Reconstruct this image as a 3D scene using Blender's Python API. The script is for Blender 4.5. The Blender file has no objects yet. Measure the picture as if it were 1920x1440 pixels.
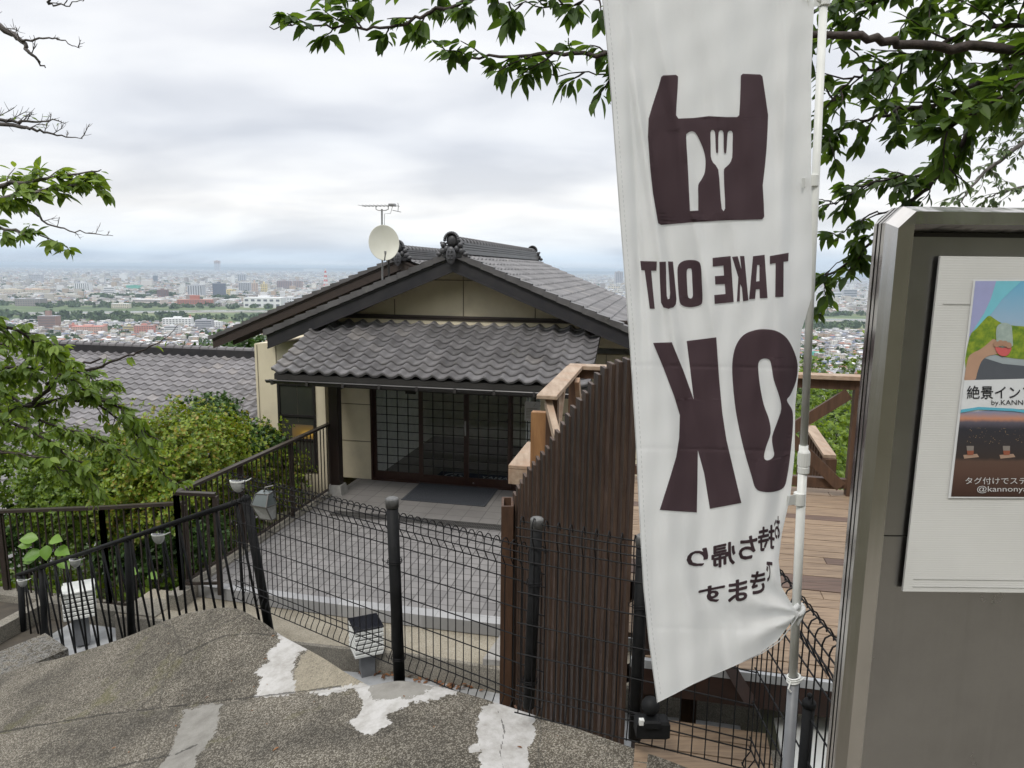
import bpy, bmesh, math, random
import numpy as np
from mathutils import Vector, Matrix
from mathutils.geometry import tessellate_polygon
rad = math.radians
S = bpy.context.scene
COL = S.collection

# ---------------------------------------------------------------- camera
EYE = 3.92
FPX = 1333.0
_p, _r = rad(9.2), rad(0.65)
_r0 = Vector((1, 0, 0)); _u0 = Vector((0, math.sin(_p), math.cos(_p))); FW = Vector((0, math.cos(_p), -math.sin(_p)))
RT = _r0 * math.cos(_r) + _u0 * math.sin(_r)
UP = _u0 * math.cos(_r) - _r0 * math.sin(_r)
CAM = Vector((0, 0, EYE))
cd = bpy.data.cameras.new('camera'); cam = bpy.data.objects.new('camera', cd); COL.objects.link(cam)
cam.matrix_world = Matrix.Translation(CAM) @ Matrix((RT, UP, -FW)).transposed().to_4x4()
cd.sensor_width = 36; cd.lens = FPX / 1920 * 36; cd.clip_start = 0.05; cd.clip_end = 60000
S.camera = cam

# ---------------------------------------------------------------- world and sun
SUN_EL, SUN_AZ = rad(54), rad(205)
w = bpy.data.worlds.new('World'); S.world = w; w.use_nodes = True
nt = w.node_tree; nt.nodes.clear()
def N(nt, t, **kw):
    n = nt.nodes.new(t)
    for k, v in kw.items():
        if k == 'ins':
            for a, b in v.items(): n.inputs[a].default_value = b
        else: setattr(n, k, v)
    return n
def Lk(nt, a, b): nt.links.new(a, b)
def math_(nt, op, a, b=None, clamp=False):
    n = N(nt, 'ShaderNodeMath', operation=op, use_clamp=clamp)
    for i, v in enumerate((a, b)):
        if v is None: continue
        if isinstance(v, (int, float)): n.inputs[i].default_value = v
        else: Lk(nt, v, n.inputs[i])
    return n.outputs[0]
def ramp(nt, fac, stops, interp='LINEAR'):
    n = N(nt, 'ShaderNodeValToRGB'); n.color_ramp.interpolation = interp
    e = n.color_ramp.elements
    while len(e) < len(stops): e.new(0.5)
    for el, (p, c) in zip(e, stops):
        el.position = p; el.color = (*c, 1) if len(c) == 3 else c
    if fac is not None: Lk(nt, fac, n.inputs[0])
    return n.outputs[0]
def mixc(nt, fac, a, b, mode='MIX'):
    n = N(nt, 'ShaderNodeMix', data_type='RGBA', blend_type=mode)
    for i, v in ((0, fac), (6, a), (7, b)):
        if isinstance(v, (int, float)): n.inputs[i].default_value = v
        elif isinstance(v, tuple): n.inputs[i].default_value = (*v, 1)
        else: Lk(nt, v, n.inputs[i])
    return n.outputs[2]
sky = N(nt, 'ShaderNodeTexSky', sky_type='NISHITA', sun_disc=False, sun_elevation=SUN_EL, sun_rotation=SUN_AZ)
tc = N(nt, 'ShaderNodeTexCoord')
sep = N(nt, 'ShaderNodeSeparateXYZ'); Lk(nt, tc.outputs['Generated'], sep.inputs[0])
dz = math_(nt, 'MAXIMUM', sep.outputs[2], 0.0)
den = math_(nt, 'ADD', dz, 0.24)
cx = math_(nt, 'DIVIDE', sep.outputs[0], den); cy = math_(nt, 'DIVIDE', sep.outputs[1], den)
cv = N(nt, 'ShaderNodeCombineXYZ'); Lk(nt, cx, cv.inputs[0]); Lk(nt, math_(nt, 'MULTIPLY', cy, 1.5), cv.inputs[1])
n1 = N(nt, 'ShaderNodeTexNoise', ins={'Scale': 1.35, 'Detail': 4.0, 'Roughness': 0.45, 'Distortion': 0.25}); Lk(nt, cv.outputs[0], n1.inputs['Vector'])
n2 = N(nt, 'ShaderNodeTexNoise', ins={'Scale': 2.4, 'Detail': 5.0, 'Roughness': 0.55}); Lk(nt, cv.outputs[0], n2.inputs['Vector'])
cl = math_(nt, 'ADD', math_(nt, 'MULTIPLY', n1.outputs[0], 0.9), math_(nt, 'MULTIPLY', n2.outputs[0], 0.1))
clouds = ramp(nt, cl, [(0.36, (6.1, 6.25, 6.6)), (0.47, (7.1, 7.2, 7.45)), (0.56, (8.0, 8.05, 8.15)), (0.68, (8.7, 8.7, 8.7))])
# elevation: blue haze at the horizon, a bright warm band above it, even cloud higher up, unseen zenith brightened to light the scene
elev = ramp(nt, dz, [(0.0, (0.66, 0.74, 0.83)), (0.014, (0.64, 0.75, 0.87)), (0.036, (0.87, 0.91, 0.95)), (0.075, (0.99, 0.975, 0.95)), (0.16, (0.86, 0.875, 0.90)), (0.33, (0.94, 0.94, 0.945)), (0.5, (1.2, 1.2, 1.2)), (1.0, (1.8, 1.8, 1.8))])
cc = mixc(nt, 1.0, clouds, elev, 'MULTIPLY')
# small loose clouds near the horizon
cv2 = N(nt, 'ShaderNodeCombineXYZ'); Lk(nt, math_(nt, 'MULTIPLY', sep.outputs[0], 5.0), cv2.inputs[0]); Lk(nt, math_(nt, 'MULTIPLY', sep.outputs[2], 34.0), cv2.inputs[1])
n3 = N(nt, 'ShaderNodeTexNoise', ins={'Scale': 1.0, 'Detail': 6.0, 'Roughness': 0.6}); Lk(nt, cv2.outputs[0], n3.inputs['Vector'])
low = math_(nt, 'MULTIPLY', ramp(nt, n3.outputs[0], [(0.52, (0, 0, 0)), (0.68, (1, 1, 1))]), ramp(nt, dz, [(0.02, (0, 0, 0)), (0.05, (1, 1, 1)), (0.08, (1, 1, 1)), (0.14, (0, 0, 0))]))
cc = mixc(nt, math_(nt, 'MULTIPLY', low, 0.40), cc, (6.2, 6.5, 7.1))
full = mixc(nt, 0.93, sky.outputs[0], cc)
ground = mixc(nt, math_(nt, 'GREATER_THAN', sep.outputs[2], -0.002), (1.2, 1.4, 1.3), full)
bg = N(nt, 'ShaderNodeBackground', ins={'Strength': 0.1}); Lk(nt, ground, bg.inputs[0])
wo = N(nt, 'ShaderNodeOutputWorld'); Lk(nt, bg.outputs[0], wo.inputs[0])
sd = bpy.data.lights.new('sun', 'SUN'); sd.energy = 1.3; sd.angle = rad(14); sd.color = (1.0, 0.96, 0.9)
sun = bpy.data.objects.new('sun', sd); COL.objects.link(sun)
sdir = Vector((math.sin(SUN_AZ) * math.cos(SUN_EL), math.cos(SUN_AZ) * math.cos(SUN_EL), math.sin(SUN_EL)))
sun.rotation_euler = sdir.to_track_quat('Z', 'Y').to_euler()
S.view_settings.view_transform = 'Standard'; S.view_settings.look = 'None'; S.view_settings.exposure = 0.45; S.view_settings.gamma = 1
S.cycles.max_bounces = 8; S.cycles.transparent_max_bounces = 24; S.cycles.caustics_reflective = False; S.cycles.caustics_refractive = False
S.cycles.use_denoising = True

# ---------------------------------------------------------------- geometry helpers
def ray(x, y): return RT * ((x - 960) / FPX) - UP * ((y - 720) / FPX) + FW
def atY(x, y, Y): d = ray(x, y); return CAM + d * (Y / d.y)
def atZ(x, y, Z): d = ray(x, y); return CAM + d * ((Z - EYE) / d.z)
AY = rad(12)
EU = Vector((math.cos(AY), -math.sin(AY), 0)); EV = Vector((math.sin(AY), math.cos(AY), 0))
def HL(p): return EU * p[0] + EV * p[1] + Vector((0, 0, p[2]))      # the house's own axes: u along the front, v into the depth
def toL(P): return Vector((P.dot(EU), P.dot(EV), P.z))
def atv(x, y, v): d = ray(x, y); t = (v - CAM.dot(EV)) / d.dot(EV); return CAM + d * t

class MB:
    def __init__(s, xf=None): s.v = []; s.f = []; s.m = []; s.xf = xf; s.r = None
    def add(s, vs, fs, mi=0):
        b = len(s.v)
        s.v += [tuple(s.xf(p)) if s.xf else tuple(p) for p in vs]
        s.f += [tuple(b + i for i in f) for f in fs]; s.m += [mi] * len(fs)
    def box(s, lo, hi, mi=0):
        x0, y0, z0 = lo; x1, y1, z1 = hi
        s.add([(x0,y0,z0),(x1,y0,z0),(x1,y1,z0),(x0,y1,z0),(x0,y0,z1),(x1,y0,z1),(x1,y1,z1),(x0,y1,z1)],
              [(0,3,2,1),(4,5,6,7),(0,1,5,4),(1,2,6,5),(2,3,7,6),(3,0,4,7)], mi)
    def bbox(s, lo, hi, b=0.004, mi=0):      # bevelled box
        x0, y0, z0 = lo; x1, y1, z1 = hi
        s.hex([(x0,y0),(x1,y0),(x1,y1),(x0,y1)], z0, z1, b, mi)
    def hex(s, poly, z0, z1, b=0.0, mi=0):   # prism with a chamfered top and bottom edge
        n = len(poly); c = (sum(p[0] for p in poly)/n, sum(p[1] for p in poly)/n)
        def inset(k):
            out = []
            for p in poly:
                d = math.hypot(p[0]-c[0], p[1]-c[1]) or 1
                out.append((p[0]-(p[0]-c[0])/d*k*1.3, p[1]-(p[1]-c[1])/d*k*1.3))
            return out
        if b:
            rings = [(inset(b), z0), (poly, z0+b), (poly, z1-b), (inset(b), z1)]
        else: rings = [(poly, z0), (poly, z1)]
        vs = [(p[0], p[1], z) for pl, z in rings for p in pl]
        fs = [tuple(range(n))[::-1], tuple((len(rings)-1)*n + i for i in range(n))]
        for k in range(len(rings)-1):
            for i in range(n):
                j = (i+1) % n; fs.append((k*n+i, k*n+j, (k+1)*n+j, (k+1)*n+i))
        s.add(vs, fs, mi)
    def beam(s, a, b, w, h, up=(0,0,1), mi=0):   # rectangular bar from a to b
        a, b = Vector(a), Vector(b); d = (b-a).normalized(); u = Vector(up)
        x = d.cross(u)
        if x.length < 1e-4: x = d.cross(Vector((1,0,0)))
        x.normalize(); z = x.cross(d)
        vs = [q + x*sx*w/2 + z*sz*h/2 for q in (a, b) for sx, sz in ((-1,-1),(1,-1),(1,1),(-1,1))]
        s.add(vs, [(0,1,2,3),(7,6,5,4),(0,4,5,1),(1,5,6,2),(2,6,7,3),(3,7,4,0)], mi)
    def tube(s, pts, r, n=6, mi=0, cap=True):
        pts = [Vector(p) for p in pts]; m = len(pts)
        rs = r if isinstance(r, (list, tuple)) else [r]*m
        vs = []; prev = None
        for i, p in enumerate(pts):
            d = (pts[min(i+1, m-1)] - pts[max(i-1, 0)])
            d = d.normalized() if d.length > 1e-9 else Vector((0,0,1))
            if prev is None:
                x = d.cross(Vector((0,0,1)));  x = x if x.length > 0.05 else d.cross(Vector((1,0,0)))
            else: x = prev - d*prev.dot(d)
            x.normalize(); prev = x; y = d.cross(x)
            for k in range(n):
                a = 2*math.pi*k/n; vs.append(p + (x*math.cos(a) + y*math.sin(a))*rs[i])
        fs = [(i*n+k, i*n+(k+1)%n, (i+1)*n+(k+1)%n, (i+1)*n+k) for i in range(m-1) for k in range(n)]
        if cap: fs += [tuple(range(n))[::-1], tuple((m-1)*n+k for k in range(n))]
        s.add(vs, fs, mi)
    def lathe(s, c, prof, n=16, mi=0, axis=None):
        c = Vector(c); q = Vector(axis or (0,0,1)).to_track_quat('Z','Y')
        vs = [c + q @ Vector((r*math.cos(2*math.pi*k/n), r*math.sin(2*math.pi*k/n), z)) for r, z in prof for k in range(n)]
        m = len(prof)
        fs = [(i*n+k, i*n+(k+1)%n, (i+1)*n+(k+1)%n, (i+1)*n+k) for i in range(m-1) for k in range(n)]
        fs += [tuple(range(n))[::-1], tuple((m-1)*n+k for k in range(n))]
        s.add(vs, fs, mi)
    def ell(s, c, r, n=10, mi=0, squash=None):
        c = Vector(c); m = max(4, n//2+1)
        vs = []; 
        for i in range(m+1):
            t = math.pi*i/m
            for k in range(n):
                a = 2*math.pi*k/n; vs.append(c + Vector((r[0]*math.sin(t)*math.cos(a), r[1]*math.sin(t)*math.sin(a), r[2]*math.cos(t))))
        s.add(vs, [(i*n+k, (i+1)*n+k, (i+1)*n+(k+1)%n, i*n+(k+1)%n) for i in range(m) for k in range(n)], mi)
    def build(s, name, mats, parent=None, smooth=False, base=None):
        if not isinstance(mats, (list, tuple)): mats = [mats]
        vs = np.array(s.v, dtype=float).reshape(-1, 3)
        if parent is not None: off = np.array(WL[parent.name])
        elif base is not None: off = np.array(base)
        else:
            lo, hi = vs.min(0), vs.max(0); off = np.array([(lo[0]+hi[0])/2, (lo[1]+hi[1])/2, lo[2]])
        me = bpy.data.meshes.new(name); me.from_pydata((vs-off).tolist(), [], s.f)
        for mt in mats: me.materials.append(mt)
        if len(mats) > 1: me.polygons.foreach_set('material_index', s.m)
        if smooth: me.polygons.foreach_set('use_smooth', [True]*len(s.f))
        me.update()
        if s.r and len(s.r) == len(s.f): me.attributes.new('rnd', 'FLOAT', 'FACE').data.foreach_set('value', s.r)
        o = bpy.data.objects.new(name, me); COL.objects.link(o)
        if parent is not None: o.parent = parent; WL[o.name] = WL[parent.name]
        else: o.location = off; WL[o.name] = tuple(off)
        return o
WL = {}      # world base of every object built, so parts can be given in world coordinates
def tag(o, label=None, cat=None, group=None, kind=None):
    if label: o['label'] = label
    if cat: o['category'] = cat
    if group: o['group'] = group
    if kind: o['kind'] = kind
    return o
def thing(name, loc, label, cat, group=None):
    o = bpy.data.objects.new(name, None); COL.objects.link(o); o.location = loc; o.empty_display_size = 0.1
    WL[o.name] = tuple(loc)
    return tag(o, label, cat, group)
def copy_thing(root, delta_loc, label=None, rotz=None, scale=None):
    c = root.copy(); COL.objects.link(c); c.location = Vector(delta_loc)
    if rotz is not None: c.rotation_euler = (0, 0, rotz)
    if scale: c.scale = (scale,)*3
    if label: c['label'] = label
    for ch in list(root.children):
        d = ch.copy(); COL.objects.link(d); d.parent = c
        for g in list(ch.children):
            e = g.copy(); COL.objects.link(e); e.parent = d
    return c

# ---------------------------------------------------------------- materials
def mat(name, col, col2=None, scale=6.0, rough=0.6, metal=0.0, bump=0.0, bscale=None, detail=6.0, stretch=None, contrast=(0.35, 0.65), spec=0.5, dirt=None, dscale=0.8, trans=0.0, coord='Object'):
    m = bpy.data.materials.new(name); m.use_nodes = True; nt = m.node_tree
    b = nt.nodes['Principled BSDF']; b.inputs['Roughness'].default_value = rough; b.inputs['Metallic'].default_value = metal
    b.inputs['Specular IOR Level'].default_value = spec
    tc = N(nt, 'ShaderNodeTexCoord'); vec = tc.outputs[coord]
    if stretch:
        mp = N(nt, 'ShaderNodeMapping'); mp.inputs['Scale'].default_value = stretch; Lk(nt, vec, mp.inputs[0]); vec2 = mp.outputs[0]
    else: vec2 = vec
    if col2 is None: col2 = tuple(c*0.82 for c in col)
    n = N(nt, 'ShaderNodeTexNoise', ins={'Scale': scale, 'Detail': detail, 'Roughness': 0.6}); Lk(nt, vec2, n.inputs['Vector'])
    c = ramp(nt, n.outputs[0], [(contrast[0], col), (contrast[1], col2)])
    if dirt:
        n4 = N(nt, 'ShaderNodeTexNoise', ins={'Scale': dscale, 'Detail': 8.0, 'Roughness': 0.65}); Lk(nt, vec, n4.inputs['Vector'])
        c = mixc(nt, ramp(nt, n4.outputs[0], [(0.48, (0,0,0)), (0.72, (1,1,1))]), c, dirt)
    Lk(nt, c, b.inputs['Base Color'])
    rr = math_(nt, 'ADD', math_(nt, 'MULTIPLY', n.outputs[0], 0.25), rough - 0.12, clamp=True); Lk(nt, rr, b.inputs['Roughness'])
    if bump:
        n5 = N(nt, 'ShaderNodeTexNoise', ins={'Scale': bscale or scale*2, 'Detail': 6.0}); Lk(nt, vec2, n5.inputs['Vector'])
        bp = N(nt, 'ShaderNodeBump', ins={'Strength': bump, 'Distance': 0.01}); Lk(nt, n5.outputs[0], bp.inputs['Height']); Lk(nt, bp.outputs[0], b.inputs['Normal'])
    if trans:
        tr = N(nt, 'ShaderNodeBsdfTranslucent'); Lk(nt, c, tr.inputs[0])
        mx = N(nt, 'ShaderNodeMixShader', ins={0: trans}); Lk(nt, b.outputs[0], mx.inputs[1]); Lk(nt, tr.outputs[0], mx.inputs[2])
        Lk(nt, mx.outputs[0], nt.nodes['Material Output'].inputs[0])
    return m
def tilemat(name, c0, c1, rough, dirt):
    m = mat(name, c0, c1, 3.0, rough=rough, bump=0.15, bscale=60, dirt=dirt, dscale=1.6); nt = m.node_tree; b = nt.nodes['Principled BSDF']
    src = b.inputs['Base Color'].links[0].from_socket; at = N(nt, 'ShaderNodeAttribute', attribute_name='rnd')
    k = ramp(nt, at.outputs['Fac'], [(0.0, (0.74,)*3), (0.5, (0.98,)*3), (0.93, (1.12,)*3), (1.0, (1.32, 1.28, 1.2))])
    ge = N(nt, 'ShaderNodeNewGeometry'); li = N(nt, 'ShaderNodeTexNoise', ins={'Scale': 7.0, 'Detail': 8.0, 'Roughness': 0.75}); Lk(nt, ge.outputs['Position'], li.inputs['Vector'])
    c = mixc(nt, 1.0, src, k, 'MULTIPLY'); c = mixc(nt, ramp(nt, li.outputs[0], [(0.60, (0,0,0)), (0.70, (0.5,)*3)]), c, (0.26, 0.26, 0.22)); Lk(nt, c, b.inputs['Base Color'])
    return m
def leafmat(name, cols, trans=0.35, rough=0.42):
    m = bpy.data.materials.new(name); m.use_nodes = True; nt = m.node_tree
    b = nt.nodes['Principled BSDF']; b.inputs['Roughness'].default_value = rough
    at = N(nt, 'ShaderNodeAttribute', attribute_name='rnd')
    k = len(cols); c = ramp(nt, at.outputs['Fac'], [(i/(k-1), q) for i, q in enumerate(cols)])
    Lk(nt, c, b.inputs['Base Color'])
    hs = N(nt, 'ShaderNodeHueSaturation', ins={'Hue': 0.485, 'Saturation': 1.1, 'Value': 1.5}); Lk(nt, c, hs.inputs['Color'])
    tr = N(nt, 'ShaderNodeBsdfTranslucent'); Lk(nt, hs.outputs[0], tr.inputs[0])
    mx = N(nt, 'ShaderNodeMixShader', ins={0: trans}); Lk(nt, b.outputs[0], mx.inputs[1]); Lk(nt, tr.outputs[0], mx.inputs[2])
    Lk(nt, mx.outputs[0], nt.nodes['Material Output'].inputs[0])
    return m
def glassmat(name, tint=(0.8, 0.85, 0.85), rough=0.02, refl=0.10):
    m = bpy.data.materials.new(name); m.use_nodes = True; nt = m.node_tree; nt.nodes.remove(nt.nodes['Principled BSDF'])
    t = N(nt, 'ShaderNodeBsdfTransparent'); t.inputs[0].default_value = (*tint, 1)
    g = N(nt, 'ShaderNodeBsdfGlossy'); g.inputs['Roughness'].default_value = rough
    fr = N(nt, 'ShaderNodeFresnel', ins={'IOR': 1.5}); f = math_(nt, 'ADD', fr.outputs[0], refl - 0.04, clamp=True)
    mx = N(nt, 'ShaderNodeMixShader'); Lk(nt, f, mx.inputs[0]); Lk(nt, t.outputs[0], mx.inputs[1]); Lk(nt, g.outputs[0], mx.inputs[2])
    Lk(nt, mx.outputs[0], nt.nodes['Material Output'].inputs[0])
    return m
M = {}
M['tile'] = tilemat('roof_tile_grey', (0.130, 0.125, 0.127), (0.178, 0.172, 0.174), 0.40, (0.095, 0.09, 0.088))
M['tile2'] = tilemat('lower_roof_tile', (0.180, 0.172, 0.178), (0.235, 0.225, 0.23), 0.5, (0.15, 0.14, 0.145))
M['cream'] = mat('cream_siding', (0.69, 0.62, 0.46), (0.64, 0.57, 0.415), 3.0, rough=0.75, bump=0.08, bscale=90, dirt=(0.53, 0.475, 0.36), dscale=0.9)
M['joint'] = mat('panel_joint', (0.22, 0.19, 0.14), rough=0.8)
M['barge'] = mat('barge_metal', (0.022, 0.022, 0.026), (0.034, 0.032, 0.034), 5, rough=0.45)
M['soffit'] = mat('soffit_board', (0.30, 0.27, 0.21), (0.22, 0.19, 0.15), 5, rough=0.7)
M['brownbarge'] = mat('barge_brown', (0.05, 0.036, 0.03), (0.035, 0.026, 0.022), 6, rough=0.5, stretch=(1, 6, 6))
M['darkwood'] = mat('dark_pillar_wood', (0.028, 0.016, 0.013), (0.018, 0.011, 0.009), 8, rough=0.45, stretch=(1, 1, 0.15))
M['doorframe'] = mat('door_frame_brown', (0.045, 0.02, 0.014), (0.032, 0.014, 0.010), 8, rough=0.4)
M['lattice'] = mat('door_lattice', (0.012, 0.010, 0.010), rough=0.5)
M['glass'] = glassmat('door_glass', (0.93, 0.95, 0.94), refl=0.05)
M['winglass'] = glassmat('window_glass', (0.35, 0.37, 0.36), refl=0.06)
M['whitewall'] = mat('white_plaster', (0.84, 0.85, 0.82), rough=0.8)
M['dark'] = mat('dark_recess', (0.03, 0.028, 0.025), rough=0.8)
M['gutter'] = mat('gutter_metal', (0.032, 0.03, 0.03), (0.055, 0.052, 0.05), 4, rough=0.35)
M['stone'] = mat('pale_stone', (0.36, 0.35, 0.33), (0.26, 0.25, 0.235), 9, rough=0.8, bump=0.3, bscale=80)
M['mesh'] = mat('black_coated_wire', (0.009, 0.009, 0.010), (0.013, 0.013, 0.014), 40, rough=0.6, spec=0.2)
M['post'] = mat('black_steel_post', (0.006, 0.0065, 0.007), (0.012, 0.0125, 0.0135), 14, rough=0.62, bump=0.05, spec=0.22)
M['cap'] = mat('weathered_cap', (0.07, 0.07, 0.07), (0.16, 0.16, 0.155), 30, rough=0.5)
M['bronze'] = mat('bronze_railing', (0.055, 0.042, 0.036), (0.040, 0.031, 0.027), 12, rough=0.38, metal=0.25)
M['fencewood'] = mat('dark_stained_board', (0.050, 0.029, 0.021), (0.018, 0.0115, 0.009), 7, rough=0.5, stretch=(6, 6, 0.5), bump=0.3, bscale=14, contrast=(0.3, 0.7), dirt=(0.075, 0.050, 0.037), dscale=5)
for m_ in (M['fencewood'],):
    nt = m_.node_tree; b = nt.nodes['Principled BSDF']; src = b.inputs['Base Color'].links[0].from_socket; oi = N(nt, 'ShaderNodeObjectInfo')
    Lk(nt, mixc(nt, 1.0, src, ramp(nt, oi.outputs['Random'], [(0.0, (0.42,)*3), (0.6, (0.8, 0.76, 0.73)), (1.0, (1.35, 1.2, 1.1))]), 'MULTIPLY'), b.inputs['Base Color'])
M['fenceedge'] = mat('lit_board_edge', (0.115, 0.075, 0.053), (0.05, 0.032, 0.024), 9, rough=0.6, stretch=(6, 6, 0.5), contrast=(0.3, 0.7))  # lighter brown painted on for the light caught along the board edges
M['deck'] = mat('deck_plank', (0.34, 0.245, 0.16), (0.17, 0.118, 0.08), 6, rough=0.65, stretch=(0.6, 7, 7), bump=0.35, bscale=12, contrast=(0.3, 0.72))
M['redwood'] = mat('stained_timber', (0.115, 0.062, 0.036), (0.06, 0.032, 0.02), 5, rough=0.55, stretch=(5, 5, 0.7), bump=0.25, bscale=14, contrast=(0.3, 0.7))
M['palewood'] = mat('weathered_timber', (0.44, 0.34, 0.25), (0.28, 0.20, 0.14), 5, rough=0.65, stretch=(4, 0.6, 4), bump=0.3, bscale=14, contrast=(0.3, 0.7), dirt=(0.36, 0.22, 0.14), dscale=4)
M['fascia'] = mat('dark_fascia', (0.035, 0.014, 0.009), (0.02, 0.009, 0.006), 7, rough=0.6)
M['white'] = mat('white_plastic', (0.74, 0.75, 0.72), (0.68, 0.69, 0.66), 20, rough=0.4)
M['grayplastic'] = mat('grey_pvc', (0.17, 0.18, 0.19), (0.145, 0.15, 0.16), 14, rough=0.5)
M['dish'] = mat('dish_cream', (0.60, 0.60, 0.52), (0.54, 0.54, 0.46), 3, rough=0.45)
M['alu'] = mat('aluminium', (0.38, 0.38, 0.38), rough=0.4, metal=0.7)
M['bark'] = mat('cherry_bark', (0.055, 0.040, 0.033), (0.030, 0.022, 0.019), 25, rough=0.8, bump=0.5, bscale=60)
M['greybark'] = mat('grey_twig', (0.15, 0.135, 0.125), (0.09, 0.08, 0.075), 25, rough=0.8)
M['mat'] = mat('door_mat', (0.055, 0.060, 0.070), (0.032, 0.035, 0.042), 60, rough=0.9, bump=0.4, bscale=120)
M['grate'] = mat('drain_steel', (0.16, 0.155, 0.15), rough=0.45, metal=0.5)
M['navy'] = mat('navy_mat', (0.012, 0.022, 0.06), rough=0.8)
M['paleprint'] = mat('pale_print', (0.55, 0.58, 0.62), rough=0.7)
M['panelglass'] = mat('solar_panel', (0.012, 0.013, 0.018), rough=0.15)
M['clearplastic'] = mat('frosted_plastic', (0.55, 0.56, 0.55), (0.40, 0.41, 0.40), 30, rough=0.25, trans=0.3)
M['leafazalea'] = leafmat('azalea_leaf', [(0.06, 0.13, 0.015), (0.16, 0.25, 0.024), (0.26, 0.32, 0.033), (0.19, 0.29, 0.03), (0.34, 0.22, 0.045)], 0.28)
M['leafdark'] = leafmat('dark_shrub_leaf', [(0.03, 0.075, 0.015), (0.055, 0.115, 0.02), (0.075, 0.15, 0.03)], 0.25)
M['leafmid'] = leafmat('mid_shrub_leaf', [(0.06, 0.12, 0.014), (0.125, 0.205, 0.022), (0.19, 0.27, 0.032)], 0.36)
M['leafcherry'] = leafmat('cherry_leaf', [(0.034, 0.072, 0.013), (0.062, 0.118, 0.020), (0.105, 0.18, 0.030)], 0.50, 0.55)
M['leafpale'] = leafmat('pale_cherry_leaf', [(0.095, 0.165, 0.025), (0.155, 0.245, 0.038), (0.24, 0.34, 0.06)], 0.45, 0.5)
M['leafgrey'] = leafmat('greyish_leaf', [(0.07, 0.11, 0.04), (0.10, 0.15, 0.06), (0.14, 0.19, 0.08)], 0.35)
M['lime'] = leafmat('broad_lime_leaf', [(0.12, 0.25, 0.03), (0.17, 0.31, 0.04), (0.2, 0.34, 0.05)], 0.35)
M['deadleaf'] = leafmat('dry_leaf', [(0.16, 0.06, 0.025), (0.25, 0.12, 0.05), (0.10, 0.05, 0.03)], 0.1, 0.8)

# ---------------------------------------------------------------- the setting
random.seed(5); np.random.seed(5)
def smooth(a, b, x): t = min(1, max(0, (x-a)/(b-a))); return t*t*(3-2*t)
PLAIN = -150.0
def terrain(x, y):
    u = x*math.cos(AY) - y*math.sin(AY); v = x*math.sin(AY) + y*math.cos(AY)
    h = -0.75
    h -= 1.3*smooth(-6.5, -13, u)
    if v > 10.5: h -= 0.55*(v-10.5) + 0.0
    h = max(h, PLAIN)
    front = h
    back = 1.2 + max(0, -y-1.5)*0.42 if y > -14 else min(1.2 + 12.5*0.42 + (-y-14)*0.55, 20)
    k = smooth(2.4, 0.6, y) * (1 - smooth(6, 25, abs(x))*0) 
    h = front*(1-k) + back*k
    return max(h, PLAIN)
tm = MB(); rs = [0.0, 1, 2, 3, 4, 5, 6, 7, 8, 9, 10, 11, 12, 13, 14, 16, 18, 20, 23, 27, 32, 40, 50, 65, 85, 110, 150, 200, 260, 310, 400, 600, 1000, 2000, 4000, 8000, 15000, 29000]
NA = 120
pts = [(0, 0, terrain(0, 0))]
for r_ in rs[1:]:
    for k in range(NA):
        a = 2*math.pi*k/NA; x, y = r_*math.sin(a), r_*math.cos(a)
        if y < 0 and r_ > 400: z = 20 - 0*r_
        else: z = terrain(x, y)
        pts.append((x, y, z))
fs = [(0, 1+(k+1)%NA, 1+k) for k in range(NA)]
for i in range(len(rs)-2):
    for k in range(NA):
        j = (k+1) % NA; b0 = 1+i*NA; b1 = 1+(i+1)*NA
        fs.append((b0+k, b0+j, b1+j, b1+k))
tm.add(pts, fs)
# ground material: soil near, plain with fields, green river banks and built-up grey far off
gm = bpy.data.materials.new('ground'); gm.use_nodes = True; g = gm.node_tree; gb = g.nodes['Principled BSDF']; gb.inputs['Roughness'].default_value = 0.95
ge = N(g, 'ShaderNodeNewGeometry'); gs = N(g, 'ShaderNodeSeparateXYZ'); Lk(g, ge.outputs['Position'], gs.inputs[0])
ga = N(g, 'ShaderNodeTexNoise', ins={'Scale': 0.006, 'Detail': 9.0, 'Roughness': 0.7}); Lk(g, ge.outputs['Position'], ga.inputs['Vector'])
gc = N(g, 'ShaderNodeTexNoise', ins={'Scale': 1.5, 'Detail': 8.0, 'Roughness': 0.7}); Lk(g, ge.outputs['Position'], gc.inputs['Vector'])
town = ramp(g, ga.outputs[0], [(0.40, (0.11, 0.15, 0.07)), (0.50, (0.22, 0.21, 0.19)), (0.60, (0.34, 0.32, 0.30))])
gd = N(g, 'ShaderNodeTexNoise', ins={'Scale': 0.004, 'Detail': 8.0, 'Roughness': 0.65}); Lk(g, ge.outputs['Position'], gd.inputs['Vector'])
green = ramp(g, gd.outputs[0], [(0.38, (0.05, 0.08, 0.03)), (0.5, (0.10, 0.145, 0.05)), (0.62, (0.19, 0.21, 0.10))])
yy = math_(g, 'ADD', gs.outputs[1], math_(g, 'MULTIPLY', ga.outputs[0], 120))
band = math_(g, 'MULTIPLY', math_(g, 'GREATER_THAN', yy, 1930), math_(g, 'LESS_THAN', yy, 2760))
far = mixc(g, band, town, green)
soil = ramp(g, gc.outputs[0], [(0.35, (0.04, 0.05, 0.02)), (0.65, (0.09, 0.075, 0.05))])
hz = math_(g, 'GREATER_THAN', gs.outputs[2], PLAIN + 0.5)
Lk(g, mixc(g, hz, far, soil), gb.inputs['Base Color'])
tag(tm.build('terrain', gm, smooth=True, base=(0, 0, 0)), kind='structure')
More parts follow.
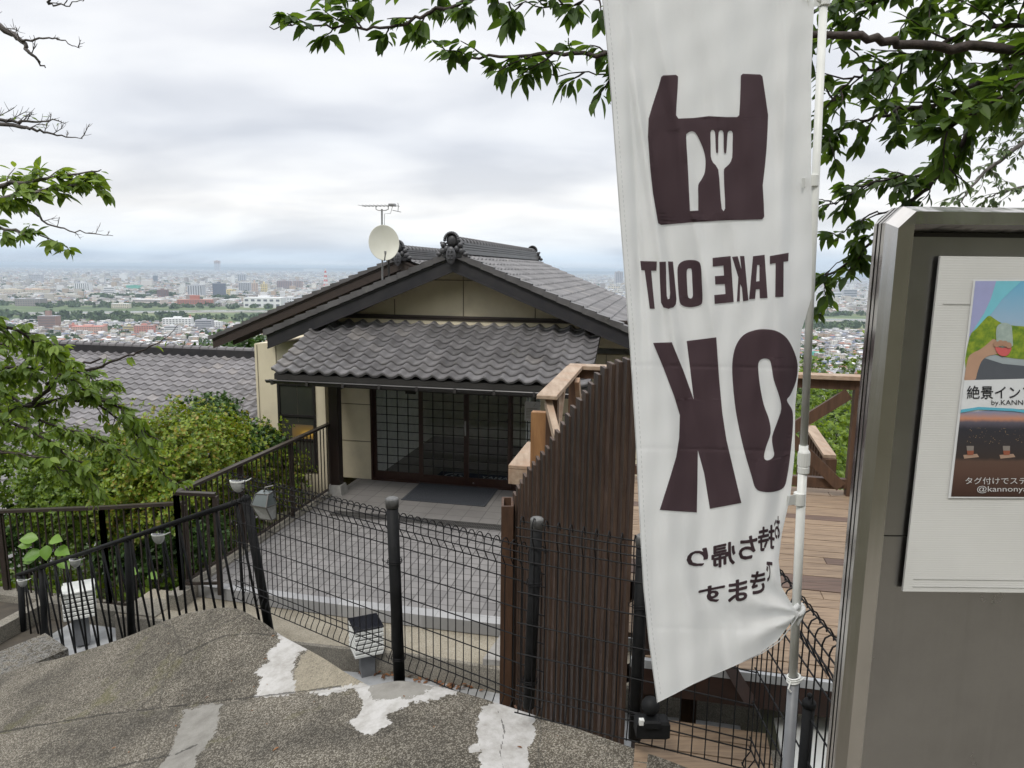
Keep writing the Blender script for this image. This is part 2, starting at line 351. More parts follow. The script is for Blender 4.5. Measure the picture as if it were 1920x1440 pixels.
# river channel and road strips on the plain
M['water'] = mat('river_water', (0.10, 0.13, 0.13), rough=0.15, scale=0.01)
M['gravel'] = mat('river_gravel', (0.42, 0.40, 0.36), (0.30, 0.30, 0.24), 0.02, rough=0.9)
M['road'] = mat('far_road', (0.30, 0.30, 0.30), rough=0.9, scale=0.01)
def strip(name, pts, w, z, m):
    mb = MB(); vs = []
    for i, p in enumerate(pts):
        q0, q1 = pts[max(0, i-1)], pts[min(len(pts)-1, i+1)]
        d = Vector((q1[0]-q0[0], q1[1]-q0[1])).normalized(); n = Vector((-d.y, d.x))
        ww = w[i] if isinstance(w, list) else w
        vs += [(p[0]-n.x*ww/2, p[1]-n.y*ww/2, z), (p[0]+n.x*ww/2, p[1]+n.y*ww/2, z)]
    mb.add(vs, [(2*i, 2*i+1, 2*i+3, 2*i+2) for i in range(len(pts)-1)])
    return tag(mb.build(name, m), kind='structure')
rv = [(-2600, 2250), (-1500, 2200), (-1000, 2420), (-500, 2520), (0, 2450), (700, 2300), (1500, 2350), (2600, 2500)]
strip('gravel_bank', rv, 130, PLAIN+1.0, M['gravel']); strip('river', [(x, y+12) for x, y in rv], 55, PLAIN+1.6, M['water'])
strip('far_road', [(-2600, 2790), (-1200, 2760), (0, 2800), (1200, 2750), (2600, 2840)], 22, PLAIN+3, M['road'])
strip('riverside_road', [(-2600, 1890), (-1200, 1905), (0, 1880), (1200, 1905), (2600, 1890)], 14, PLAIN+2, M['road'])

# courtyard: brick paving, drain grate, tiled porch floor
def brickmat(name, c1, c2, mortar, bw, rh, msize, ang, rough=0.75, off=0.5, c3=None):
    m = bpy.data.materials.new(name); m.use_nodes = True; nt = m.node_tree; b = nt.nodes['Principled BSDF']; b.inputs['Roughness'].default_value = rough
    ge = N(nt, 'ShaderNodeNewGeometry'); mp = N(nt, 'ShaderNodeMapping'); mp.inputs['Rotation'].default_value = (0, 0, ang); Lk(nt, ge.outputs['Position'], mp.inputs[0])
    br = N(nt, 'ShaderNodeTexBrick', offset=off, ins={'Scale': 1.0, 'Brick Width': bw, 'Row Height': rh, 'Mortar Size': msize, 'Mortar Smooth': 0.2, 'Bias': -0.3})
    br.inputs['Color1'].default_value = (*c1, 1); br.inputs['Color2'].default_value = (*c2, 1); br.inputs['Mortar'].default_value = (*mortar, 1)
    Lk(nt, mp.outputs[0], br.inputs['Vector'])
    n = N(nt, 'ShaderNodeTexNoise', ins={'Scale': 1.2, 'Detail': 9.0, 'Roughness': 0.7}); Lk(nt, ge.outputs['Position'], n.inputs['Vector'])
    c = mixc(nt, ramp(nt, n.outputs[0], [(0.45, (0,0,0)), (0.75, (0.6,)*3)]), br.outputs[0], tuple(q*0.62 for q in c1))
    Lk(nt, c, b.inputs['Base Color'])
    bp = N(nt, 'ShaderNodeBump', ins={'Strength': 0.6, 'Distance': 0.004}); bp.invert = True; Lk(nt, br.outputs['Fac'], bp.inputs['Height']); Lk(nt, bp.outputs[0], b.inputs['Normal'])
    return m
M['paving'] = brickmat('courtyard_brick', (0.235, 0.225, 0.22), (0.155, 0.149, 0.147), (0.085, 0.08, 0.077), 0.175, 0.175, 0.008, AY, off=0.0)
M['porchtile'] = brickmat('porch_tile', (0.20, 0.19, 0.18), (0.17, 0.16, 0.155), (0.10, 0.095, 0.09), 0.30, 0.30, 0.006, AY, off=0.0)
M['edgetile'] = brickmat('edge_stone', (0.36, 0.36, 0.36), (0.28, 0.28, 0.29), (0.25, 0.25, 0.25), 0.30, 0.6, 0.004, AY, off=0.0)
UL = -5.50
mb = MB(HL); mb.box((UL, 7.40, -0.6), (1.6, 10.15, 0.0)); tag(mb.build('courtyard_paving', M['paving']), kind='structure')
mb = MB(HL); mb.box((UL, 10.15, -0.6), (1.6, 12.04, 0.0)); tag(mb.build('porch_floor', M['porchtile']), kind='structure')
mb = MB(HL)
ed = []
for i in range(25):      # the white edge bows out slightly towards the street
    u = UL + i*7.1/24; ed.append((u, 7.30 - 0.10*math.sin(math.pi*i/24)))
vs = []
for u, v in ed: vs += [(u, v, 0.012), (u, v+0.13, 0.012), (u, v, -0.135), (u, v+0.05, -0.13)]
mb.add(vs, [f for i in range(24) for f in ((4*i, 4*i+4, 4*i+5, 4*i+1), (4*i+2, 4*i+6, 4*i+4, 4*i), (4*i+3, 4*i+7, 4*i+6, 4*i+2))])
mb.box((UL+0.01, 7.36, -0.12), (1.55, 7.42, -0.002))
tag(mb.build('courtyard_edge', M['edgetile']), kind='structure')

def aggmat(name, base, light, dark, moss=True, attr=False):
    m = bpy.data.materials.new(name); m.use_nodes = True; nt = m.node_tree; b = nt.nodes['Principled BSDF']; b.inputs['Roughness'].default_value = 0.9
    ge = N(nt, 'ShaderNodeNewGeometry'); P = ge.outputs['Position']
    big = N(nt, 'ShaderNodeTexNoise', ins={'Scale': 1.3, 'Detail': 9.0, 'Roughness': 0.68}); Lk(nt, P, big.inputs['Vector'])
    fine = N(nt, 'ShaderNodeTexNoise', ins={'Scale': 70.0, 'Detail': 3.0, 'Roughness': 0.65}); Lk(nt, P, fine.inputs['Vector'])
    vo = N(nt, 'ShaderNodeTexVoronoi', ins={'Scale': 170.0}); Lk(nt, P, vo.inputs['Vector'])
    c = ramp(nt, big.outputs[0], [(0.34, dark), (0.50, base), (0.68, light)])
    sp = ramp(nt, vo.outputs['Color'], [(0.50, (0,0,0)), (0.72, (1,1,1))])
    amt = ramp(nt, big.outputs[0], [(0.32, (0.22,)*3), (0.6, (0.85,)*3)])
    c = mixc(nt, math_(nt, 'MULTIPLY', sp, amt), c, (0.40, 0.37, 0.31))
    dk = ramp(nt, fine.outputs[0], [(0.36, (1,1,1)), (0.5, (0,0,0))])
    c = mixc(nt, math_(nt, 'MULTIPLY', dk, 0.5), c, tuple(q*0.5 for q in dark))
    if moss:
        mn = N(nt, 'ShaderNodeTexNoise', ins={'Scale': 2.1, 'Detail': 7.0, 'Roughness': 0.7}); mp = N(nt, 'ShaderNodeMapping'); mp.inputs['Location'].default_value = (7, 3, 1); Lk(nt, P, mp.inputs[0]); Lk(nt, mp.outputs[0], mn.inputs['Vector'])
        c = mixc(nt, ramp(nt, mn.outputs[0], [(0.58, (0,0,0)), (0.72, (0.6,)*3)]), c, (0.11, 0.105, 0.03))
        # hairline cracks
        vc = N(nt, 'ShaderNodeTexVoronoi', feature='DISTANCE_TO_EDGE', ins={'Scale': 0.42}); 
        wn = N(nt, 'ShaderNodeTexNoise', ins={'Scale': 3.0, 'Detail': 8.0}); Lk(nt, P, wn.inputs['Vector'])
        wv = mixc(nt, 0.16, P, wn.outputs['Color'], 'ADD'); Lk(nt, wv, vc.inputs['Vector'])
        c = mixc(nt, ramp(nt, vc.outputs['Distance'], [(0.0, (0.55,)*3), (0.0035, (0,0,0))]), c, (0.03, 0.028, 0.025))
    bpn = N(nt, 'ShaderNodeMath', operation='ADD'); Lk(nt, vo.outputs['Distance'], bpn.inputs[0]); Lk(nt, fine.outputs[0], bpn.inputs[1])
    bp = N(nt, 'ShaderNodeBump', ins={'Strength': 0.55, 'Distance': 0.006}); Lk(nt, bpn.outputs[0], bp.inputs['Height'])
    if attr:
        jag = N(nt, 'ShaderNodeTexNoise', ins={'Scale': 22.0, 'Detail': 6.0, 'Roughness': 0.7}); Lk(nt, P, jag.inputs['Vector'])
        off = math_(nt, 'MULTIPLY', math_(nt, 'SUBTRACT', jag.outputs[0], 0.5), 0.16)
        tone = N(nt, 'ShaderNodeTexNoise', ins={'Scale': 9.0, 'Detail': 8.0, 'Roughness': 0.7}); Lk(nt, P, tone.inputs['Vector'])
        for an, ca, cb in (('sand', (0.30, 0.265, 0.20), (0.22, 0.195, 0.145)), ('mortar', (0.50, 0.49, 0.475), (0.33, 0.315, 0.29)), ('greymortar', (0.27, 0.26, 0.235), (0.20, 0.19, 0.17))):
            a = N(nt, 'ShaderNodeAttribute', attribute_name=an)
            k = math_(nt, 'GREATER_THAN', math_(nt, 'ADD', a.outputs['Fac'], off), 0.0)
            tc_ = ramp(nt, tone.outputs[0], [(0.35, cb), (0.6, ca)])
            if an == 'sand': tc_ = mixc(nt, math_(nt, 'MULTIPLY', dk, 0.5), mixc(nt, math_(nt, 'MULTIPLY', sp, 0.5), tc_, (0.42, 0.38, 0.3)), (0.09, 0.08, 0.06))
            c = mixc(nt, k, c, tc_)
            if an == 'mortar': km = k
        a = N(nt, 'ShaderNodeAttribute', attribute_name='seam'); k = math_(nt, 'GREATER_THAN', math_(nt, 'ADD', a.outputs['Fac'], math_(nt, 'MULTIPLY', off, 0.30)), 0.003)
        c = mixc(nt, math_(nt, 'MULTIPLY', k, 0.7), c, (0.022, 0.02, 0.017))
        st = math_(nt, 'SUBTRACT', 0.55, math_(nt, 'MULTIPLY', km, 0.35)); Lk(nt, st, bp.inputs['Strength'])
    Lk(nt, c, b.inputs['Base Color']); Lk(nt, bp.outputs[0], b.inputs['Normal'])
    return m
M['agg'] = aggmat('exposed_aggregate_concrete', (0.078, 0.067, 0.050), (0.128, 0.110, 0.083), (0.040, 0.035, 0.027), attr=True)
M['apron'] = aggmat('pale_aggregate', (0.30, 0.265, 0.20), (0.38, 0.34, 0.26), (0.19, 0.165, 0.12), moss=False)
M['plainconc'] = aggmat('stained_concrete', (0.20, 0.185, 0.155), (0.27, 0.25, 0.21), (0.11, 0.10, 0.085), moss=False)
M['slab'] = mat('grey_slab', (0.42, 0.43, 0.44), (0.33, 0.34, 0.35), 3, rough=0.6, dirt=(0.24, 0.24, 0.23), dscale=1.5)
M['darkpath'] = mat('dark_path', (0.085, 0.072, 0.055), (0.055, 0.048, 0.04), 4, rough=0.9, bump=0.4, bscale=50)

mb = MB(HL)      # strip of pale aggregate below the white edge, with the low wall that holds it
au = [(-6.2 + i*0.28) for i in range(27)]
vs = []
for u in au:
    t = (u+6.2)/7.3; f = 6.72 - 0.10*t + 0.04*math.sin(u*2)
    vs += [(u, 7.36, -0.14), (u, f, -0.17), (u, f-0.02, -0.19), (u, f-0.02, -0.62)]
mb.add(vs, [(4*i+k+1, 4*i+4+k+1, 4*i+4+k, 4*i+k) for i in range(len(au)-1) for k in range(3)], 0)
mb.m = [0 if k == 0 else 1 for i in range(len(au)-1) for k in range(3)]
tag(mb.build('apron_pavement', [M['apron'], M['plainconc']]), kind='structure')
mb = MB(HL); mb.box((-4.6, 5.2, -0.75), (0.9, 6.78, -0.45)); tag(mb.build('slab_pavement', M['slab']), kind='structure')
mb = MB(HL); mb.box((-7.1, 5.9, -0.72), (-4.9, 7.0, -0.52)); tag(mb.build('landing_pavement', M['slab']), kind='structure')
mb = MB(HL); mb.box((-14, 4.6, -0.9), (-5.55, 7.45, -0.55)); tag(mb.build('lower_path', M['darkpath']), kind='structure')

# ---------------------------------------------------------------- foreground sloping concrete (a broad stair parapet)
def grid_between(front, back, nu, nv):
    def samp(c, t):
        x = t*(len(c)-1); i = min(int(x), len(c)-2); f = x-i
        p0, p1, p2, p3 = c[max(i-1, 0)], c[i], c[i+1], c[min(i+2, len(c)-1)]
        return 0.5*((2*p1) + (p2-p0)*f + (2*p0-5*p1+4*p2-p3)*f*f + (3*p1-p0-3*p2+p3)*f**3)
    return [[samp(front, i/nu).lerp(samp(back, i/nu), j/nv) for j in range(nv+1)] for i in range(nu+1)]
PATCH = {'mortar': [[(520,1183),(545,1195),(585,1212),(560,1225),(548,1260),(556,1300),(478,1309),(490,1270),(478,1262),(505,1240),(498,1225),(525,1205)],
                    [(575,1298),(690,1279),(760,1275),(865,1285),(855,1300),(815,1312),(770,1318),(745,1332),(720,1345),(735,1352),(700,1378),(680,1375),(652,1355),(675,1340),(680,1315),(665,1290),(610,1303)],
                    [(905,1325),(930,1315),(985,1312),(1012,1330),(1000,1350),(1005,1380),(990,1400),(992,1470),(900,1480),(900,1400),(893,1360)],
                    [(878,1400),(900,1392),(900,1410),(885,1412)], [(1280,1422),(1330,1420),(1356,1436),(1350,1470),(1300,1460)]],
         'seam': [[(-200,1403),(0,1370),(200,1337),(424,1311),(585,1292),(640,1284),(640,1288),(585,1296),(424,1315),(200,1341),(0,1375),(-200,1409)],
                  [(322,1238),(370,1212),(420,1190),(480,1186),(520,1192),(520,1194),(480,1189),(421,1194),(371,1216),(322,1240)],
                  [(180,1446),(260,1425),(330,1412),(372,1392),(373,1396),(332,1416),(261,1430),(180,1450)], [(1000,1390),(1020,1420),(1035,1470),(1031,1470),(1016,1421)], [(935,1330),(948,1370),(940,1410),(950,1460),(947,1460),(936,1410),(944,1370),(932,1332)]],
         'sand': [[(548,1301),(552,1262),(566,1228),(590,1212),(612,1226),(650,1250),(700,1284),(640,1292)]],
         'greymortar': [[(345,1333),(392,1318),(415,1320),(405,1370),(370,1420),(345,1480),(270,1490),(300,1440),(325,1400)],
                        [(690,1292),(705,1280),(770,1270),(815,1290),(770,1308),(700,1312)]]}
def sdist(poly, x, y):
    ins = False; d = 1e9; n = len(poly)
    for i in range(n):
        x0, y0 = poly[i]; x1, y1 = poly[(i+1) % n]
        if (y0 > y) != (y1 > y) and x < (x1-x0)*(y-y0)/(y1-y0)+x0: ins = not ins
        t = max(0, min(1, ((x-x0)*(x1-x0)+(y-y0)*(y1-y0))/((x1-x0)**2+(y1-y0)**2+1e-9)))
        d = min(d, math.hypot(x-x0-t*(x1-x0), y-y0-t*(y1-y0)))
    return d if ins else -d
def pix(P): q = P-CAM; k = q.dot(FW); return 960+FPX*q.dot(RT)/k, 720-FPX*q.dot(UP)/k
def slab_mesh(name, front, back, nu, nv, drop, rw, rd):
    g = grid_between(front, back, nu, nv); vs = []; fs = []
    for i in range(nu+1):
        for j in range(nv+1):
            p = g[i][j]; t = j/nv
            z = p.z + 0.004*math.sin(p.x*3.1+p.y*1.7) + 0.002*math.sin(p.x*9+p.y*7)
            if t > 1-rw: z -= rd*((t-1+rw)/rw)**2
            vs.append((p.x, p.y, z))
    W = nv+1
    fs = [(i*W+j, (i+1)*W+j, (i+1)*W+j+1, i*W+j+1) for i in range(nu) for j in range(nv)]
    b = len(vs)      # outer and inner skirt
    for i in range(nu+1): p = vs[i*W+nv]; vs.append((p[0], p[1]+0.02, p[2]-drop))
    fs += [(i*W+nv, (i+1)*W+nv, b+i+1, b+i) for i in range(nu)]
    b = len(vs)
    for i in range(nu+1): p = vs[i*W]; vs.append((p[0], p[1], p[2]-drop))
    fs += [(b+i, b+i+1, (i+1)*W, i*W) for i in range(nu)]
    b = len(vs)
    for j in range(nv+1): p = vs[nu*W+j]; vs.append((p[0], p[1], p[2]-drop))
    fs += [(b+j, b+j+1, nu*W+j+1, nu*W+j) for j in range(nv)]
    b = len(vs)
    for j in range(nv+1): p = vs[j]; vs.append((p[0], p[1], p[2]-drop))
    fs += [(j, j+1, b+j+1, b+j) for j in range(nv)]
    mb = MB(); mb.add(vs, fs); o = mb.build(name, M['agg'], smooth=False, base=(0, 0, 0))
    pxs = [pix(Vector(p)) for p in vs]
    for an, polys in PATCH.items():
        a = o.data.attributes.new(an, 'FLOAT', 'POINT'); bb = []
        for poly in polys: xs = [q[0] for q in poly]; ys = [q[1] for q in poly]; bb.append((min(xs)-40, max(xs)+40, min(ys)-40, max(ys)+40))
        val = []
        for x, y in pxs:
            d = -1.0
            for poly, (a0, a1, b0, b1) in zip(polys, bb):
                if a0 < x < a1 and b0 < y < b1: d = max(d, sdist(poly, x, y)/180)
            val.append(d)
        a.data.foreach_set('value', val)
    return tag(o, kind='structure')
# lower slab: ridge at the back, front edge tucked under the upper slab
back1 = [atY(x, y, Y) for x, y, Y in ((-260, 1380, 6.6), (0, 1258, 6.1), (120, 1222, 5.95), (220, 1190, 5.8), (320, 1150, 5.65), (385, 1133, 5.55), (440, 1130, 5.4), (490, 1155, 5.2), (530, 1184, 5.0), (600, 1224, 4.6), (650, 1258, 4.25), (720, 1300, 3.95))]
front1 = [atY(x, y, Y) for x, y, Y in ((-260, 1500, 4.9), (0, 1400, 4.65), (120, 1378, 4.55), (220, 1362, 4.45), (320, 1346, 4.35), (385, 1336, 4.3), (440, 1328, 4.25), (490, 1322, 4.2), (530, 1318, 4.15), (600, 1310, 4.08), (650, 1306, 4.02), (720, 1310, 3.9))]
slab_mesh('stair_parapet_ground', front1, back1, 300, 120, 1.3, 0.09, 0.07)
back2 = [atY(x, y, Y) for x, y, Y in ((-260, 1420, 4.85), (0, 1372, 4.62), (200, 1338, 4.42), (424, 1313, 4.22), (585, 1294, 4.06), (688, 1280, 3.98), (760, 1270, 3.92), (862, 1290, 3.80), (1000, 1335, 3.60), (1150, 1385, 3.35), (1300, 1440, 3.10), (1460, 1520, 2.85))]
front2 = [Vector((p.x*0.42+0.1, 1.35, p.z + 0.10)) for p in back2]
front2 = [Vector((-2.9+0.42*i, 1.5, 1.5)) for i in range(12)]
for i, p in enumerate(front2): p.z = back2[i].z*0.92 + 0.17
slab_mesh('upper_parapet_ground', front2, back2, 400, 200, 1.4, 0.022, 0.022)
mb = MB()      # small concrete step at the far left
q = [atZ(x, y, 0.1) for x, y in ((-80, 1300), (-60, 1245), (85, 1187), (128, 1216), (20, 1262))]
mb.add([p for p in q] + [p - Vector((0, 0, 0.9)) for p in q], [(0, 4, 3, 2, 1), (1, 2, 7, 6), (2, 3, 8, 7), (3, 4, 9, 8), (0, 1, 6, 5)])
tag(mb.build('step_pavement', M['agg'], base=(0, 0, 0)), kind='structure')
mb = MB(); mb.box((0.95, 0.2, 0.6), (4.0, 3.3, 1.50)); tag(mb.build('concrete_pavement', M['plainconc']), kind='structure')
mb = MB(); mb.box((-3.0, -3.5, 1.0), (4.0, 1.36, 1.75)); tag(mb.build('street_pavement', M['plainconc']), kind='structure')

# ---------------------------------------------------------------- the tiled entrance building
def tile_field(mb, O, U, Sv, ncol, nrow, tw, th, A=0.05, lip=0.03, samp=10, clip=None):
    """pantiles: O eave corner, U unit vector along the eave, Sv unit vector up the slope"""
    O, U, Sv = Vector(O), Vector(U), Vector(Sv); Nn = U.cross(Sv); Nn = Nn if Nn.z > 0 else -Nn
    nx = ncol*samp
    prof = []
    for i in range(nx+1):
        t = (i % samp)/samp
        prof.append(A*((0.5+0.5*math.cos(2*math.pi*(t-0.08)))**1.7) - 0.012*math.sin(2*math.pi*t))
    for r in range(nrow):
        j = random.uniform(-0.004, 0.004)
        s0, s1 = r*th, (r+1)*th + 0.03
        vs = []; mb.r = mb.r if mb.r is not None else []
        tone = [random.random() for _ in range(ncol+1)]; mb.r += [tone[i//samp] for i in range(nx) for k in range(3)]
        for i in range(nx+1):
            base = O + U*(i*tw/samp); h = prof[i]; jj = j + 0.003*math.sin((i//samp)*12.9+r*7.7)
            vs += [base + Sv*(s0+0.004) + Nn*(h-0.012), base + Sv*(s0+jj) + Nn*(h+lip*0.6), base + Sv*(s0+0.012+jj) + Nn*(h+lip), base + Sv*s1 + Nn*(h+0.002)]
        mb.add(vs, [(4*i+k, 4*i+4+k, 4*i+5+k, 4*i+1+k) for i in range(nx) for k in range(3)])
house = thing('entrance_building', tuple(HL((-3.4, 12.0, 0))), 'cream building with grey pantile gable, tiled porch canopy and lattice glass doors', 'building')
def part(mb, name, m, parent=house, smooth=False, label=None):
    o = mb.build(name, m, parent, smooth)
    if label: o['label'] = label
    return o
def inv(P): return toL(Vector(P))
RU, RZ, SL = -3.45, 4.15, 0.405       # ridge position, height and slope of the front roof
VF, VB = 11.44, 18.7
def roofz(u): return RZ - SL*abs(u-RU)
slen = math.sqrt(1+SL*SL)
# walls (local frame): wing at the left, porch recess, gable wall
mb = MB(HL)
mb.add([(-7.30,11.66,-1.5),(-5.93,11.66,-1.5),(-5.93,11.66,2.62),(-7.30,11.66,2.52), (-7.30,17.5,-1.5),(-5.93,12.04,-1.5),(-5.93,12.04,2.62),(-7.30,17.5,2.52)],
       [(0,1,2,3),(1,5,6,2),(4,0,3,7),(3,2,6,7)])
mb.box((-5.93,12.04,0),(-5.20,12.20,2.5)); mb.box((-5.20,12.04,1.93),(-1.2,12.20,2.95)); mb.box((-5.92,12.042,2.45),(-5.21,12.199,2.95)); mb.box((-2.05,12.041,0),(1.6,12.20,2.5))
part(mb, 'wall', M['cream'])
mb = MB(HL)      # gable wall, a triangle with thickness
gz = lambda u: roofz(u)-0.30
us = [-6.75, RU, 1.6]
front = [(-6.9, 12.8, 2.86), (1.6, 12.8, 2.86), (1.6, 12.8, gz(1.6)+0.9), (RU, 12.8, gz(RU)), (-6.75, 12.8, gz(-6.75))]
front = [(-6.45, 11.99, 2.62), (-0.45, 11.99, 2.62), (RU, 11.99, gz(RU)+0.16)]
mb.add(front + [(a, 12.035, c) for a, b, c in front], [(0,1,2),(5,4,3),(0,3,4,1),(1,4,5,2),(2,5,3,0)])
g_ = part(mb, 'gable_wall', M['cream'])
mb = MB(HL)
for px_, y0, y1 in ((740, 566, 597), (869, 512, 600), (1004, 566, 601)):
    a = inv(atv(px_, y0, 11.99)); b = inv(atv(px_, y1, 11.99)); mb.box((a.x-0.008, 11.983, b.z-0.05), (a.x+0.008, 11.989, a.z+0.05))
a = inv(atv(815, 525, 11.99)); b = inv(atv(905, 526, 11.99)); mb.box((a.x, 11.982, a.z-0.006), (b.x, 11.988, a.z+0.008))
part(mb, 'panel_joint', M['joint'], g_)
mb = MB(HL)
for px_ in (484, 519, 556): a = inv(atv(px_, 700, 11.66)); mb.box((a.x-0.006, 11.652, 1.1 if px_ > 500 else -1, ), (a.x+0.006, 11.659, 2.5))
for zz in (1.42, 0.72): mb.box((-5.92, 12.031, zz-0.006), (-5.21, 12.039, zz+0.006)); mb.box((-2.0, 12.031, zz-0.006), (1.5, 12.040, zz+0.006))
for a, b in ((-0.93, 1.2), (0.2, 1.2)): mb.box((a-0.006, 12.030, 0), (a+0.006, 12.0395, 2.5))
part(mb, 'siding_joint', M['joint'])
# front roof: two slopes of tile with under-boards, barge boards, ridge
mb = MB()
for sgn in (-1, 1):
    n_row = 21 if sgn < 0 else 26
    run = 3.52 if sgn < 0 else 4.7
    nrow = int(run*slen/0.2275)
    eave = (RU + sgn*run, VF, RZ - SL*run)
    tile_field(mb, HL(eave), EV, (EU*(-sgn) + Vector((0,0,SL))).normalized(), 26, int(run*slen/0.2275+0.5), (VB-VF)/26, 0.2275, A=0.042, lip=0.028, samp=8)
roof = part(mb, 'roof_tiles', M['tile'])
mb = MB(HL)
for sgn, run in ((-1, 3.50), (1, 4.7)):
    u1 = RU + sgn*run; z1 = RZ - SL*run
    for (o0, o1, v0, v1) in ((-0.035, -0.075, VF+0.06, VB),):
        mb.add([(RU,v0,RZ+o0),(u1,v0,z1+o0),(u1,v1,z1+o0),(RU,v1,RZ+o0),(RU,v0,RZ+o1),(u1,v0,z1+o1),(u1,v1,z1+o1),(RU,v1,RZ+o1)],
               [(0,1,2,3),(4,7,6,5),(0,4,5,1),(1,5,6,2),(2,6,7,3)])
part(mb, 'soffit', M['soffit'])
mb = MB(HL)
for sgn, run in ((-1, 3.45), (1, 4.7)):
    u1 = RU + sgn*run; z1 = RZ - SL*run
    for v0, v1, a, b in ((VF, VF+0.05, -0.04, -0.29), (VF-0.015, VF+0.0, -0.04, -0.075), (VF-0.012, VF, -0.26, -0.29)):
        mb.add([(RU,v0,RZ+a),(u1,v0,z1+a),(u1,v0,z1+b),(RU,v0,RZ+b),(RU,v1,RZ+a),(u1,v1,z1+a),(u1,v1,z1+b),(RU,v1,RZ+b)],
               [(0,1,2,3),(7,6,5,4),(0,4,5,1),(3,2,6,7),(1,5,6,2)])
part(mb, 'barge_board', M['barge'])
mb = MB(HL)      # verge tiles along the gable edge
for sgn, run in ((-1, 3.5), (1, 4.7)):
    n = int(run*slen/0.2275)
    for k in range(n):
        s0 = (run - k*0.2275/slen); s1 = s0 - 0.235/slen
        if s1 < 0.03: break
        u0, u1 = RU+sgn*s0, RU+sgn*s1; z0, z1 = RZ-SL*s0, RZ-SL*s1
        mb.add([(u0,VF-0.05,z0+0.075),(u1,VF-0.05,z1+0.05),(u1,VF-0.05,z1-0.045),(u0,VF-0.05,z0-0.035),(u0,VF+0.14,z0+0.075),(u1,VF+0.14,z1+0.05),(u1,VF+0.14,z1-0.045),(u0,VF+0.14,z0-0.035)],
               [(0,1,2,3),(7,6,5,4),(0,4,5,1),(3,2,6,7),(1,5,6,2),(4,0,3,7)])
part(mb, 'verge_tile', M['tile'])
def ridge(mb, u, v0, v1, z, sc=1.0):
    for k, (w_, h0, h1) in enumerate(((0.17, -0.02, 0.06), (0.15, 0.06, 0.10), (0.145, 0.10, 0.14), (0.14, 0.14, 0.18))):
        mb.bbox((u-w_*sc, v0, z+h0*sc+0.003), (u+w_*sc, v1, z+h1*sc-0.006), 0.006)
    n = int((v1-v0)/0.22)
    for k in range(n):
        a = v0 + k*(v1-v0)/n; b = a + (v1-v0)/n
        vs = []
        for q, rr in ((a, 0.115*sc), (a+0.03, 0.125*sc), (a+0.035, 0.105*sc), (b, 0.105*sc)):
            for i in range(9):
                t = math.pi*i/8; vs.append((u+rr*math.cos(t), q, z+0.18*sc+rr*0.8*math.sin(t)))
        mb.add(vs, [(9*r_+i, 9*r_+i+1, 9*r_+10+i, 9*r_+9+i) for r_ in range(3) for i in range(8)])
mb = MB(HL); ridge(mb, RU, VF+0.05, VB-0.1, RZ+0.02); part(mb, 'ridge', M['tile'])
def onigawara(mb, u, v, z, sc=1.0, crest=True):
    P = lambda a, b, c: (u+a*sc, v+b*sc, z+c*sc)
    mb.ell(P(0, 0.02, 0.26), (0.125*sc, 0.09*sc, 0.13*sc), 14)
    for k in range(13):       # raised arch round the crown
        t = math.pi*(0.02+0.96*k/12); mb.ell(P(0.135*math.cos(t), -0.05, 0.25+0.145*math.sin(t)), (0.032*sc, 0.05*sc, 0.032*sc), 7)
    for s_ in (-1, 1):
        mb.ell(P(s_*0.17, -0.02, 0.17), (0.06*sc, 0.07*sc, 0.06*sc), 10); mb.ell(P(s_*0.215, 0, 0.205), (0.03*sc, 0.05*sc, 0.03*sc), 8)
        mb.ell(P(s_*0.18, 0, 0.06), (0.085*sc, 0.06*sc, 0.07*sc), 10); mb.ell(P(s_*0.265, 0, 0.0), (0.06*sc, 0.05*sc, 0.045*sc), 10); mb.ell(P(s_*0.10, -0.05, 0.10), (0.05*sc, 0.05*sc, 0.06*sc), 8)
    mb.bbox((u-0.19*sc, v-0.02*sc, z-0.08*sc), (u+0.19*sc, v+0.10*sc, z+0.10*sc), 0.02)
    if crest:
        mb.ell(P(0, -0.10, -0.03), (0.10*sc, 0.04*sc, 0.17*sc), 14)
        for q in (-0.09, -0.02, 0.05): mb.bbox((u-0.05*sc, v-0.147*sc, z+(q-0.012)*sc), (u+0.05*sc, v-0.125*sc, z+(q+0.012)*sc), 0.002)
        mb.bbox((u-0.01*sc, v-0.149*sc, z-0.12*sc), (u+0.01*sc, v-0.125*sc, z+0.07*sc), 0.002)
mb = MB(HL); onigawara(mb, RU, VF-0.04, RZ+0.0, 0.86); part(mb, 'ridge_ornament', mat('ornament_grey', (0.085, 0.085, 0.09), (0.05, 0.05, 0.055), 9, rough=0.4), smooth=True)
mb = MB(HL); onigawara(mb, RU, VB-0.05, RZ+0.02, 0.85, False); part(mb, 'ridge_ornament', M['barge'], smooth=True)
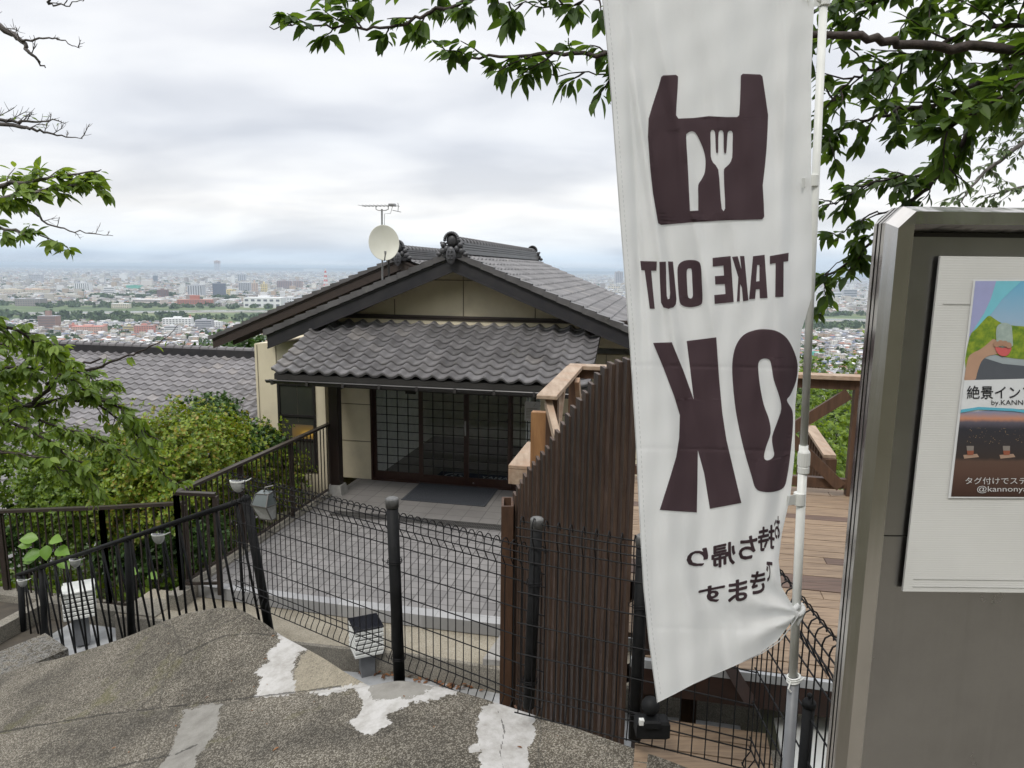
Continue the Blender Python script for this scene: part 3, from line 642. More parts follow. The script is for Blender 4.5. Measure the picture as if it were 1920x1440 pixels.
# rear roof, parallel and wider, standing behind and to the left
BU, BZ, BSL, BV0, BV1 = -5.36, 4.10, 0.40, 14.0, 19.5
bl = math.sqrt(1+BSL*BSL)
mb = MB()
tile_field(mb, HL((BU+3.4, BV0, BZ-BSL*3.4)), EV, (EU*(-1) + Vector((0,0,BSL))).normalized(), 20, int(3.4*bl/0.2275+0.5), (BV1-BV0)/20, 0.2275, A=0.042, lip=0.028, samp=6)
tile_field(mb, HL((BU-4.48, BV0, BZ-BSL*4.48)), EV, (EU + Vector((0,0,BSL))).normalized(), 20, int(4.48*bl/0.2275+0.5), (BV1-BV0)/20, 0.2275, A=0.042, lip=0.028, samp=6)
rr = part(mb, 'rear_roof_tiles', M['tile'])
mb = MB(HL); u1 = BU-4.46; z1 = BZ-BSL*4.46
for a, b, v0, v1 in ((-0.03, -0.07, BV0+0.05, BV1),):
    mb.add([(BU,v0,BZ+a),(u1,v0,z1+a),(u1,v1,z1+a),(BU,v1,BZ+a),(BU,v0,BZ+b),(u1,v0,z1+b),(u1,v1,z1+b),(BU,v1,BZ+b)],[(0,1,2,3),(4,7,6,5),(0,4,5,1),(1,5,6,2),(2,6,7,3)])
part(mb, 'rear_soffit', M['soffit'])
mb = MB(HL)
for v0, v1, a, b, du in ((BV0, BV0+0.05, -0.03, -0.23, 0), (BV0-0.02, BV0, 0.0, -0.05, 0.0), (BV0+0.30, BV0+0.34, -0.08, -0.30, 0.3)):
    for sg, run in ((-1, 4.42-du), (1, 3.4)):
        uu = BU+sg*run; zz = BZ-BSL*run
        mb.add([(BU,v0,BZ+a),(uu,v0,zz+a),(uu,v0,zz+b),(BU,v0,BZ+b),(BU,v1,BZ+a),(uu,v1,zz+a),(uu,v1,zz+b),(BU,v1,BZ+b)],[(0,1,2,3),(7,6,5,4),(0,4,5,1),(3,2,6,7),(1,5,6,2)])
part(mb, 'rear_barge_board', M['brownbarge'])
mb = MB(HL)
for k in range(int(4.46*bl/0.2275)):
    s0 = 4.50 - k*0.2275/bl; s1 = s0 - 0.235/bl
    u0, u1_ = BU-s0, BU-s1; z0, z1_ = BZ-BSL*s0, BZ-BSL*s1
    mb.add([(u0,BV0-0.05,z0+0.085),(u1_,BV0-0.05,z1_+0.045),(u1_,BV0-0.05,z1_-0.02),(u0,BV0-0.05,z0-0.01),(u0,BV0+0.14,z0+0.085),(u1_,BV0+0.14,z1_+0.045),(u1_,BV0+0.14,z1_-0.02),(u0,BV0+0.14,z0-0.01)],
           [(0,1,2,3),(7,6,5,4),(0,4,5,1),(3,2,6,7),(1,5,6,2),(4,0,3,7)])
part(mb, 'rear_verge_tile', M['tile'])
mb = MB(HL); ridge(mb, BU, BV0+0.05, BV1-0.1, BZ+0.02, 0.95); part(mb, 'rear_ridge', M['tile'])
mb = MB(HL); onigawara(mb, BU, BV0-0.04, BZ+0.02, 0.85); part(mb, 'rear_ridge_ornament', bpy.data.materials['ornament_grey'], smooth=True)
mb = MB(HL)
mb.add([(-9.0,14.9,-3),(-5.4,14.9,-3),(-5.4,14.9,BZ-0.12),(-9.0,14.9,BZ-BSL*3.64-0.1),(-9.0,19.4,-3),(-9.0,19.4,2.4)],[(0,1,2,3),(4,0,3,5)])
mb.add([(-5.4,14.9,2.6),(-2.5,14.9,2.6),(BU,14.9,BZ-0.1)],[(0,1,2)])
part(mb, 'rear_wall', M['cream'])
# canopy
EVV, EZ, TVV, TZ = 10.15, 2.24, 11.96, 2.96
CL, CR = -6.06, -1.00
sv = (EV*(TVV-EVV) + Vector((0,0,TZ-EZ))); sl = sv.length; sv.normalize()
ncol = 19
mb = MB(); tile_field(mb, HL((CL, EVV, EZ)), EU, sv, ncol, 10, (CR-CL)/ncol, sl/10, A=0.068, lip=0.042, samp=14)
part(mb, 'canopy_tiles', M['tile'])
mb = MB(HL)
k0 = (TZ-EZ)/(TVV-EVV)
mb.add([(CL+.02,EVV+.02,EZ-.015),(CR-.02,EVV+.02,EZ-.015),(CR-.02,TVV,TZ-.02),(CL+.02,TVV,TZ-.02),(CL+.02,EVV+.02,EZ-.10),(CR-.02,EVV+.02,EZ-.10),(CR-.02,TVV,TZ-.12),(CL+.02,TVV,TZ-.12)],
       [(0,3,2,1),(4,5,6,7),(0,1,5,4),(1,2,6,5),(3,0,4,7)])
mb.box((CL+.05, EVV+.05, EZ-.19), (CR-.05, EVV+.15, EZ-.09))
part(mb, 'canopy_frame', M['dark'])
mb = MB(HL)
mb.box((-6.3,11.90,TZ+0.075),(-0.5,11.98,TZ+0.135)); mb.box((-6.3,11.84,TZ+0.065),(-0.5,11.90,TZ+0.085)); mb.box((-6.3,11.87,TZ+0.10),(-0.5,11.901,TZ+0.12))
part(mb, 'flashing', M['brownbarge'])
mb = MB(HL); mb.box((CL+.1,11.86,TZ-0.05),(CR-.1,11.88,TZ+0.06)); part(mb, 'plaster_strip', M['cream'])
mb = MB(HL)      # gutter: half-round trough with brackets
vs = []
for u in (-6.12, -1.0):
    for i in range(9):
        t = math.pi + math.pi*i/8; vs.append((u, EVV-0.06+0.055*math.cos(t), EZ-0.10+0.05*math.sin(t)))
    for i in range(9):
        t = 2*math.pi - math.pi*i/8; vs.append((u, EVV-0.06+0.048*math.cos(t), EZ-0.10+0.043*math.sin(t)))
mb.add(vs, [(i, (i+1) % 18, 18+(i+1) % 18, 18+i) for i in range(18)] + [tuple(range(18)), tuple(range(18, 36))[::-1]])
mb.tube([(-6.12, EVV-0.118, EZ-0.098), (-1.0, EVV-0.118, EZ-0.098)], 0.011, 6)
for k in range(9):
    u = -6.0 + k*0.6; mb.box((u-.012, EVV-.13, EZ-.165), (u+.012, EVV+.03, EZ-.152)); mb.box((u-.02, EVV-.135, EZ-.16), (u+.02, EVV-.122, EZ-.09))
part(mb, 'gutter', M['gutter'])
mb = MB(HL); mb.bbox((-5.55, 11.03, 0.14), (-5.39, 11.19, EZ+0.22), 0.008); pl = part(mb, 'pillar', M['darkwood'])
mb = MB(HL); mb.add([(-5.62,10.96,0),(-5.32,10.96,0),(-5.32,11.26,0),(-5.62,11.26,0),(-5.58,11.0,0.17),(-5.36,11.0,0.17),(-5.36,11.22,0.17),(-5.58,11.22,0.17)],[(0,1,5,4),(1,2,6,5),(2,3,7,6),(3,0,4,7),(4,5,6,7)])
part(mb, 'pillar_base', M['stone'], pl)
mb = MB(HL); mb.box((-5.5, 11.2, 1.83), (-5.42, 12.04, 1.90)); part(mb, 'tie_beam', M['darkwood'])
mb = MB(HL); mb.tube([(-5.36, 11.9, 1.86), (-5.05, 11.9, 1.86), (-5.05, 11.9, 1.98)], 0.018, 6); mb.box((-5.16,11.86,1.84),(-5.06,11.93,1.93)); part(mb, 'wall_bracket', M['dark'])
# sliding lattice doors
for k, (ua, ub, vv) in enumerate(((-5.185, -4.235, 12.06), (-4.27, -3.37, 12.02), (-3.40, -2.56, 12.02), (-2.60, -1.95, 12.06))):
    mb = MB(HL); fw = 0.062; zt = 1.93
    mb.bbox((ua, vv, 0.02), (ua+fw, vv+0.035, zt), 0.004); mb.bbox((ub-fw, vv, 0.02), (ub, vv+0.035, zt), 0.004)
    mb.box((ua+fw, vv+0.002, 0.02), (ub-fw, vv+0.033, 0.17)); mb.box((ua+fw, vv+0.002, zt-0.07), (ub-fw, vv+0.033, zt))
    d = part(mb, 'door', M['doorframe'])
    mb = MB(HL); nx = 4; nz = 11
    for i in range(1, nx): x = ua+fw + (ub-ua-2*fw)*i/nx; mb.box((x-0.009, vv+0.006, 0.17), (x+0.009, vv+0.016, zt-0.07))
    for j in range(1, nz): z = 0.17 + (zt-0.24)*j/nz; mb.box((ua+fw, vv+0.0075, z-0.007), (ub-fw, vv+0.0175, z+0.007))
    part(mb, 'lattice', M['lattice'], d)
    mb = MB(HL); mb.add([(ua+fw, vv+0.022, 0.17), (ub-fw, vv+0.022, 0.17), (ub-fw, vv+0.022, zt-0.07), (ua+fw, vv+0.022, zt-0.07)], [(0,1,2,3)]); part(mb, 'glass', M['glass'], d)
    if k in (1, 2):
        mb = MB(HL); x = ub-fw/2 if k == 1 else ua+fw/2
        mb.bbox((x-0.014, vv-0.012, 0.95), (x+0.014, vv-0.001, 1.22), 0.003) if k == 1 else mb.lathe((x+0.12, vv-0.002, 0.08), [(0.016, 0), (0.016, 0.008)], 10, axis=(0, -1, 0))
        part(mb, 'handle', M['alu'], d)
mb = MB(HL); mb.box((-5.2, 12.0, 0.0), (-1.95, 12.1, 0.022)); mb.box((-5.2, 12.0, 1.93), (-1.95, 12.12, 2.0)); mb.box((-5.215, 12.0, 0), (-5.187, 12.1, 2.0)); part(mb, 'door_frame', M['doorframe'])
# left wing window, divided by dark rails, a warm lamp glowing inside
wl, wr = -6.83, -6.13
mb = MB(HL)
for x in (wl, wr): mb.box((x-0.035, 11.63, 0.2), (x+0.012, 11.70, 1.82))
for z in (0.2, 0.78, 1.22, 1.80): mb.box((wl-0.03, 11.632, z-0.02), (wr+0.01, 11.69, z+0.02))
wf = part(mb, 'window', M['lattice'])
mb = MB(HL); mb.add([(wl, 11.652, 0.2), (wr, 11.652, 0.2), (wr, 11.652, 1.8), (wl, 11.652, 1.8)], [(0,1,2,3)]); part(mb, 'window_glass', mat('dark_window_glass', (0.035, 0.038, 0.032), (0.05, 0.05, 0.04), 1.2, rough=0.12), wf)
lampm = bpy.data.materials.new('warm_lamp'); lampm.use_nodes = True; nt = lampm.node_tree; nt.nodes['Principled BSDF'].inputs['Emission Color'].default_value = (1, 0.55, 0.12, 1); nt.nodes['Principled BSDF'].inputs['Emission Strength'].default_value = 0.5
nt.nodes['Principled BSDF'].inputs['Base Color'].default_value = (0.1, 0.06, 0.02, 1)
gt = N(nt, 'ShaderNodeTexCoord'); gr = N(nt, 'ShaderNodeTexGradient', gradient_type='SPHERICAL'); mp = N(nt, 'ShaderNodeMapping'); mp.inputs['Scale'].default_value = (2.3, 2.3, 5.5)
mp.vector_type = 'POINT'; Lk(nt, gt.outputs['Object'], mp.inputs[0]); Lk(nt, mp.outputs[0], gr.inputs[0])
Lk(nt, ramp(nt, gr.outputs['Fac'], [(0.0, (0.03, 0.03, 0.028)), (0.6, (0.14, 0.085, 0.015)), (1.0, (0.6, 0.36, 0.05))]), nt.nodes['Principled BSDF'].inputs['Emission Color'])
mb = MB(HL); mb.add([(-6.60, 11.649, 0.80), (-6.145, 11.649, 0.80), (-6.145, 11.649, 1.06), (-6.60, 11.649, 1.06)], [(0,1,2,3)])
lo = mb.build('lit_lampshade', lampm, house); lo['label'] = 'warm orange lamp glow behind the wing window'
me = lo.data; off = Vector(WL[house.name]); sh = HL((-6.28, 11.649, 0.90)) - off
for v in me.vertices: v.co -= sh
lo.location = sh
# interior seen through the doors
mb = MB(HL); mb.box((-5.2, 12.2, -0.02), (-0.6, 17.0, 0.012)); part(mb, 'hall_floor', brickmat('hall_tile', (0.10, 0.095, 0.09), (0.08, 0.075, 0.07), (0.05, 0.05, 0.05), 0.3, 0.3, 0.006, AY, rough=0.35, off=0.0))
mb = MB(HL)
mb.box((-5.28, 12.21, 0), (-5.19, 17.0, 2.45)); mb.box((-5.2, 15.6, 0.0), (-3.2, 15.7, 2.45)); mb.box((-3.2, 15.2, 0), (-2.9, 15.7, 2.45)); mb.box((-5.2, 17.0, 0), (-2.9, 17.1, 2.45)); mb.box((-0.6, 14.5, 0.0), (-0.5, 14.7, 2.45)); mb.box((-2.899, 17.0, 0), (-0.5, 17.1, 0.4)); mb.box((-2.899, 17.0, 2.1), (-0.5, 17.1, 2.45))  # right side left open and rear opening widened to let skylight in
part(mb, 'hall_wall', M['whitewall'])
mb = MB(HL); mb.box((-5.3, 12.2, 2.45), (-0.5, 17.1, 2.5)); part(mb, 'hall_ceiling', M['whitewall'])
mb = MB(HL); mb.beam((-3.75, 15.5, 2.0), (-3.0, 15.1, 1.15), 0.04, 0.04); mb.beam((-3.0, 15.1, 1.15), (-3.0, 15.1, 0.9), 0.03, 0.03, up=(1, 0, 0)); part(mb, 'handrail', M['lattice'])
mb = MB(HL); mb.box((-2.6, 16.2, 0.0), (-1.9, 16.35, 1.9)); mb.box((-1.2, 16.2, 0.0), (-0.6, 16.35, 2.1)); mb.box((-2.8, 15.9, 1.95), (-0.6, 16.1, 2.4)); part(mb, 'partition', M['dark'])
mb = MB(HL); mb.box((-1.85, 16.95, 0.75), (-1.25, 16.99, 1.45)); mb.box((-2.95, 16.95, 0.75), (-2.65, 16.99, 1.5)); part(mb, 'far_window', mat('bright_window', (0.8, 0.82, 0.85), rough=0.5))
mb = MB(HL); mb.box((-4.0, 15.59, 0.95), (-3.93, 15.598, 1.07)); mb.box((-3.42, 15.59, 0.42), (-3.33, 15.598, 0.52)); part(mb, 'wall_switch', M['alu'])
mb = MB(HL); mb.box((-4.75, 12.6, 1.55), (-4.55, 12.64, 2.1)); part(mb, 'hanging_coat', M['dark']); 
def text_mesh(txt, size=1.0, bold=0.0):
    c = bpy.data.curves.new('lettering', 'FONT'); c.body = txt; c.size = size; c.offset = bold; c.align_x = 'LEFT'; c.resolution_u = 3
    o = bpy.data.objects.new('lettering', c); COL.objects.link(o)
    bpy.context.view_layer.update()
    me = bpy.data.meshes.new_from_object(o.evaluated_get(bpy.context.evaluated_depsgraph_get()))
    V = [tuple(v.co) for v in me.vertices]; Fc = [tuple(p.vertices) for p in me.polygons]
    bpy.data.objects.remove(o); bpy.data.curves.remove(c); bpy.data.meshes.remove(me)
    return V, Fc
def put_text(mb, txt, place, bold=0.0, mi=0, box=None):
    """place(a, b) with a, b in 0..1 over the text's bounding box"""
    V, Fc = text_mesh(txt, 1.0, bold)
    if not V: return
    xs = [v[0] for v in V]; ys = [v[1] for v in V]; x0, x1, y0, y1 = min(xs), max(xs), min(ys), max(ys)
    mb.add([place((v[0]-x0)/(x1-x0), (v[1]-y0)/(y1-y0)) for v in V], Fc, mi)
# things at the entrance
mm = thing('event_mat', tuple(HL((-3.2, 12.55, 0.02))), 'navy mat with pale round emblem and lettering lying just inside the glass doors', 'door mat')
mb = MB(HL); mb.box((-4.1, 12.30, 0.014), (-2.2, 12.80, 0.022)); mb.build('mat_body', M['navy'], mm)
mb = MB(HL)
vs = []; 
for i in range(25):
    a = 2*math.pi*i/24
    for r_ in (0.85, 1.0): vs.append((-3.72+0.24*r_*math.cos(a), 12.55+0.19*r_*math.sin(a), 0.0245))
mb.add(vs, [(2*i, 2*i+1, 2*i+3, 2*i+2) for i in range(24)])
for i in range(6):
    a = 2*math.pi*i/6; x, y = -3.72+0.09*math.cos(a), 12.55+0.08*math.sin(a); mb.add([(x-.03, y-.025, .0245), (x+.03, y-.025, .0245), (x+.02, y+.03, .0245), (x-.02, y+.03, .0245)], [(0,1,2,3)])
put_text(mb, 'YAMA CUP', lambda a, b: (-3.25+a*0.95, 12.52+b*0.15, 0.0245), 0.01)
mb.build('mat_print', M['paleprint'], mm)
mb = MB(HL); mb.bbox((-4.26, 11.02, 0.003), (-2.78, 12.0, 0.016), 0.004)
for i in range(36): mb.box((-4.22, 11.05+i*0.026, 0.016), (-2.82, 11.06+i*0.026, 0.021))
tag(mb.build('entrance_mat', M['mat']), 'charcoal ribbed mat on the porch floor before the lattice doors', 'door mat')
gt_ = thing('drain_grate', tuple(HL((-3.5, 10.2, 0))), 'long steel drain grate set across the courtyard paving', 'drain grate')
mb = MB(HL)
for vv in (10.02, 10.13, 10.24): mb.box((-5.1, vv-0.006, 0.002), (-1.0, vv+0.006, 0.012))
mb.build('grate_frame', M['grate'], gt_)
mb = MB(HL)
for i in range(150): mb.box((-5.1+i*0.0275, 10.03, 0.001), (-5.1+i*0.0275+0.012, 10.23, 0.008))
mb.build('grate_bars', M['grate'], gt_)
mb = MB(HL); mb.box((-5.1, 10.03, -0.01), (-1.0, 10.23, 0.0008)); mb.build('channel', M['dark'], gt_)
pn = thing('paper_notice', tuple(HL((-2.2, 12.0, 1.4))), 'white printed paper notice taped to the rightmost glass door', 'notice')
mb = MB(HL); mb.box((-2.33, 12.052, 1.28), (-2.06, 12.056, 1.63)); mb.build('paper', mat('paper', (0.62, 0.62, 0.62), rough=0.8), pn)
mb = MB(HL)
for i in range(7): mb.box((-2.30, 12.0505, 1.50-i*0.028), (-2.30+0.2-0.03*(i % 3), 12.0515, 1.508-i*0.028))
mb.beam((-2.13, 12.051, 1.60), (-2.17, 12.051, 1.54), 0.004, 0.006)
mb.build('print_lines', M['joint'], pn)

# antenna and dish on the left slope
def onroof(u, v): return (u, v, roofz(u))
an = thing('tv_antenna', tuple(HL((-5.05, 12.1, roofz(-5.05)))), 'thin rod TV antenna on a mast above the satellite dish', 'antenna')
A0 = inv(atv(716, 470, 12.1)); A1 = inv(atv(716, 392, 12.1))
mb = MB(HL); mb.tube([(A0.x, 12.1, roofz(A0.x)-0.02), (A1.x, 12.1, A1.z)], 0.016, 6); mb.build('mast', M['alu'], an)
al = inv(atv(679, 386, 12.1)); ar = inv(atv(746, 386, 12.1))
mb = MB(HL); mb.tube([al, ar], 0.009, 5)
b0 = inv(atv(705, 387, 12.1)); b1 = inv(atv(728, 387, 12.1))
mb.tube([b0, (b0.x, 12.1, b0.z-0.05), (b0.x+0.05, 12.1, b0.z-0.07), (b1.x-0.05, 12.1, b0.z-0.07), (b1.x, 12.1, b0.z-0.05), b1], 0.009, 5)
for i in range(10): x = al.x + (ar.x-al.x)*i/9.5; mb.tube([(x, 11.92, al.z), (x, 12.28, al.z)], 0.004, 4)
mb.tube([(ar.x, 12.1, ar.z-0.09), (ar.x+0.01, 12.1, ar.z), (ar.x, 12.1, ar.z+0.05)], 0.006, 4); mb.tube([(ar.x-0.02, 11.9, ar.z-0.09), (ar.x-0.02, 12.3, ar.z-0.09)], 0.006, 4)
mb.bbox((b1.x+0.02, 12.05, b1.z-0.0), (b1.x+0.13, 12.15, b1.z+0.05), 0.01); mb.tube([(b1.x+0.08, 12.1, b1.z), (b1.x+0.04, 12.1, b1.z-0.12), (A1.x+0.05, 12.1, A1.z-0.08), (A1.x+0.04, 12.1, A1.z-0.4)], 0.005, 4)
mb.build('boom', M['alu'], an)
dsh = thing('satellite_dish', tuple(HL((-5.0, 11.9, roofz(-5.0)))), 'round cream satellite dish mounted on the left roof slope', 'satellite dish')
dc = atv(720, 455, 11.9); nrm = (CAM + Vector((1.2, 0, 3.5)) - dc).normalized()
mb = MB(); q = nrm.to_track_quat('Z', 'Y'); prof = [(0.275*t, -0.05+0.05*t*t) for t in [i/8 for i in range(9)]] + [(0.283, 0.002), (0.28, -0.012)] + [(0.27*t, -0.062+0.05*t*t) for t in [1-i/8 for i in range(9)]]
vs = [dc + q @ Vector((r_*math.cos(2*math.pi*k/40)*0.94, r_*math.sin(2*math.pi*k/40)*1.12, z)) for r_, z in prof for k in range(40)]
mb.add(vs, [(i*40+k, i*40+(k+1) % 40, (i+1)*40+(k+1) % 40, (i+1)*40+k) for i in range(len(prof)-1) for k in range(40)])
mb.build('reflector', M['dish'], dsh, smooth=True)
mb = MB(); lo_ = dc - Vector((0.0, 0, 0.26)); fo = dc + nrm*0.24 - Vector((0, 0, 0.25))
mb.tube([lo_ + Vector((0.02, 0, 0)), lo_ + Vector((0.02, -0.1, -0.05)), fo], 0.011, 6); mb.bbox(tuple(fo - Vector((.016, .016, .01))), tuple(fo + Vector((.016, .016, .05))), 0.005); mb.build('feed_arm', M['alu'], dsh)
mp_ = inv(dc); 
mb = MB(HL); mb.tube([(mp_.x+0.02, 12.05, mp_.z-0.08), (mp_.x+0.03, 12.03, roofz(mp_.x+0.03)-0.05)], 0.02, 8); mb.bbox((mp_.x-0.05, 12.02, mp_.z-0.16), (mp_.x+0.07, 12.09, mp_.z-0.02), 0.01); mb.bbox((mp_.x-0.01, 11.90, roofz(mp_.x)-0.03), (mp_.x+0.08, 12.05, roofz(mp_.x)+0.13), 0.01)
mb.build('mount', M['gutter'], dsh)

# lower building at the left: one broad tiled slope facing the street
lh = thing('lower_building', tuple(HL((-13, 17.6, -3))), 'low neighbouring building with a broad grey wave tiled roof', 'building')
LZ, LV, LSL = 1.42, 17.6, 0.43
ls = (EV + Vector((0, 0, LSL))).normalized(); n_r = 34; th = 0.235
eo = HL((-20.0, LV, LZ)) - ls*(n_r*th)
mb = MB(); tile_field(mb, eo, EU, ls, 44, n_r, 0.29, th, A=0.062, lip=0.038, samp=8); mb.build('roof_tiles', M['tile2'], lh)
mb = MB(HL); mb.bbox((-20.05, LV-0.13, LZ-0.02), (-7.0, LV+0.15, LZ+0.19), 0.02); rg = mb.build('ridge', M['barge'], lh)
mb = MB(HL)
for k in range(48): a = -20.05+k*0.272; mb.tube([(a, LV, LZ+0.19), (a+0.03, LV, LZ+0.19), (a+0.031, LV, LZ+0.185), (a+0.27, LV, LZ+0.185)], [0.10, 0.10, 0.085, 0.085], 10)
mb.build('ridge_cap', M['tile2'], rg, smooth=False)
e = toL(eo); mb = MB(HL)
mb.add([(-19.9, e.y+0.3, e.z), (-7.3, e.y+0.3, e.z), (-7.3, LV, LZ-0.06), (-19.9, LV, LZ-0.06), (-19.9, LV+7, LZ-3), (-7.3, LV+7, LZ-3)], [(0,1,2,3), (3,2,5,4)])
mb.build('roof_deck', M['soffit'], lh)
mb = MB(HL); mb.box((-19.5, e.y+0.9, -6), (-7.4, LV+6.5, e.z+0.1)); mb.build('wall', M['cream'], lh)

# ---------------------------------------------------------------- railings
def railing(name, pts, tops, foot, label, spacing=0.115, post_every=1.35, group=None, bottom=0.10):
    """bronze baluster railing through plan points pts (world xy) with a top height per point"""
    t = thing(name, (pts[0][0], pts[0][1], foot[0]), label, 'railing', group)
    cap, lowr, bal = MB(), MB(), MB()
    nb = 0
    for i in range(len(pts)-1):
        a = Vector((*pts[i], tops[i])); b = Vector((*pts[i+1], tops[i+1])); fa, fb = foot[i], foot[i+1]
        d = b-a; L = Vector((d.x, d.y, 0)).length
        cap.beam(a, b, 0.075, 0.038)
        la, lb = Vector((a.x, a.y, fa+bottom)), Vector((b.x, b.y, fb+bottom)); lowr.beam(la, lb, 0.035, 0.03)
        n = max(1, round(L/spacing))
        for k in range(n+1):
            f = k/n; p = a.lerp(b, f); z0 = fa+(fb-fa)*f+bottom
            bal.box((p.x-0.008, p.y-0.008, z0), (p.x+0.008, p.y+0.008, p.z-0.015))
        m = max(1, round(L/post_every))
        for k in range(m+1):
            f = k/m; p = a.lerp(b, f); z0 = fa+(fb-fa)*f
            pm_ = MB(); pm_.bbox((p.x-0.027, p.y-0.027, z0-0.05), (p.x+0.027, p.y+0.027, p.z-0.018), 0.004); pm_.build('post', M['bronze'], t)
    cap.build('handrail', M['bronze'], t); lowr.build('bottom_rail', M['bronze'], t); bal.build('baluster_row', M['bronze'], t)
    return t
P2 = lambda u, v: (HL((u, v, 0)).x, HL((u, v, 0)).y)
railing('courtyard_railing', [P2(-5.15, 7.25), P2(-5.58, 7.12), P2(-5.58, 11.1)], [1.22, 1.25, 1.24], [0, 0, 0], 'brown metal railing along the left edge of the brick courtyard up to the pillar')
railing('path_railing', [P2(-5.62, 7.30), P2(-6.9, 7.40), P2(-10.2, 7.5)], [1.06, 0.86, 0.45], [-0.35, -0.55, -0.75], 'brown metal railing sloping down to the left before the azalea bushes')
mb = MB(HL); mb.box((-5.68, 6.95, -0.5), (-5.50, 11.3, 0.03)); tag(mb.build('courtyard_kerb', M['plainconc']), kind='structure')
mb = MB(HL); mb.box((-12, 7.30, -1.2), (-5.685, 7.50, -0.45)); mb.box((-6.2, 6.75, -0.9), (-5.685, 7.29, -0.15)); tag(mb.build('path_kerb', M['plainconc']), kind='structure')
mb = MB(HL); mb.box((-7.7, 5.3, -1.2), (-7.55, 7.2, -0.35)); mb.box((-7.54, 7.05, -1.2), (-4.9, 7.2, -0.33)); tag(mb.build('landing_kerb', M['plainconc']), kind='structure')

# black stair railing
RA, RB = atY(458, 937, 5.42), atY(33, 1078, 8.2)
st = thing('stair_railing', (RA.x, RA.y, 1.4), 'black round bar stair railing running down to the left with solar lights on it', 'railing')
mb = MB(); mb.tube([RA, RB], 0.024, 10); mb.build('handrail', M['post'], st, smooth=True)
vert, slan = MB(), MB()
for k in range(16):
    f = (k+0.35)/16; p = RA.lerp(RB, 1-((1-f)**1.0)); h = 0.92
    vert.tube([p, p+Vector((0.02, 0, -h-0.25))], 0.0105, 6)
    slan.tube([p+Vector((0.0, 0, -0.02)), p+Vector((0.15, 0.0, -h-0.2))], 0.0105, 6)
vert.build('upright_bars', M['post'], st, smooth=True); slan.build('slanted_bars', M['post'], st, smooth=True)
for x0, y0, x1, y1, Y, r_ in ((462, 935, 508, 1200, 5.36, 0.036), (240, 1008, 247, 1200, 6.6, 0.036), (78, 1065, 86, 1215, 7.8, 0.034), (38, 1080, 46, 1225, 8.15, 0.036)):
    mb = MB(); mb.tube([atY(x0, y0, Y), atY(x1, y1, Y)], r_, 12); mb.build('post', M['post'], st, smooth=True)
mb = MB(); mb.ell(atY(462, 936, 5.36), (0.038, 0.038, 0.038), 10); mb.build('post_cap', M['post'], st, smooth=True)

# ---------------------------------------------------------------- black wire mesh fence
def mesh_panel(t, P0, P1, H, spacing=0.06, r_=0.0033, side=1):
    P0, P1 = Vector(P0), Vector(P1); d = (P1-P0); L = d.length; d.normalize(); n = Vector((d.y, -d.x, 0)).normalized()*side
    if n.y > 0 and abs(n.y) > 0.2: n = -n
    n = -n
    mb = MB(); Z = Vector((0, 0, 1)); cnt = int(L/spacing)
    for k in range(cnt+1):
        b = P0 + d*(L*k/cnt)
        j = random.uniform(-0.003, 0.003)
        prof = [(0.035, 0.0), (0.028, 0.03), (0.0, 0.075), (0.0, H*0.35), (j, H*0.7), (0.0, H-0.155), (0.036, H-0.085), (0.036, H-0.03), (0.028, H-0.008), (0.008, H+0.004), (-0.014, H-0.006), (-0.028, H-0.03), (-0.03, H-0.05)]
        mb.tube([b + n*(-q) + Z*z for q, z in prof], r_, 5)
    mb.build('upright_wires', M['mesh'], t)
    mb = MB()
    for q, z in ((0.03, 0.0), (0.0, 0.085), (0.0, 0.135), (0.0, 0.30), (0.0, 0.46), (0.0, 0.62), (0.0, 0.78), (0.004, H-0.15), (0.036, H-0.09), (0.036, H-0.045), (-0.028, H-0.035)):
        if 0.2 < z < H-0.2: z = z*H
        sag = random.uniform(-0.004, 0.004)
        mb.tube([P0 - n*q*1.0 + Z*z - d*0.02, P0.lerp(P1, 0.5) - n*q + Z*(z+sag), P1 - n*q + Z*z + d*0.02], r_*1.15, 5)
    mb.build('level_wires', M['mesh'], t)
def fence_post(t, top, bot, r_=0.033):
    mb = MB(); mb.tube([top, bot], r_, 14); p = mb.build('post', M['post'], t, smooth=True)
    ax = (top-bot).normalized(); mb = MB(); mb.lathe(top - ax*0.045, [(r_*1.12, 0), (r_*1.14, 0.044), (r_*1.10, 0.052), (r_*0.9, 0.057), (r_*0.2, 0.059)], 14, axis=tuple(ax)); mb.build('post_cap', M['cap'], p, smooth=True)
    mb = MB()
    for f in (0.33, 0.86):
        c = top.lerp(bot, f)
        for dz_ in (0, 0.012): mb.tube([c + Vector((r_*1.25*math.cos(a), r_*1.25*math.sin(a), dz_+0.006*math.sin(3*a))) for a in [2*math.pi*k/10 for k in range(11)]], 0.0022, 4)
        mb.tube([c + Vector((-r_*1.2, -0.01, 0)), c + Vector((-r_*1.9, -0.02, 0.012)), c + Vector((-r_*2.0, -0.02, 0.03))], 0.002, 4)
    mb.build('tie_wire', M['mesh'], p)
f1 = thing('mesh_fence', (-0.7, 4.0, 1.45), 'black wire mesh fence panel with curled top, left panel before the brick courtyard', 'mesh fence', 'black wire mesh fence panels')
m0 = atY(432, 886, 5.33); mesh_panel(f1, (m0.x, m0.y, m0.z-1.02), (0.17, 3.58, 1.45), 1.02)
fence_post(f1, atY(735, 937, 4.02), atY(749, 1280, 4.02), 0.035)
f2 = thing('mesh_fence', (0.6, 3.3, 1.6), 'black wire mesh fence panel with curled top before the dark board fence', 'mesh fence', 'black wire mesh fence panels')
mesh_panel(f2, (0.06, 3.42, 1.63), (1.14, 3.08, 1.58), 1.06)
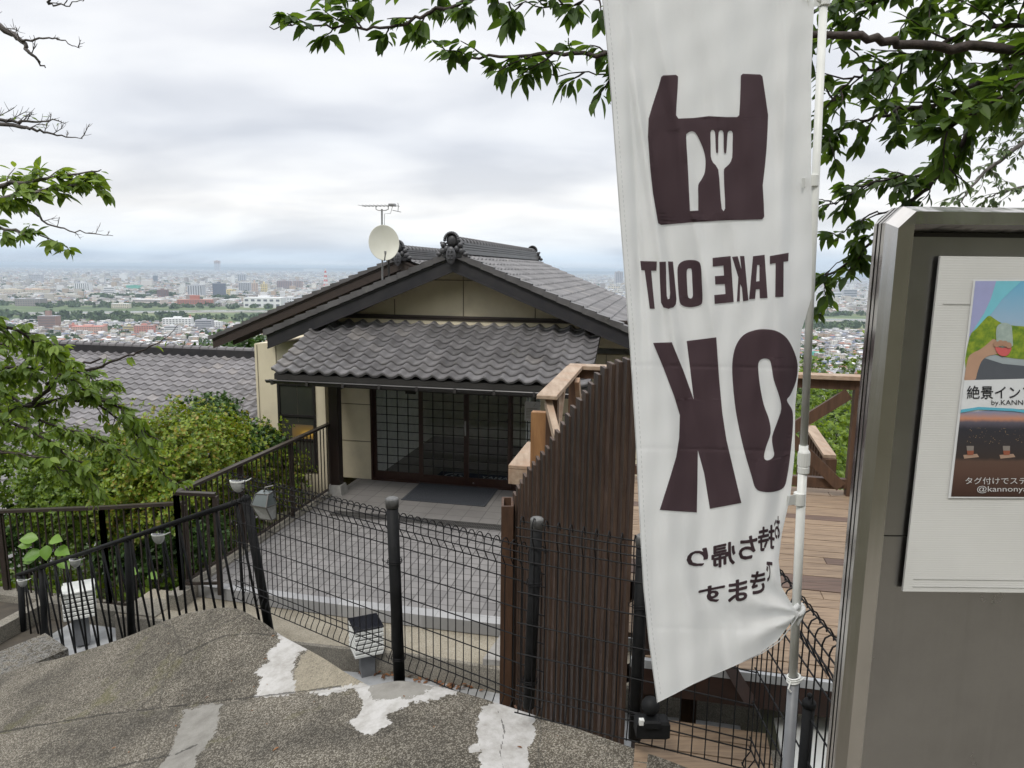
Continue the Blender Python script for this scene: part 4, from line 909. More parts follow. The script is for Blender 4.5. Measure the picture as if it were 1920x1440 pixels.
fence_post(f2, atY(1007, 975, 3.44), atY(991, 1325, 3.44), 0.031); fence_post(f2, atY(1206, 1008, 3.27), atY(1190, 1385, 3.27), 0.032)
f3 = thing('mesh_fence', (1.14, 2.6, 1.6), 'black wire mesh fence panel with curled top running back beside the steel notice board', 'mesh fence', 'black wire mesh fence panels')
mesh_panel(f3, (1.15, 3.05, 1.60), (1.125, 2.12, 1.60), 1.07, side=1)

# ---------------------------------------------------------------- dark board fence
TOPS = [(966, 925), (972, 912), (978, 902), (985, 890), (993, 878), (1001, 868), (1009, 858), (1018, 849), (1027, 838), (1036, 822), (1046, 808), (1056, 793), (1066, 777), (1076, 762), (1087, 748), (1098, 734), (1109, 718), (1121, 700), (1133, 688), (1146, 680), (1160, 676), (1175, 672), (1190, 668)]
bf = thing('board_fence', (0.4, 4.6, 0.6), 'dark brown fence of upright boards with tops stepping down to the left', 'wooden fence')
FR, FL = Vector((0.665, 3.66, 0)), Vector((0.025, 5.62, 0)); fd = (FL-FR).normalized(); fn = Vector((fd.y, -fd.x, 0)); 
if fn.x > 0: fn = -fn
for k, (x, y) in enumerate(TOPS):
    # where the pixel column x meets the fence line in plan
    dd = ray(x, y); kx = dd.x/dd.y
    s_ = (FR.x - kx*FR.y)/(kx*fd.y - fd.x); p = FR + fd*s_
    top = atY(x, y, p.y).z; bot = 1.5 - 0.62*s_ - 0.25
    ang = math.atan2(fd.y, fd.x) + rad(-11 + random.uniform(-4, 3)); ww = 0.115
    dx, dy = math.cos(ang), math.sin(ang); nx_, ny_ = -dy, dx
    q = [(p.x - dx*ww/2 + nx_*s1*0.012, p.y - dy*ww/2 + ny_*s1*0.012) for s1 in (-1,)] + [(p.x + dx*ww/2 - nx_*0.011, p.y + dy*ww/2 - ny_*0.011), (p.x + dx*ww/2 + nx_*0.011, p.y + dy*ww/2 + ny_*0.011), (p.x - dx*ww/2 + nx_*0.011, p.y - dy*ww/2 + ny_*0.011)]
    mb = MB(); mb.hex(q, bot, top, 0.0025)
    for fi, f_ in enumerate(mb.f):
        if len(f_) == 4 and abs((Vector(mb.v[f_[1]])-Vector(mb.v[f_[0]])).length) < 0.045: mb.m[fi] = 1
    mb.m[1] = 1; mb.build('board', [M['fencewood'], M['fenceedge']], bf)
mb = MB()
for zz in (0.35, 0.85):
    for s0, s1 in ((0.05, 1.0), (1.02, 2.0)):
        a = FR + fd*s0 - fn*0.07; b = FR + fd*s1 - fn*0.07; mb.beam(a + Vector((0,0,1.35+zz-0.55*s0)), b + Vector((0,0,1.35+zz-0.75*s1)), 0.04, 0.09)
mb.bbox((0.70, 3.56, 1.2), (0.80, 3.66, 3.46), 0.004); mb.build('frame', M['fascia'], bf)
pb = thing('wooden_post', (0, 5.5, 0.3), 'brown hollow boxed wooden post at the left end of the board fence', 'wooden post')
zt = atY(951, 948, 5.5).z; x0 = atY(940, 950, 5.5).x; x1 = atY(963, 950, 5.5).x
mb = MB(); mb.bbox((x0, 5.48, 0.2), (x1, 5.50, zt), 0.003); mb.bbox((x0, 5.502, 0.2), (x0+0.02, 5.70, zt), 0.003); mb.bbox((x1-0.02, 5.502, 0.2), (x1, 5.70, zt), 0.003); mb.bbox((x0, 5.702, 0.2), (x1, 5.72, zt), 0.003)
mb.build('side_board', M['redwood'], pb); mb = MB(); mb.box((x0+0.021, 5.503, 0.25), (x1-0.021, 5.70, zt-0.12)); mb.build('core', M['fascia'], pb)

# ---------------------------------------------------------------- timber deck and its rails
DZ = 1.87
dk = thing('timber_deck', tuple(HL((1.0, 5.2, DZ-0.4))), 'raised deck of weathered brown planks behind the banner and fence', 'deck')
mb = MB(HL); v = 3.62; k = 0
dark_pl = MB(HL)
while v < 7.0:
    ul = -0.02 - max(0, min(1, (v-3.62)/1.6))*0.74
    j = random.uniform(-0.002, 0.002); cut = random.uniform(0.4, 2.0)
    tgt = dark_pl if k in (9, 10, 21) else mb
    tgt.bbox((ul, v, DZ-0.03+j), (cut, v+0.112, DZ+j), 0.003); (dark_pl if random.random() < 0.12 else mb).bbox((cut+0.003, v, DZ-0.03+j), (3.2, v+0.112, DZ+j), 0.003)
    v += 0.119; k += 1
mb.build('plank_surface', M['deck'], dk); dark_pl.build('dark_planks', mat('aged_plank', (0.16, 0.10, 0.075), (0.10, 0.07, 0.055), 6, rough=0.7, stretch=(0.6, 7, 7), bump=0.35, bscale=12), dk)
mb = MB(HL); mb.box((-0.1, 3.585, DZ-0.05), (3.2, 3.615, DZ-0.004)); mb.build('edge_strip', M['slab'], dk)
mb = MB(HL); mb.box((-0.1, 3.59, DZ-0.20), (3.2, 3.62, DZ-0.052)); mb.box((-0.85, 6.95, DZ-0.25), (3.2, 7.0, DZ-0.04)); mb.box((-0.88, 5.1, DZ-0.25), (-0.85, 6.95, DZ-0.04)); mb.build('fascia', M['fascia'], dk)
mb = MB(HL)
for u in (0.2, 1.3, 2.4): mb.box((u, 4.0, 0), (u+0.09, 4.09, DZ-0.04)); mb.box((u, 6.6, 0), (u+0.09, 6.69, DZ-0.04))
mb.build('support', M['redwood'], dk)
mb = MB(); a = atY(1362, 1238, 3.42); b = atY(1408, 1318, 3.3); mb.beam(a, b, 0.06, 0.025, up=(0, 1, 0)); mb.build('brace', M['fascia'], dk)
ls_ = thing('lower_step', tuple(HL((0.6, 3.4, 1.4))), 'low wooden step of wide planks at the foot of the deck', 'step')
mb = MB(HL)
for i in range(4): mb.bbox((-0.05, 3.10+i*0.125, 1.50), (0.62, 3.215+i*0.125, 1.535), 0.003)
mb.build('step_planks', M['deck'], ls_)
dr = thing('deck_railing', tuple(HL((-0.8, 6.9, DZ))), 'chunky brown timber railing with diagonal braces round the deck', 'railing')
CZ = 3.0
mb = MB(HL); mb.bbox((-0.90, 5.12, CZ-0.035), (-0.75, 6.80, CZ), 0.006); mb.bbox((-0.90, 6.803, CZ-0.035), (3.2, 6.98, CZ), 0.006)
cp = mb.build('cap_rail', M['palewood'], dr)
mb = MB(HL); mb.box((-0.86, 6.86, CZ-0.13), (3.2, 6.90, CZ-0.037)); mb.box((-0.86, 6.86, DZ+0.07), (3.2, 6.92, DZ+0.16)); mb.box((-0.86, 5.3, CZ-0.12), (-0.82, 6.85, CZ-0.037)); mb.build('rail', M['redwood'], dr)
for (u, v, w_) in ((-0.83, 5.45, 0.09), (-0.83, 6.84, 0.10), (0.55, 6.90, 0.09), (1.78, 6.90, 0.12), (3.0, 6.90, 0.1)):
    mb = MB(HL); mb.bbox((u-w_/2, v-0.045, DZ-0.6), (u+w_/2, v+0.045, CZ-0.036), 0.004); mb.build('post', M['redwood'], dr)
for a, b in (((1.66, 6.83, CZ-0.16), (1.15, 6.83, CZ-0.55)), ((1.66, 6.83, DZ+0.10), (1.15, 6.83, CZ-0.55)), ((0.63, 6.83, CZ-0.16), (1.12, 6.83, CZ-0.55)), ((0.63, 6.83, DZ+0.1), (1.12, 6.83, CZ-0.55))):
    mb = MB(HL); mb.beam(a, b, 0.035, 0.09, up=(0, 1, 0.001)) if False else mb.beam(a, b, 0.04, 0.10, up=(0, 0, 1)); mb.build('brace', M['redwood'], dr)
mb = MB(HL); mb.beam((-0.83, 5.22, CZ-0.07), (-0.70, 4.9, CZ-0.30), 0.05, 0.06); mb.build('brace', M['palewood'], dr)
mb = MB(HL); mb.beam((-0.83, 5.5, CZ-0.75), (-0.83, 6.05, CZ-0.06), 0.04, 0.07); mb.beam((-0.72, 6.7, CZ-0.75), (-0.74, 6.3, CZ-0.06), 0.04, 0.07); mb.build('brace', M['palewood'], dr)
mb = MB(HL); mb.bbox((-1.02, 5.55, DZ-0.2), (-0.9, 5.62, CZ-0.22), 0.004); mb.build('post', mat('orange_timber', (0.36, 0.19, 0.08), (0.24, 0.12, 0.05), 6, rough=0.6, stretch=(5, 5, .7)), dr)
lr = thing('stair_rail_box', tuple(HL((-1.3, 6.0, 1.6))), 'pale timber box end of a low rail left of the board fence', 'timber rail')
a = atY(972, 874, 6.1); la = toL(a)
mb = MB(HL); mb.bbox((la.x-0.09, la.y, la.z-0.03), (la.x+0.14, la.y+0.9, la.z+0.005), 0.004); mb.bbox((la.x-0.09, la.y, la.z-0.17), (la.x-0.065, la.y+0.9, la.z-0.032), 0.003); mb.bbox((la.x-0.064, la.y, la.z-0.17), (la.x+0.14, la.y+0.025, la.z-0.032), 0.003); mb.build('rail_board', M['palewood'], lr)
mb = MB(HL); mb.box((la.x+0.0, la.y+0.3, -0.0), (la.x+0.08, la.y+0.38, la.z-0.033)); mb.build('post', M['redwood'], lr)
fr_ = thing('far_stair_railing', tuple(atY(1530, 880, 8.2)), 'purplish brown slatted stair rail dropping away beyond the deck', 'railing')
a, b = atY(1518, 800, 8.6), atY(1556, 856, 7.5)
mb = MB(); mb.beam(a, b, 0.13, 0.035); mb.beam(a, a + Vector((-0.9, 0.1, 0)), 0.05, 0.05); mb.build('cap_rail', M['palewood'], fr_)
mb = MB()
for i in range(9): p = a.lerp(b, i/8); mb.beam(p - Vector((0.03, 0, 0.02)), p - Vector((0.03, 0, 0.85)), 0.03, 0.03, up=(0, 1, 0))
for i in range(5): p = a + Vector((-0.1-0.17*i, 0, 0)); mb.beam(p - Vector((0, 0, 0.02)), p - Vector((0, 0, 0.9)), 0.03, 0.03, up=(0, 1, 0))
mb.beam(b - Vector((0, 0, 0.02)), b - Vector((0, 0, 0.8)), 0.12, 0.09, up=(0, 1, 0)); mb.build('slats', M['redwood'], fr_)

# ---------------------------------------------------------------- lights, lanterns, small things
def half_light(x, y, Y, sz, label):
    c = atY(x, y, Y); t = thing('solar_light', tuple(c), label, 'solar light', 'half round solar lights on the black railing')
    vs = []; n = 14
    for i in range(7):
        a = -math.pi/2*i/6
        for k in range(n+1):
            b = math.pi*k/n - math.pi
            vs.append((c.x + sz*math.cos(a)*math.cos(b), c.y + sz*0.75*math.cos(a)*math.sin(b), c.z + sz*1.45*math.sin(a)))
    mb = MB(); mb.add(vs, [(i*(n+1)+k, i*(n+1)+k+1, (i+1)*(n+1)+k+1, (i+1)*(n+1)+k) for i in range(6) for k in range(n)])
    mb.add([vs[0], vs[n], (c.x, c.y, c.z-sz*1.45)], [(0,1,2)])
    mb.build('bowl', M['clearplastic'], t, smooth=True)
    mb = MB(); top = [(c.x + sz*1.04*math.cos(math.pi*k/n - math.pi), c.y + sz*0.8*math.sin(math.pi*k/n - math.pi)) for k in range(n+1)]
    mb.hex(top, c.z, c.z+0.012, 0.001); mb.build('rim', M['white'], t)
    mb = MB(); top = [(c.x + sz*0.86*math.cos(math.pi*k/n - math.pi), c.y - 0.008 + sz*0.6*math.sin(math.pi*k/n - math.pi)) for k in range(n+1)]
    mb.add([(p[0], p[1], c.z+0.0135) for p in top], [tuple(range(n+1))]); mb.build('solar_panel', M['panelglass'], t)
    mb = MB(); mb.tube([c + Vector((sz*0.9, 0, 0.0)), c + Vector((sz*1.9, -0.01, 0.03))], 0.005, 5); mb.build('clip', M['white'], t)
    return t
half_light(446, 903, 5.2, 0.058, 'white half round solar light highest up, on the mesh fence end')
half_light(297, 1003, 6.05, 0.058, 'half round solar light midway along the black stair rail')
half_light(141, 1050, 7.2, 0.058, 'half round solar light on the black rail above the white box lantern')
half_light(42, 1088, 7.9, 0.058, 'half round solar light at the far left end of the black rail')
c = atY(496, 945, 4.95); wl_ = thing('wedge_lantern', tuple(c), 'clear wedge shaped solar lantern hanging on the mesh fence', 'solar lantern')
A_ = [Vector(c)+Vector(q) for q in ((-0.05, -0.03, 0.085), (0.045, -0.045, 0.085), (0.07, 0.02, 0.095), (-0.03, 0.035, 0.095), (-0.075, -0.06, 0.01), (0.04, -0.085, 0.0), (0.085, 0.0, 0.0), (-0.03, 0.04, 0.01), (-0.03, -0.03, -0.10), (0.06, -0.035, -0.11), (0.075, 0.015, -0.11), (-0.01, 0.02, -0.10))]
mb = MB(); mb.add(A_, [(4,5,9,8),(5,6,10,9),(6,7,11,10),(7,4,8,11),(8,9,10,11)]); mb.build('glass_body', M['clearplastic'], wl_)
mb = MB(); mb.add(A_, [(0,1,5,4),(1,2,6,5),(2,3,7,6),(3,0,4,7),(3,2,1,0)]); mb.build('solar_top', mat('lantern_top', (0.12, 0.14, 0.14), rough=0.15), wl_)
mb = MB()
for a, b in ((4,5),(5,6),(4,8),(5,9),(6,10),(8,9),(9,10),(0,4),(1,5),(2,6),(0,1),(1,2)): mb.beam(A_[a], A_[b], 0.007, 0.007)
mb.tube([Vector(c)+Vector((0, 0, 0.09)), Vector(c)+Vector((0.01, 0, 0.125)), Vector(c)+Vector((0.07, 0, 0.14))], 0.006, 5); mb.build('frame', M['grate'], wl_)
def box_lantern(base, zc, hw, label, tilt, toppanel):
    t = thing('box_lantern', tuple(base), label, 'lantern', 'white louvred box lanterns on grey posts')
    q = Matrix.Rotation(tilt, 3, 'Z'); X = lambda p: Vector((base[0], base[1], 0)) + q @ Vector(p)
    mb = MB(X); mb.bbox((-0.075, -0.075, base[2]), (0.075, 0.075, zc-hw*1.0), 0.005); mb.build('post', M['grayplastic'], t)
    mb = MB(X); n = 6
    for i in range(n):
        z0 = zc-hw + i*(2*hw)/n; mb.bbox((-hw, -hw, z0), (hw, hw, z0+2*hw/n-0.012), 0.008)
    b_ = mb.build('louvred_box', M['white'], t)
    mb = MB(X); mb.box((-hw*0.93, -hw*0.93, zc-hw), (hw*0.93, hw*0.93, zc+hw-0.02)); mb.build('core', M['dark'], t)
    mb = MB(X)
    if toppanel: mb.bbox((-hw*1.02, -hw*1.02, zc+hw-0.004), (hw*1.02, hw*1.02, zc+hw+0.014), 0.003); mb.build('solar_panel', M['panelglass'], t)
    else: mb.bbox((-hw*1.06, -hw*1.06, zc+hw-0.004), (hw*1.06, hw*1.06, zc+hw+0.02), 0.006); mb.build('lid', M['white'], t)
    return t
box_lantern(HL(toL(atZ(688, 1262, -0.45))), -0.02, 0.155, 'white box lantern with dark solar top below the mesh fence', rad(25), True)
bl_ = atZ(156, 1205, -0.50); box_lantern(bl_, 0.03, 0.16, 'white louvred box lantern with white lid behind the black stair railing', rad(28), False)
sp = thing('spotlight', tuple(atY(1218, 1372, 3.12)), 'small black spotlight with round head at the foot of a fence post', 'spotlight')
mb = MB(); mb.ell(atY(1220, 1323, 3.12), (0.044, 0.044, 0.046), 14); mb.build('head', M['post'], sp, smooth=True)
mb = MB(); c_ = atY(1222, 1362, 3.12); mb.bbox((c_.x-0.08, c_.y-0.04, c_.z-0.045), (c_.x+0.08, c_.y+0.04, c_.z+0.045), 0.012); mb.bbox((c_.x-0.05, c_.y-0.06, c_.z+0.02), (c_.x+0.03, c_.y-0.0, c_.z+0.065), 0.01); mb.build('housing', M['post'], sp)
mb = MB(); c_ = atY(1203, 1352, 3.08); mb.bbox((c_.x-0.012, c_.y-0.01, c_.z-0.02), (c_.x+0.012, c_.y+0.01, c_.z+0.012), 0.003); mb.build('label_plate', M['white'], sp)
sb = thing('short_post', tuple(atZ(1512, 1460, 1.5)), 'short black bollard post with ball top beside the grey pipe', 'post')
c_ = atY(1517, 1320, 2.45); mb = MB(); mb.tube([c_, Vector((c_.x, c_.y, 1.5))], 0.022, 12); mb.build('shaft', M['post'], sb, smooth=True)
mb = MB(); mb.lathe(c_, [(0.026, -0.01), (0.026, 0.006), (0.02, 0.016), (0.008, 0.022)], 12); mb.ell(c_ + Vector((0, 0, 0.034)), (0.011, 0.011, 0.011), 8); mb.build('finial', M['post'], sb, smooth=True)
mb = MB(); q4 = [atZ(x, y, 1.53) for x, y in ((1452, 1345), (1562, 1338), (1566, 1560), (1500, 1560), (1463, 1400))]
mb.hex([(p.x, p.y) for p in q4], 1.504, 1.53, 0.003); tag(mb.build('base_plate', M['white']), 'white painted flat plate lying on the concrete beside the short black post', 'plate')
mb = MB(); q5 = [atZ(x, y, -0.10) for x, y in ((905, 1235), (938, 1190), (965, 1185), (965, 1240))]
mb.hex([(p.x, p.y) for p in q5], -0.5, -0.10, 0.006); tag(mb.build('concrete_block', M['stone']), 'pale concrete block at the foot of the brown wooden post', 'block')
# dry leaves drifted against the low wall
def leaf_cards(name, C, D, Nn, size, mats, parent=None, shape='cherry', base=None, wid=1.0, seed=1):
    """many small folded leaves. C centres, D directions, Nn approximate normals (n x 3 arrays), size (n)"""
    C = np.asarray(C, float); D = np.asarray(D, float); Nn = np.asarray(Nn, float); size = np.asarray(size, float); n = len(C)
    D /= np.linalg.norm(D, axis=1, keepdims=True)+1e-9
    Sd = np.cross(Nn, D); Sd /= np.linalg.norm(Sd, axis=1, keepdims=True)+1e-9
    Z = np.cross(D, Sd)
    if shape == 'cherry':
        t = np.array([0, .14, .36, .60, .82, 1.0]); hw = np.array([0, .13, .22, .20, .10, 0])*wid
        mid = [(t[i], 0, -0.10*t[i]**2) for i in range(6)]; L = [(t[i], hw[i], 0.35*hw[i]-0.10*t[i]**2) for i in range(1, 5)]; R = [(a, -b, c) for a, b, c in L]
        T = np.array(mid+L+R); F = [(0,1,6),(1,2,7,6),(2,3,8,7),(3,4,9,8),(4,5,9),(0,10,1),(1,10,11,2),(2,11,12,3),(3,12,13,4),(4,13,5)]
    else:
        T = np.array([(0,0,0), (.5,.26*wid,.08), (1,0,-.06), (.5,-.26*wid,.08)]); F = [(0,2,1),(0,3,2)]
    V = C[:,None,:] + size[:,None,None]*(T[None,:,0,None]*D[:,None,:] + T[None,:,1,None]*Sd[:,None,:] + T[None,:,2,None]*Z[:,None,:])
    m = len(T); V = V.reshape(-1, 3)
    rs_ = np.random.RandomState(seed)
    off = np.array(WL[parent.name]) if parent is not None else (np.array(base) if base is not None else np.array([(V[:,0].min()+V[:,0].max())/2, (V[:,1].min()+V[:,1].max())/2, V[:,2].min()]))
    me = bpy.data.meshes.new(name)
    loops = np.concatenate([np.array(f)+0 for f in F]); nl = len(loops); lt = np.array([len(f) for f in F])
    allv = (loops[None,:] + (np.arange(n)*m)[:,None]).ravel()
    me.vertices.add(n*m); me.vertices.foreach_set('co', (V-off).ravel())
    me.loops.add(n*nl); me.loops.foreach_set('vertex_index', allv.astype(np.int32))
    tot = np.tile(lt, n); start = np.concatenate([[0], np.cumsum(tot)[:-1]])
    me.polygons.add(len(tot)); me.polygons.foreach_set('loop_start', start.astype(np.int32))
    me.update(calc_edges=True)
    a = me.attributes.new('rnd', 'FLOAT', 'FACE'); a.data.foreach_set('value', np.repeat(rs_.rand(n), len(F)).astype(np.float32))
    for mt in (mats if isinstance(mats, list) else [mats]): me.materials.append(mt)
    o = bpy.data.objects.new(name, me); COL.objects.link(o)
    if parent is not None: o.parent = parent; WL[o.name] = WL[parent.name]
    else: o.location = off; WL[o.name] = tuple(off)
    return o
rn = np.random.RandomState(3)
def nrm(n): a = rn.randn(n, 3); return a/np.linalg.norm(a, axis=1, keepdims=True)
pl_ = []
for x, y, s_, n in ((672, 1240, 0.10, 70), (720, 1255, 0.14, 130), (800, 1262, 0.2, 60), (850, 1285, 0.15, 50), (640, 1232, 0.12, 20), (760, 1262, 0.2, 60)):
    c_ = atZ(x, y, -0.44); pl_.append(np.array(c_)[None] + rn.randn(n, 3)*np.array([s_, s_*0.4, 0.012]) + np.array([0, 0, 0.012]))
PL = np.concatenate(pl_); PL[:, 2] = np.clip(PL[:, 2], -0.445, -0.39); n = len(PL)
d_ = nrm(n); d_[:, 2] *= 0.35
tag(leaf_cards('dry_leaves', PL, d_, nrm(n)*0.5+np.array([0, 0, 1]), 0.05+0.03*rn.rand(n), M['deadleaf']), 'brown dry leaves drifted round the box lantern by the low wall', 'leaves', kind='stuff')
PL = np.concatenate([np.array(atZ(870+rn.uniform(-28, 28), 1262+rn.uniform(-6, 14), -0.45))[None] for _ in range(90)]); n = len(PL); d_ = nrm(n)*0.25+np.array([0, 0, 1])
tag(leaf_cards('dead_grass', PL, d_, nrm(n), 0.16+0.14*rn.rand(n), M['deadleaf'], shape='s', wid=0.10), 'clump of dead brown grass against the low concrete wall', 'grass', kind='stuff')

# ---------------------------------------------------------------- take-out banner
LE = [(-160, 1112), (0, 1129), (100, 1139), (200, 1147), (380, 1160), (560, 1174), (700, 1184), (850, 1193), (960, 1198), (1100, 1206), (1200, 1216), (1318, 1232)]
RE = [(-160, 1530), (0, 1527), (60, 1524), (140, 1521), (330, 1521), (480, 1523), (560, 1521), (620, 1503), (700, 1497), (760, 1491), (850, 1490), (930, 1482), (1000, 1466), (1050, 1460), (1100, 1465), (1145, 1492)]
BE = [(1232, 1318), (1262, 1303), (1300, 1283), (1345, 1263), (1390, 1243), (1430, 1225), (1462, 1203), (1484, 1175), (1499, 1152)]
def lerp_tab(tab, y):
    if y <= tab[0][0]: return tab[0][1]
    for (a, b), (c, d) in zip(tab, tab[1:]):
        if y <= c: return b + (d-b)*(y-a)/(c-a)
    return tab[-1][1]
def bdepth(x, y):
    xl, xr = lerp_tab(LE, y), lerp_tab(RE, min(y, 1145)); s = (x-xl)/max(60, xr-xl); t = y/1320
    g = 1.80
    g += 0.013*math.sin(2*math.pi*(1.35*s - 0.55*t + 0.1)) + 0.009*math.sin(2*math.pi*(2.9*s - 1.3*t))*(0.4+t*0.6) + 0.0025*math.sin(2*math.pi*(6.3*s + 2.1*t)) + 0.0022*math.sin(2*math.pi*(4.1*s - 5.3*t))
    # long soft folds falling from the upper left corner
    for x0, x1, w_, a_ in ((1150, 1262, 10, 0.022), (1172, 1205, 8, -0.016), (1210, 1340, 12, 0.013), (1300, 1400, 14, 0.008), (1480, 1462, 12, 0.013)):
        xc = x0 + (x1-x0)*(y+80)/700; dd = (x-xc)/w_
        g -= a_*math.exp(-dd*dd)*smooth(-60, 160, y)*(1-smooth(520, 900, y))
    # a diagonal fold crossing the big letter and creases gathering at the lower tie
    xc = 1512 - (y-620)*0.16; dd = (x-xc)/14
    g += 0.020*math.exp(-dd*dd)*smooth(560, 680, y)*(1-smooth(900, 1100, y))
    k = smooth(950, 1150, y)*smooth(1250, 1440, x)
    ang = math.atan2(y-1150, 1505-x)
    r_ = math.hypot(1505-x, y-1150)
    g += k*0.010*math.sin(ang*9+0.5)*min(1, r_/60)*math.exp(-r_/190)*1.6
    g += 0.0016*math.sin(x*0.061+y*0.023)*math.sin(y*0.047-x*0.017)
    for yy in (688, 843, 1180): g += 0.0016*math.exp(-((y-yy-(x-1350)*0.02)/3.0)**2)      # pressed crease lines
    return g
def clothpt(x, y, off=0.0): return atY(x, y, bdepth(x, y) - off)
bn = thing('banner', tuple(atZ(1400, 1440, 1.5)), 'tall white TAKE OUT OK banner with dark purple print, seen from its back', 'banner')
NX, NY = 110, 330
vs = []
for j in range(NY+1):
    t = j/NY
    for i in range(NX+1):
        s = i/NX
        ybot = None
        # left edge to y 1318, right edge to y 1145, bottom edge curve between
        yl = -160 + t*(1318+160); yr = -160 + t*(1152+160)
        L = Vector((lerp_tab(LE, yl), yl)); R = Vector((lerp_tab(RE, yr), yr))
        # bottom edge deviation from the straight chord
        xb = 1232 + s*(1499-1232); yb = lerp_tab(BE, xb); chord = 1318 + (1152-1318)*s
        p = L.lerp(R, s); p.y += (yb-chord)*max(0, (t-0.6)/0.4)**2
        vs.append(tuple(clothpt(p.x, p.y)))
mb = MB(); W_ = NX+1
mb.add(vs, [(j*W_+i, j*W_+i+1, (j+1)*W_+i+1, (j+1)*W_+i) for j in range(NY) for i in range(NX)])
def clothmat(name, col, tr, w_=0.5):
    m = bpy.data.materials.new(name); m.use_nodes = True; nt = m.node_tree; b = nt.nodes['Principled BSDF']; b.inputs['Roughness'].default_value = 0.75
    b.inputs['Base Color'].default_value = (*col, 1); b.inputs['Specular IOR Level'].default_value = 0.25
    tcx = N(nt, 'ShaderNodeTexCoord'); n = N(nt, 'ShaderNodeTexNoise', ins={'Scale': 14.0, 'Detail': 7.0}); Lk(nt, tcx.outputs['Object'], n.inputs['Vector'])
    bp = N(nt, 'ShaderNodeBump', ins={'Strength': 0.4, 'Distance': 0.008}); mpq = N(nt, 'ShaderNodeMapping'); mpq.inputs['Scale'].default_value = (1.0, 1.0, 0.35); Lk(nt, tcx.outputs['Object'], mpq.inputs[0]); Lk(nt, mpq.outputs[0], n.inputs['Vector']); Lk(nt, n.outputs[0], bp.inputs['Height'])
    wv = N(nt, 'ShaderNodeTexNoise', ins={'Scale': 420.0, 'Detail': 2.0}); Lk(nt, tcx.outputs['Object'], wv.inputs['Vector'])
    bp2 = N(nt, 'ShaderNodeBump', ins={'Strength': 0.12, 'Distance': 0.001}); Lk(nt, wv.outputs[0], bp2.inputs['Height']); Lk(nt, bp.outputs[0], bp2.inputs['Normal']); Lk(nt, bp2.outputs[0], b.inputs['Normal'])
    t = N(nt, 'ShaderNodeBsdfTranslucent'); t.inputs[0].default_value = (*tr, 1); Lk(nt, bp.outputs[0], t.inputs['Normal'])
    mx = N(nt, 'ShaderNodeMixShader', ins={0: w_}); Lk(nt, b.outputs[0], mx.inputs[1]); Lk(nt, t.outputs[0], mx.inputs[2]); Lk(nt, mx.outputs[0], nt.nodes['Material Output'].inputs[0])
    return m
M['cloth'] = clothmat('white_banner_cloth', (0.88, 0.89, 0.885), (0.80, 0.81, 0.80), 0.42)
M['print'] = clothmat('purple_brown_print', (0.085, 0.056, 0.064), (0.15, 0.10, 0.115), 0.42)
mb.build('cloth', M['cloth'], bn, smooth=True)
def conform(mb, V2, F2, step=6.0, off=0.0024):
    b = bmesh.new(); V = [b.verts.new((x, y, 0)) for x, y in V2]
    for t in F2:
        try: b.faces.new([V[i] for i in t])
        except ValueError: pass
    bmesh.ops.triangulate(b, faces=b.faces[:])
    for _ in range(6):
        es = [e for e in b.edges if e.calc_length() > step*1.6]
        if not es: break
        bmesh.ops.subdivide_edges(b, edges=es, cuts=1); bmesh.ops.triangulate(b, faces=[f for f in b.faces if len(f.verts) > 3])
    b.verts.index_update()
    mb.add([clothpt(v.co.x, v.co.y, off) for v in b.verts], [tuple(v.index for v in f.verts) for f in b.faces]); b.free()
def drape(mb, outer, holes=(), step=6.0, off=0.0024, mi=0):
    loops = [[Vector((x, y, 0)) for x, y in L] for L in [outer] + list(holes)]
    def dens(L):
        out = []
        for a, b in zip(L, L[1:]+L[:1]):
            k = max(1, int((b-a).length/step)); out += [a.lerp(b, i/k) for i in range(k)]
        return out
    loops = [dens(L) for L in loops]; flat = [p for L in loops for p in L]
    tris = tessellate_polygon(loops)
    b = bmesh.new(); V = [b.verts.new(p) for p in flat]
    for t in tris:
        try: b.faces.new([V[i] for i in t])
        except ValueError: pass
    for _ in range(6):
        es = [e for e in b.edges if e.calc_length() > step*1.6]
        if not es: break
        bmesh.ops.subdivide_edges(b, edges=es, cuts=1); bmesh.ops.triangulate(b, faces=[f for f in b.faces if len(f.verts) > 3])
    b.verts.index_update()
    mb.add([clothpt(v.co.x, v.co.y, off) for v in b.verts], [tuple(v.index for v in f.verts) for f in b.faces], mi); b.free()
def curve(pts, n=5):
    out = []; m = len(pts)
    for i in range(m):
        p0, p1, p2, p3 = [Vector(pts[(i+k-1) % m]) for k in range(4)]
        for j in range(n):
            f = j/n; q = 0.5*((2*p1)+(p2-p0)*f+(2*p0-5*p1+4*p2-p3)*f*f+(3*p1-p0-3*p2+p3)*f**3); out.append((q.x, q.y))
    return out
def zz(pts, s, ox, oy): return [(x/s+ox, y/s+oy) for x, y in pts]
Z3 = lambda p: zz(p, 2.88, 1120, 0); Z4 = lambda p: zz(p, 2.5725, 1160, 440)
mb = MB()
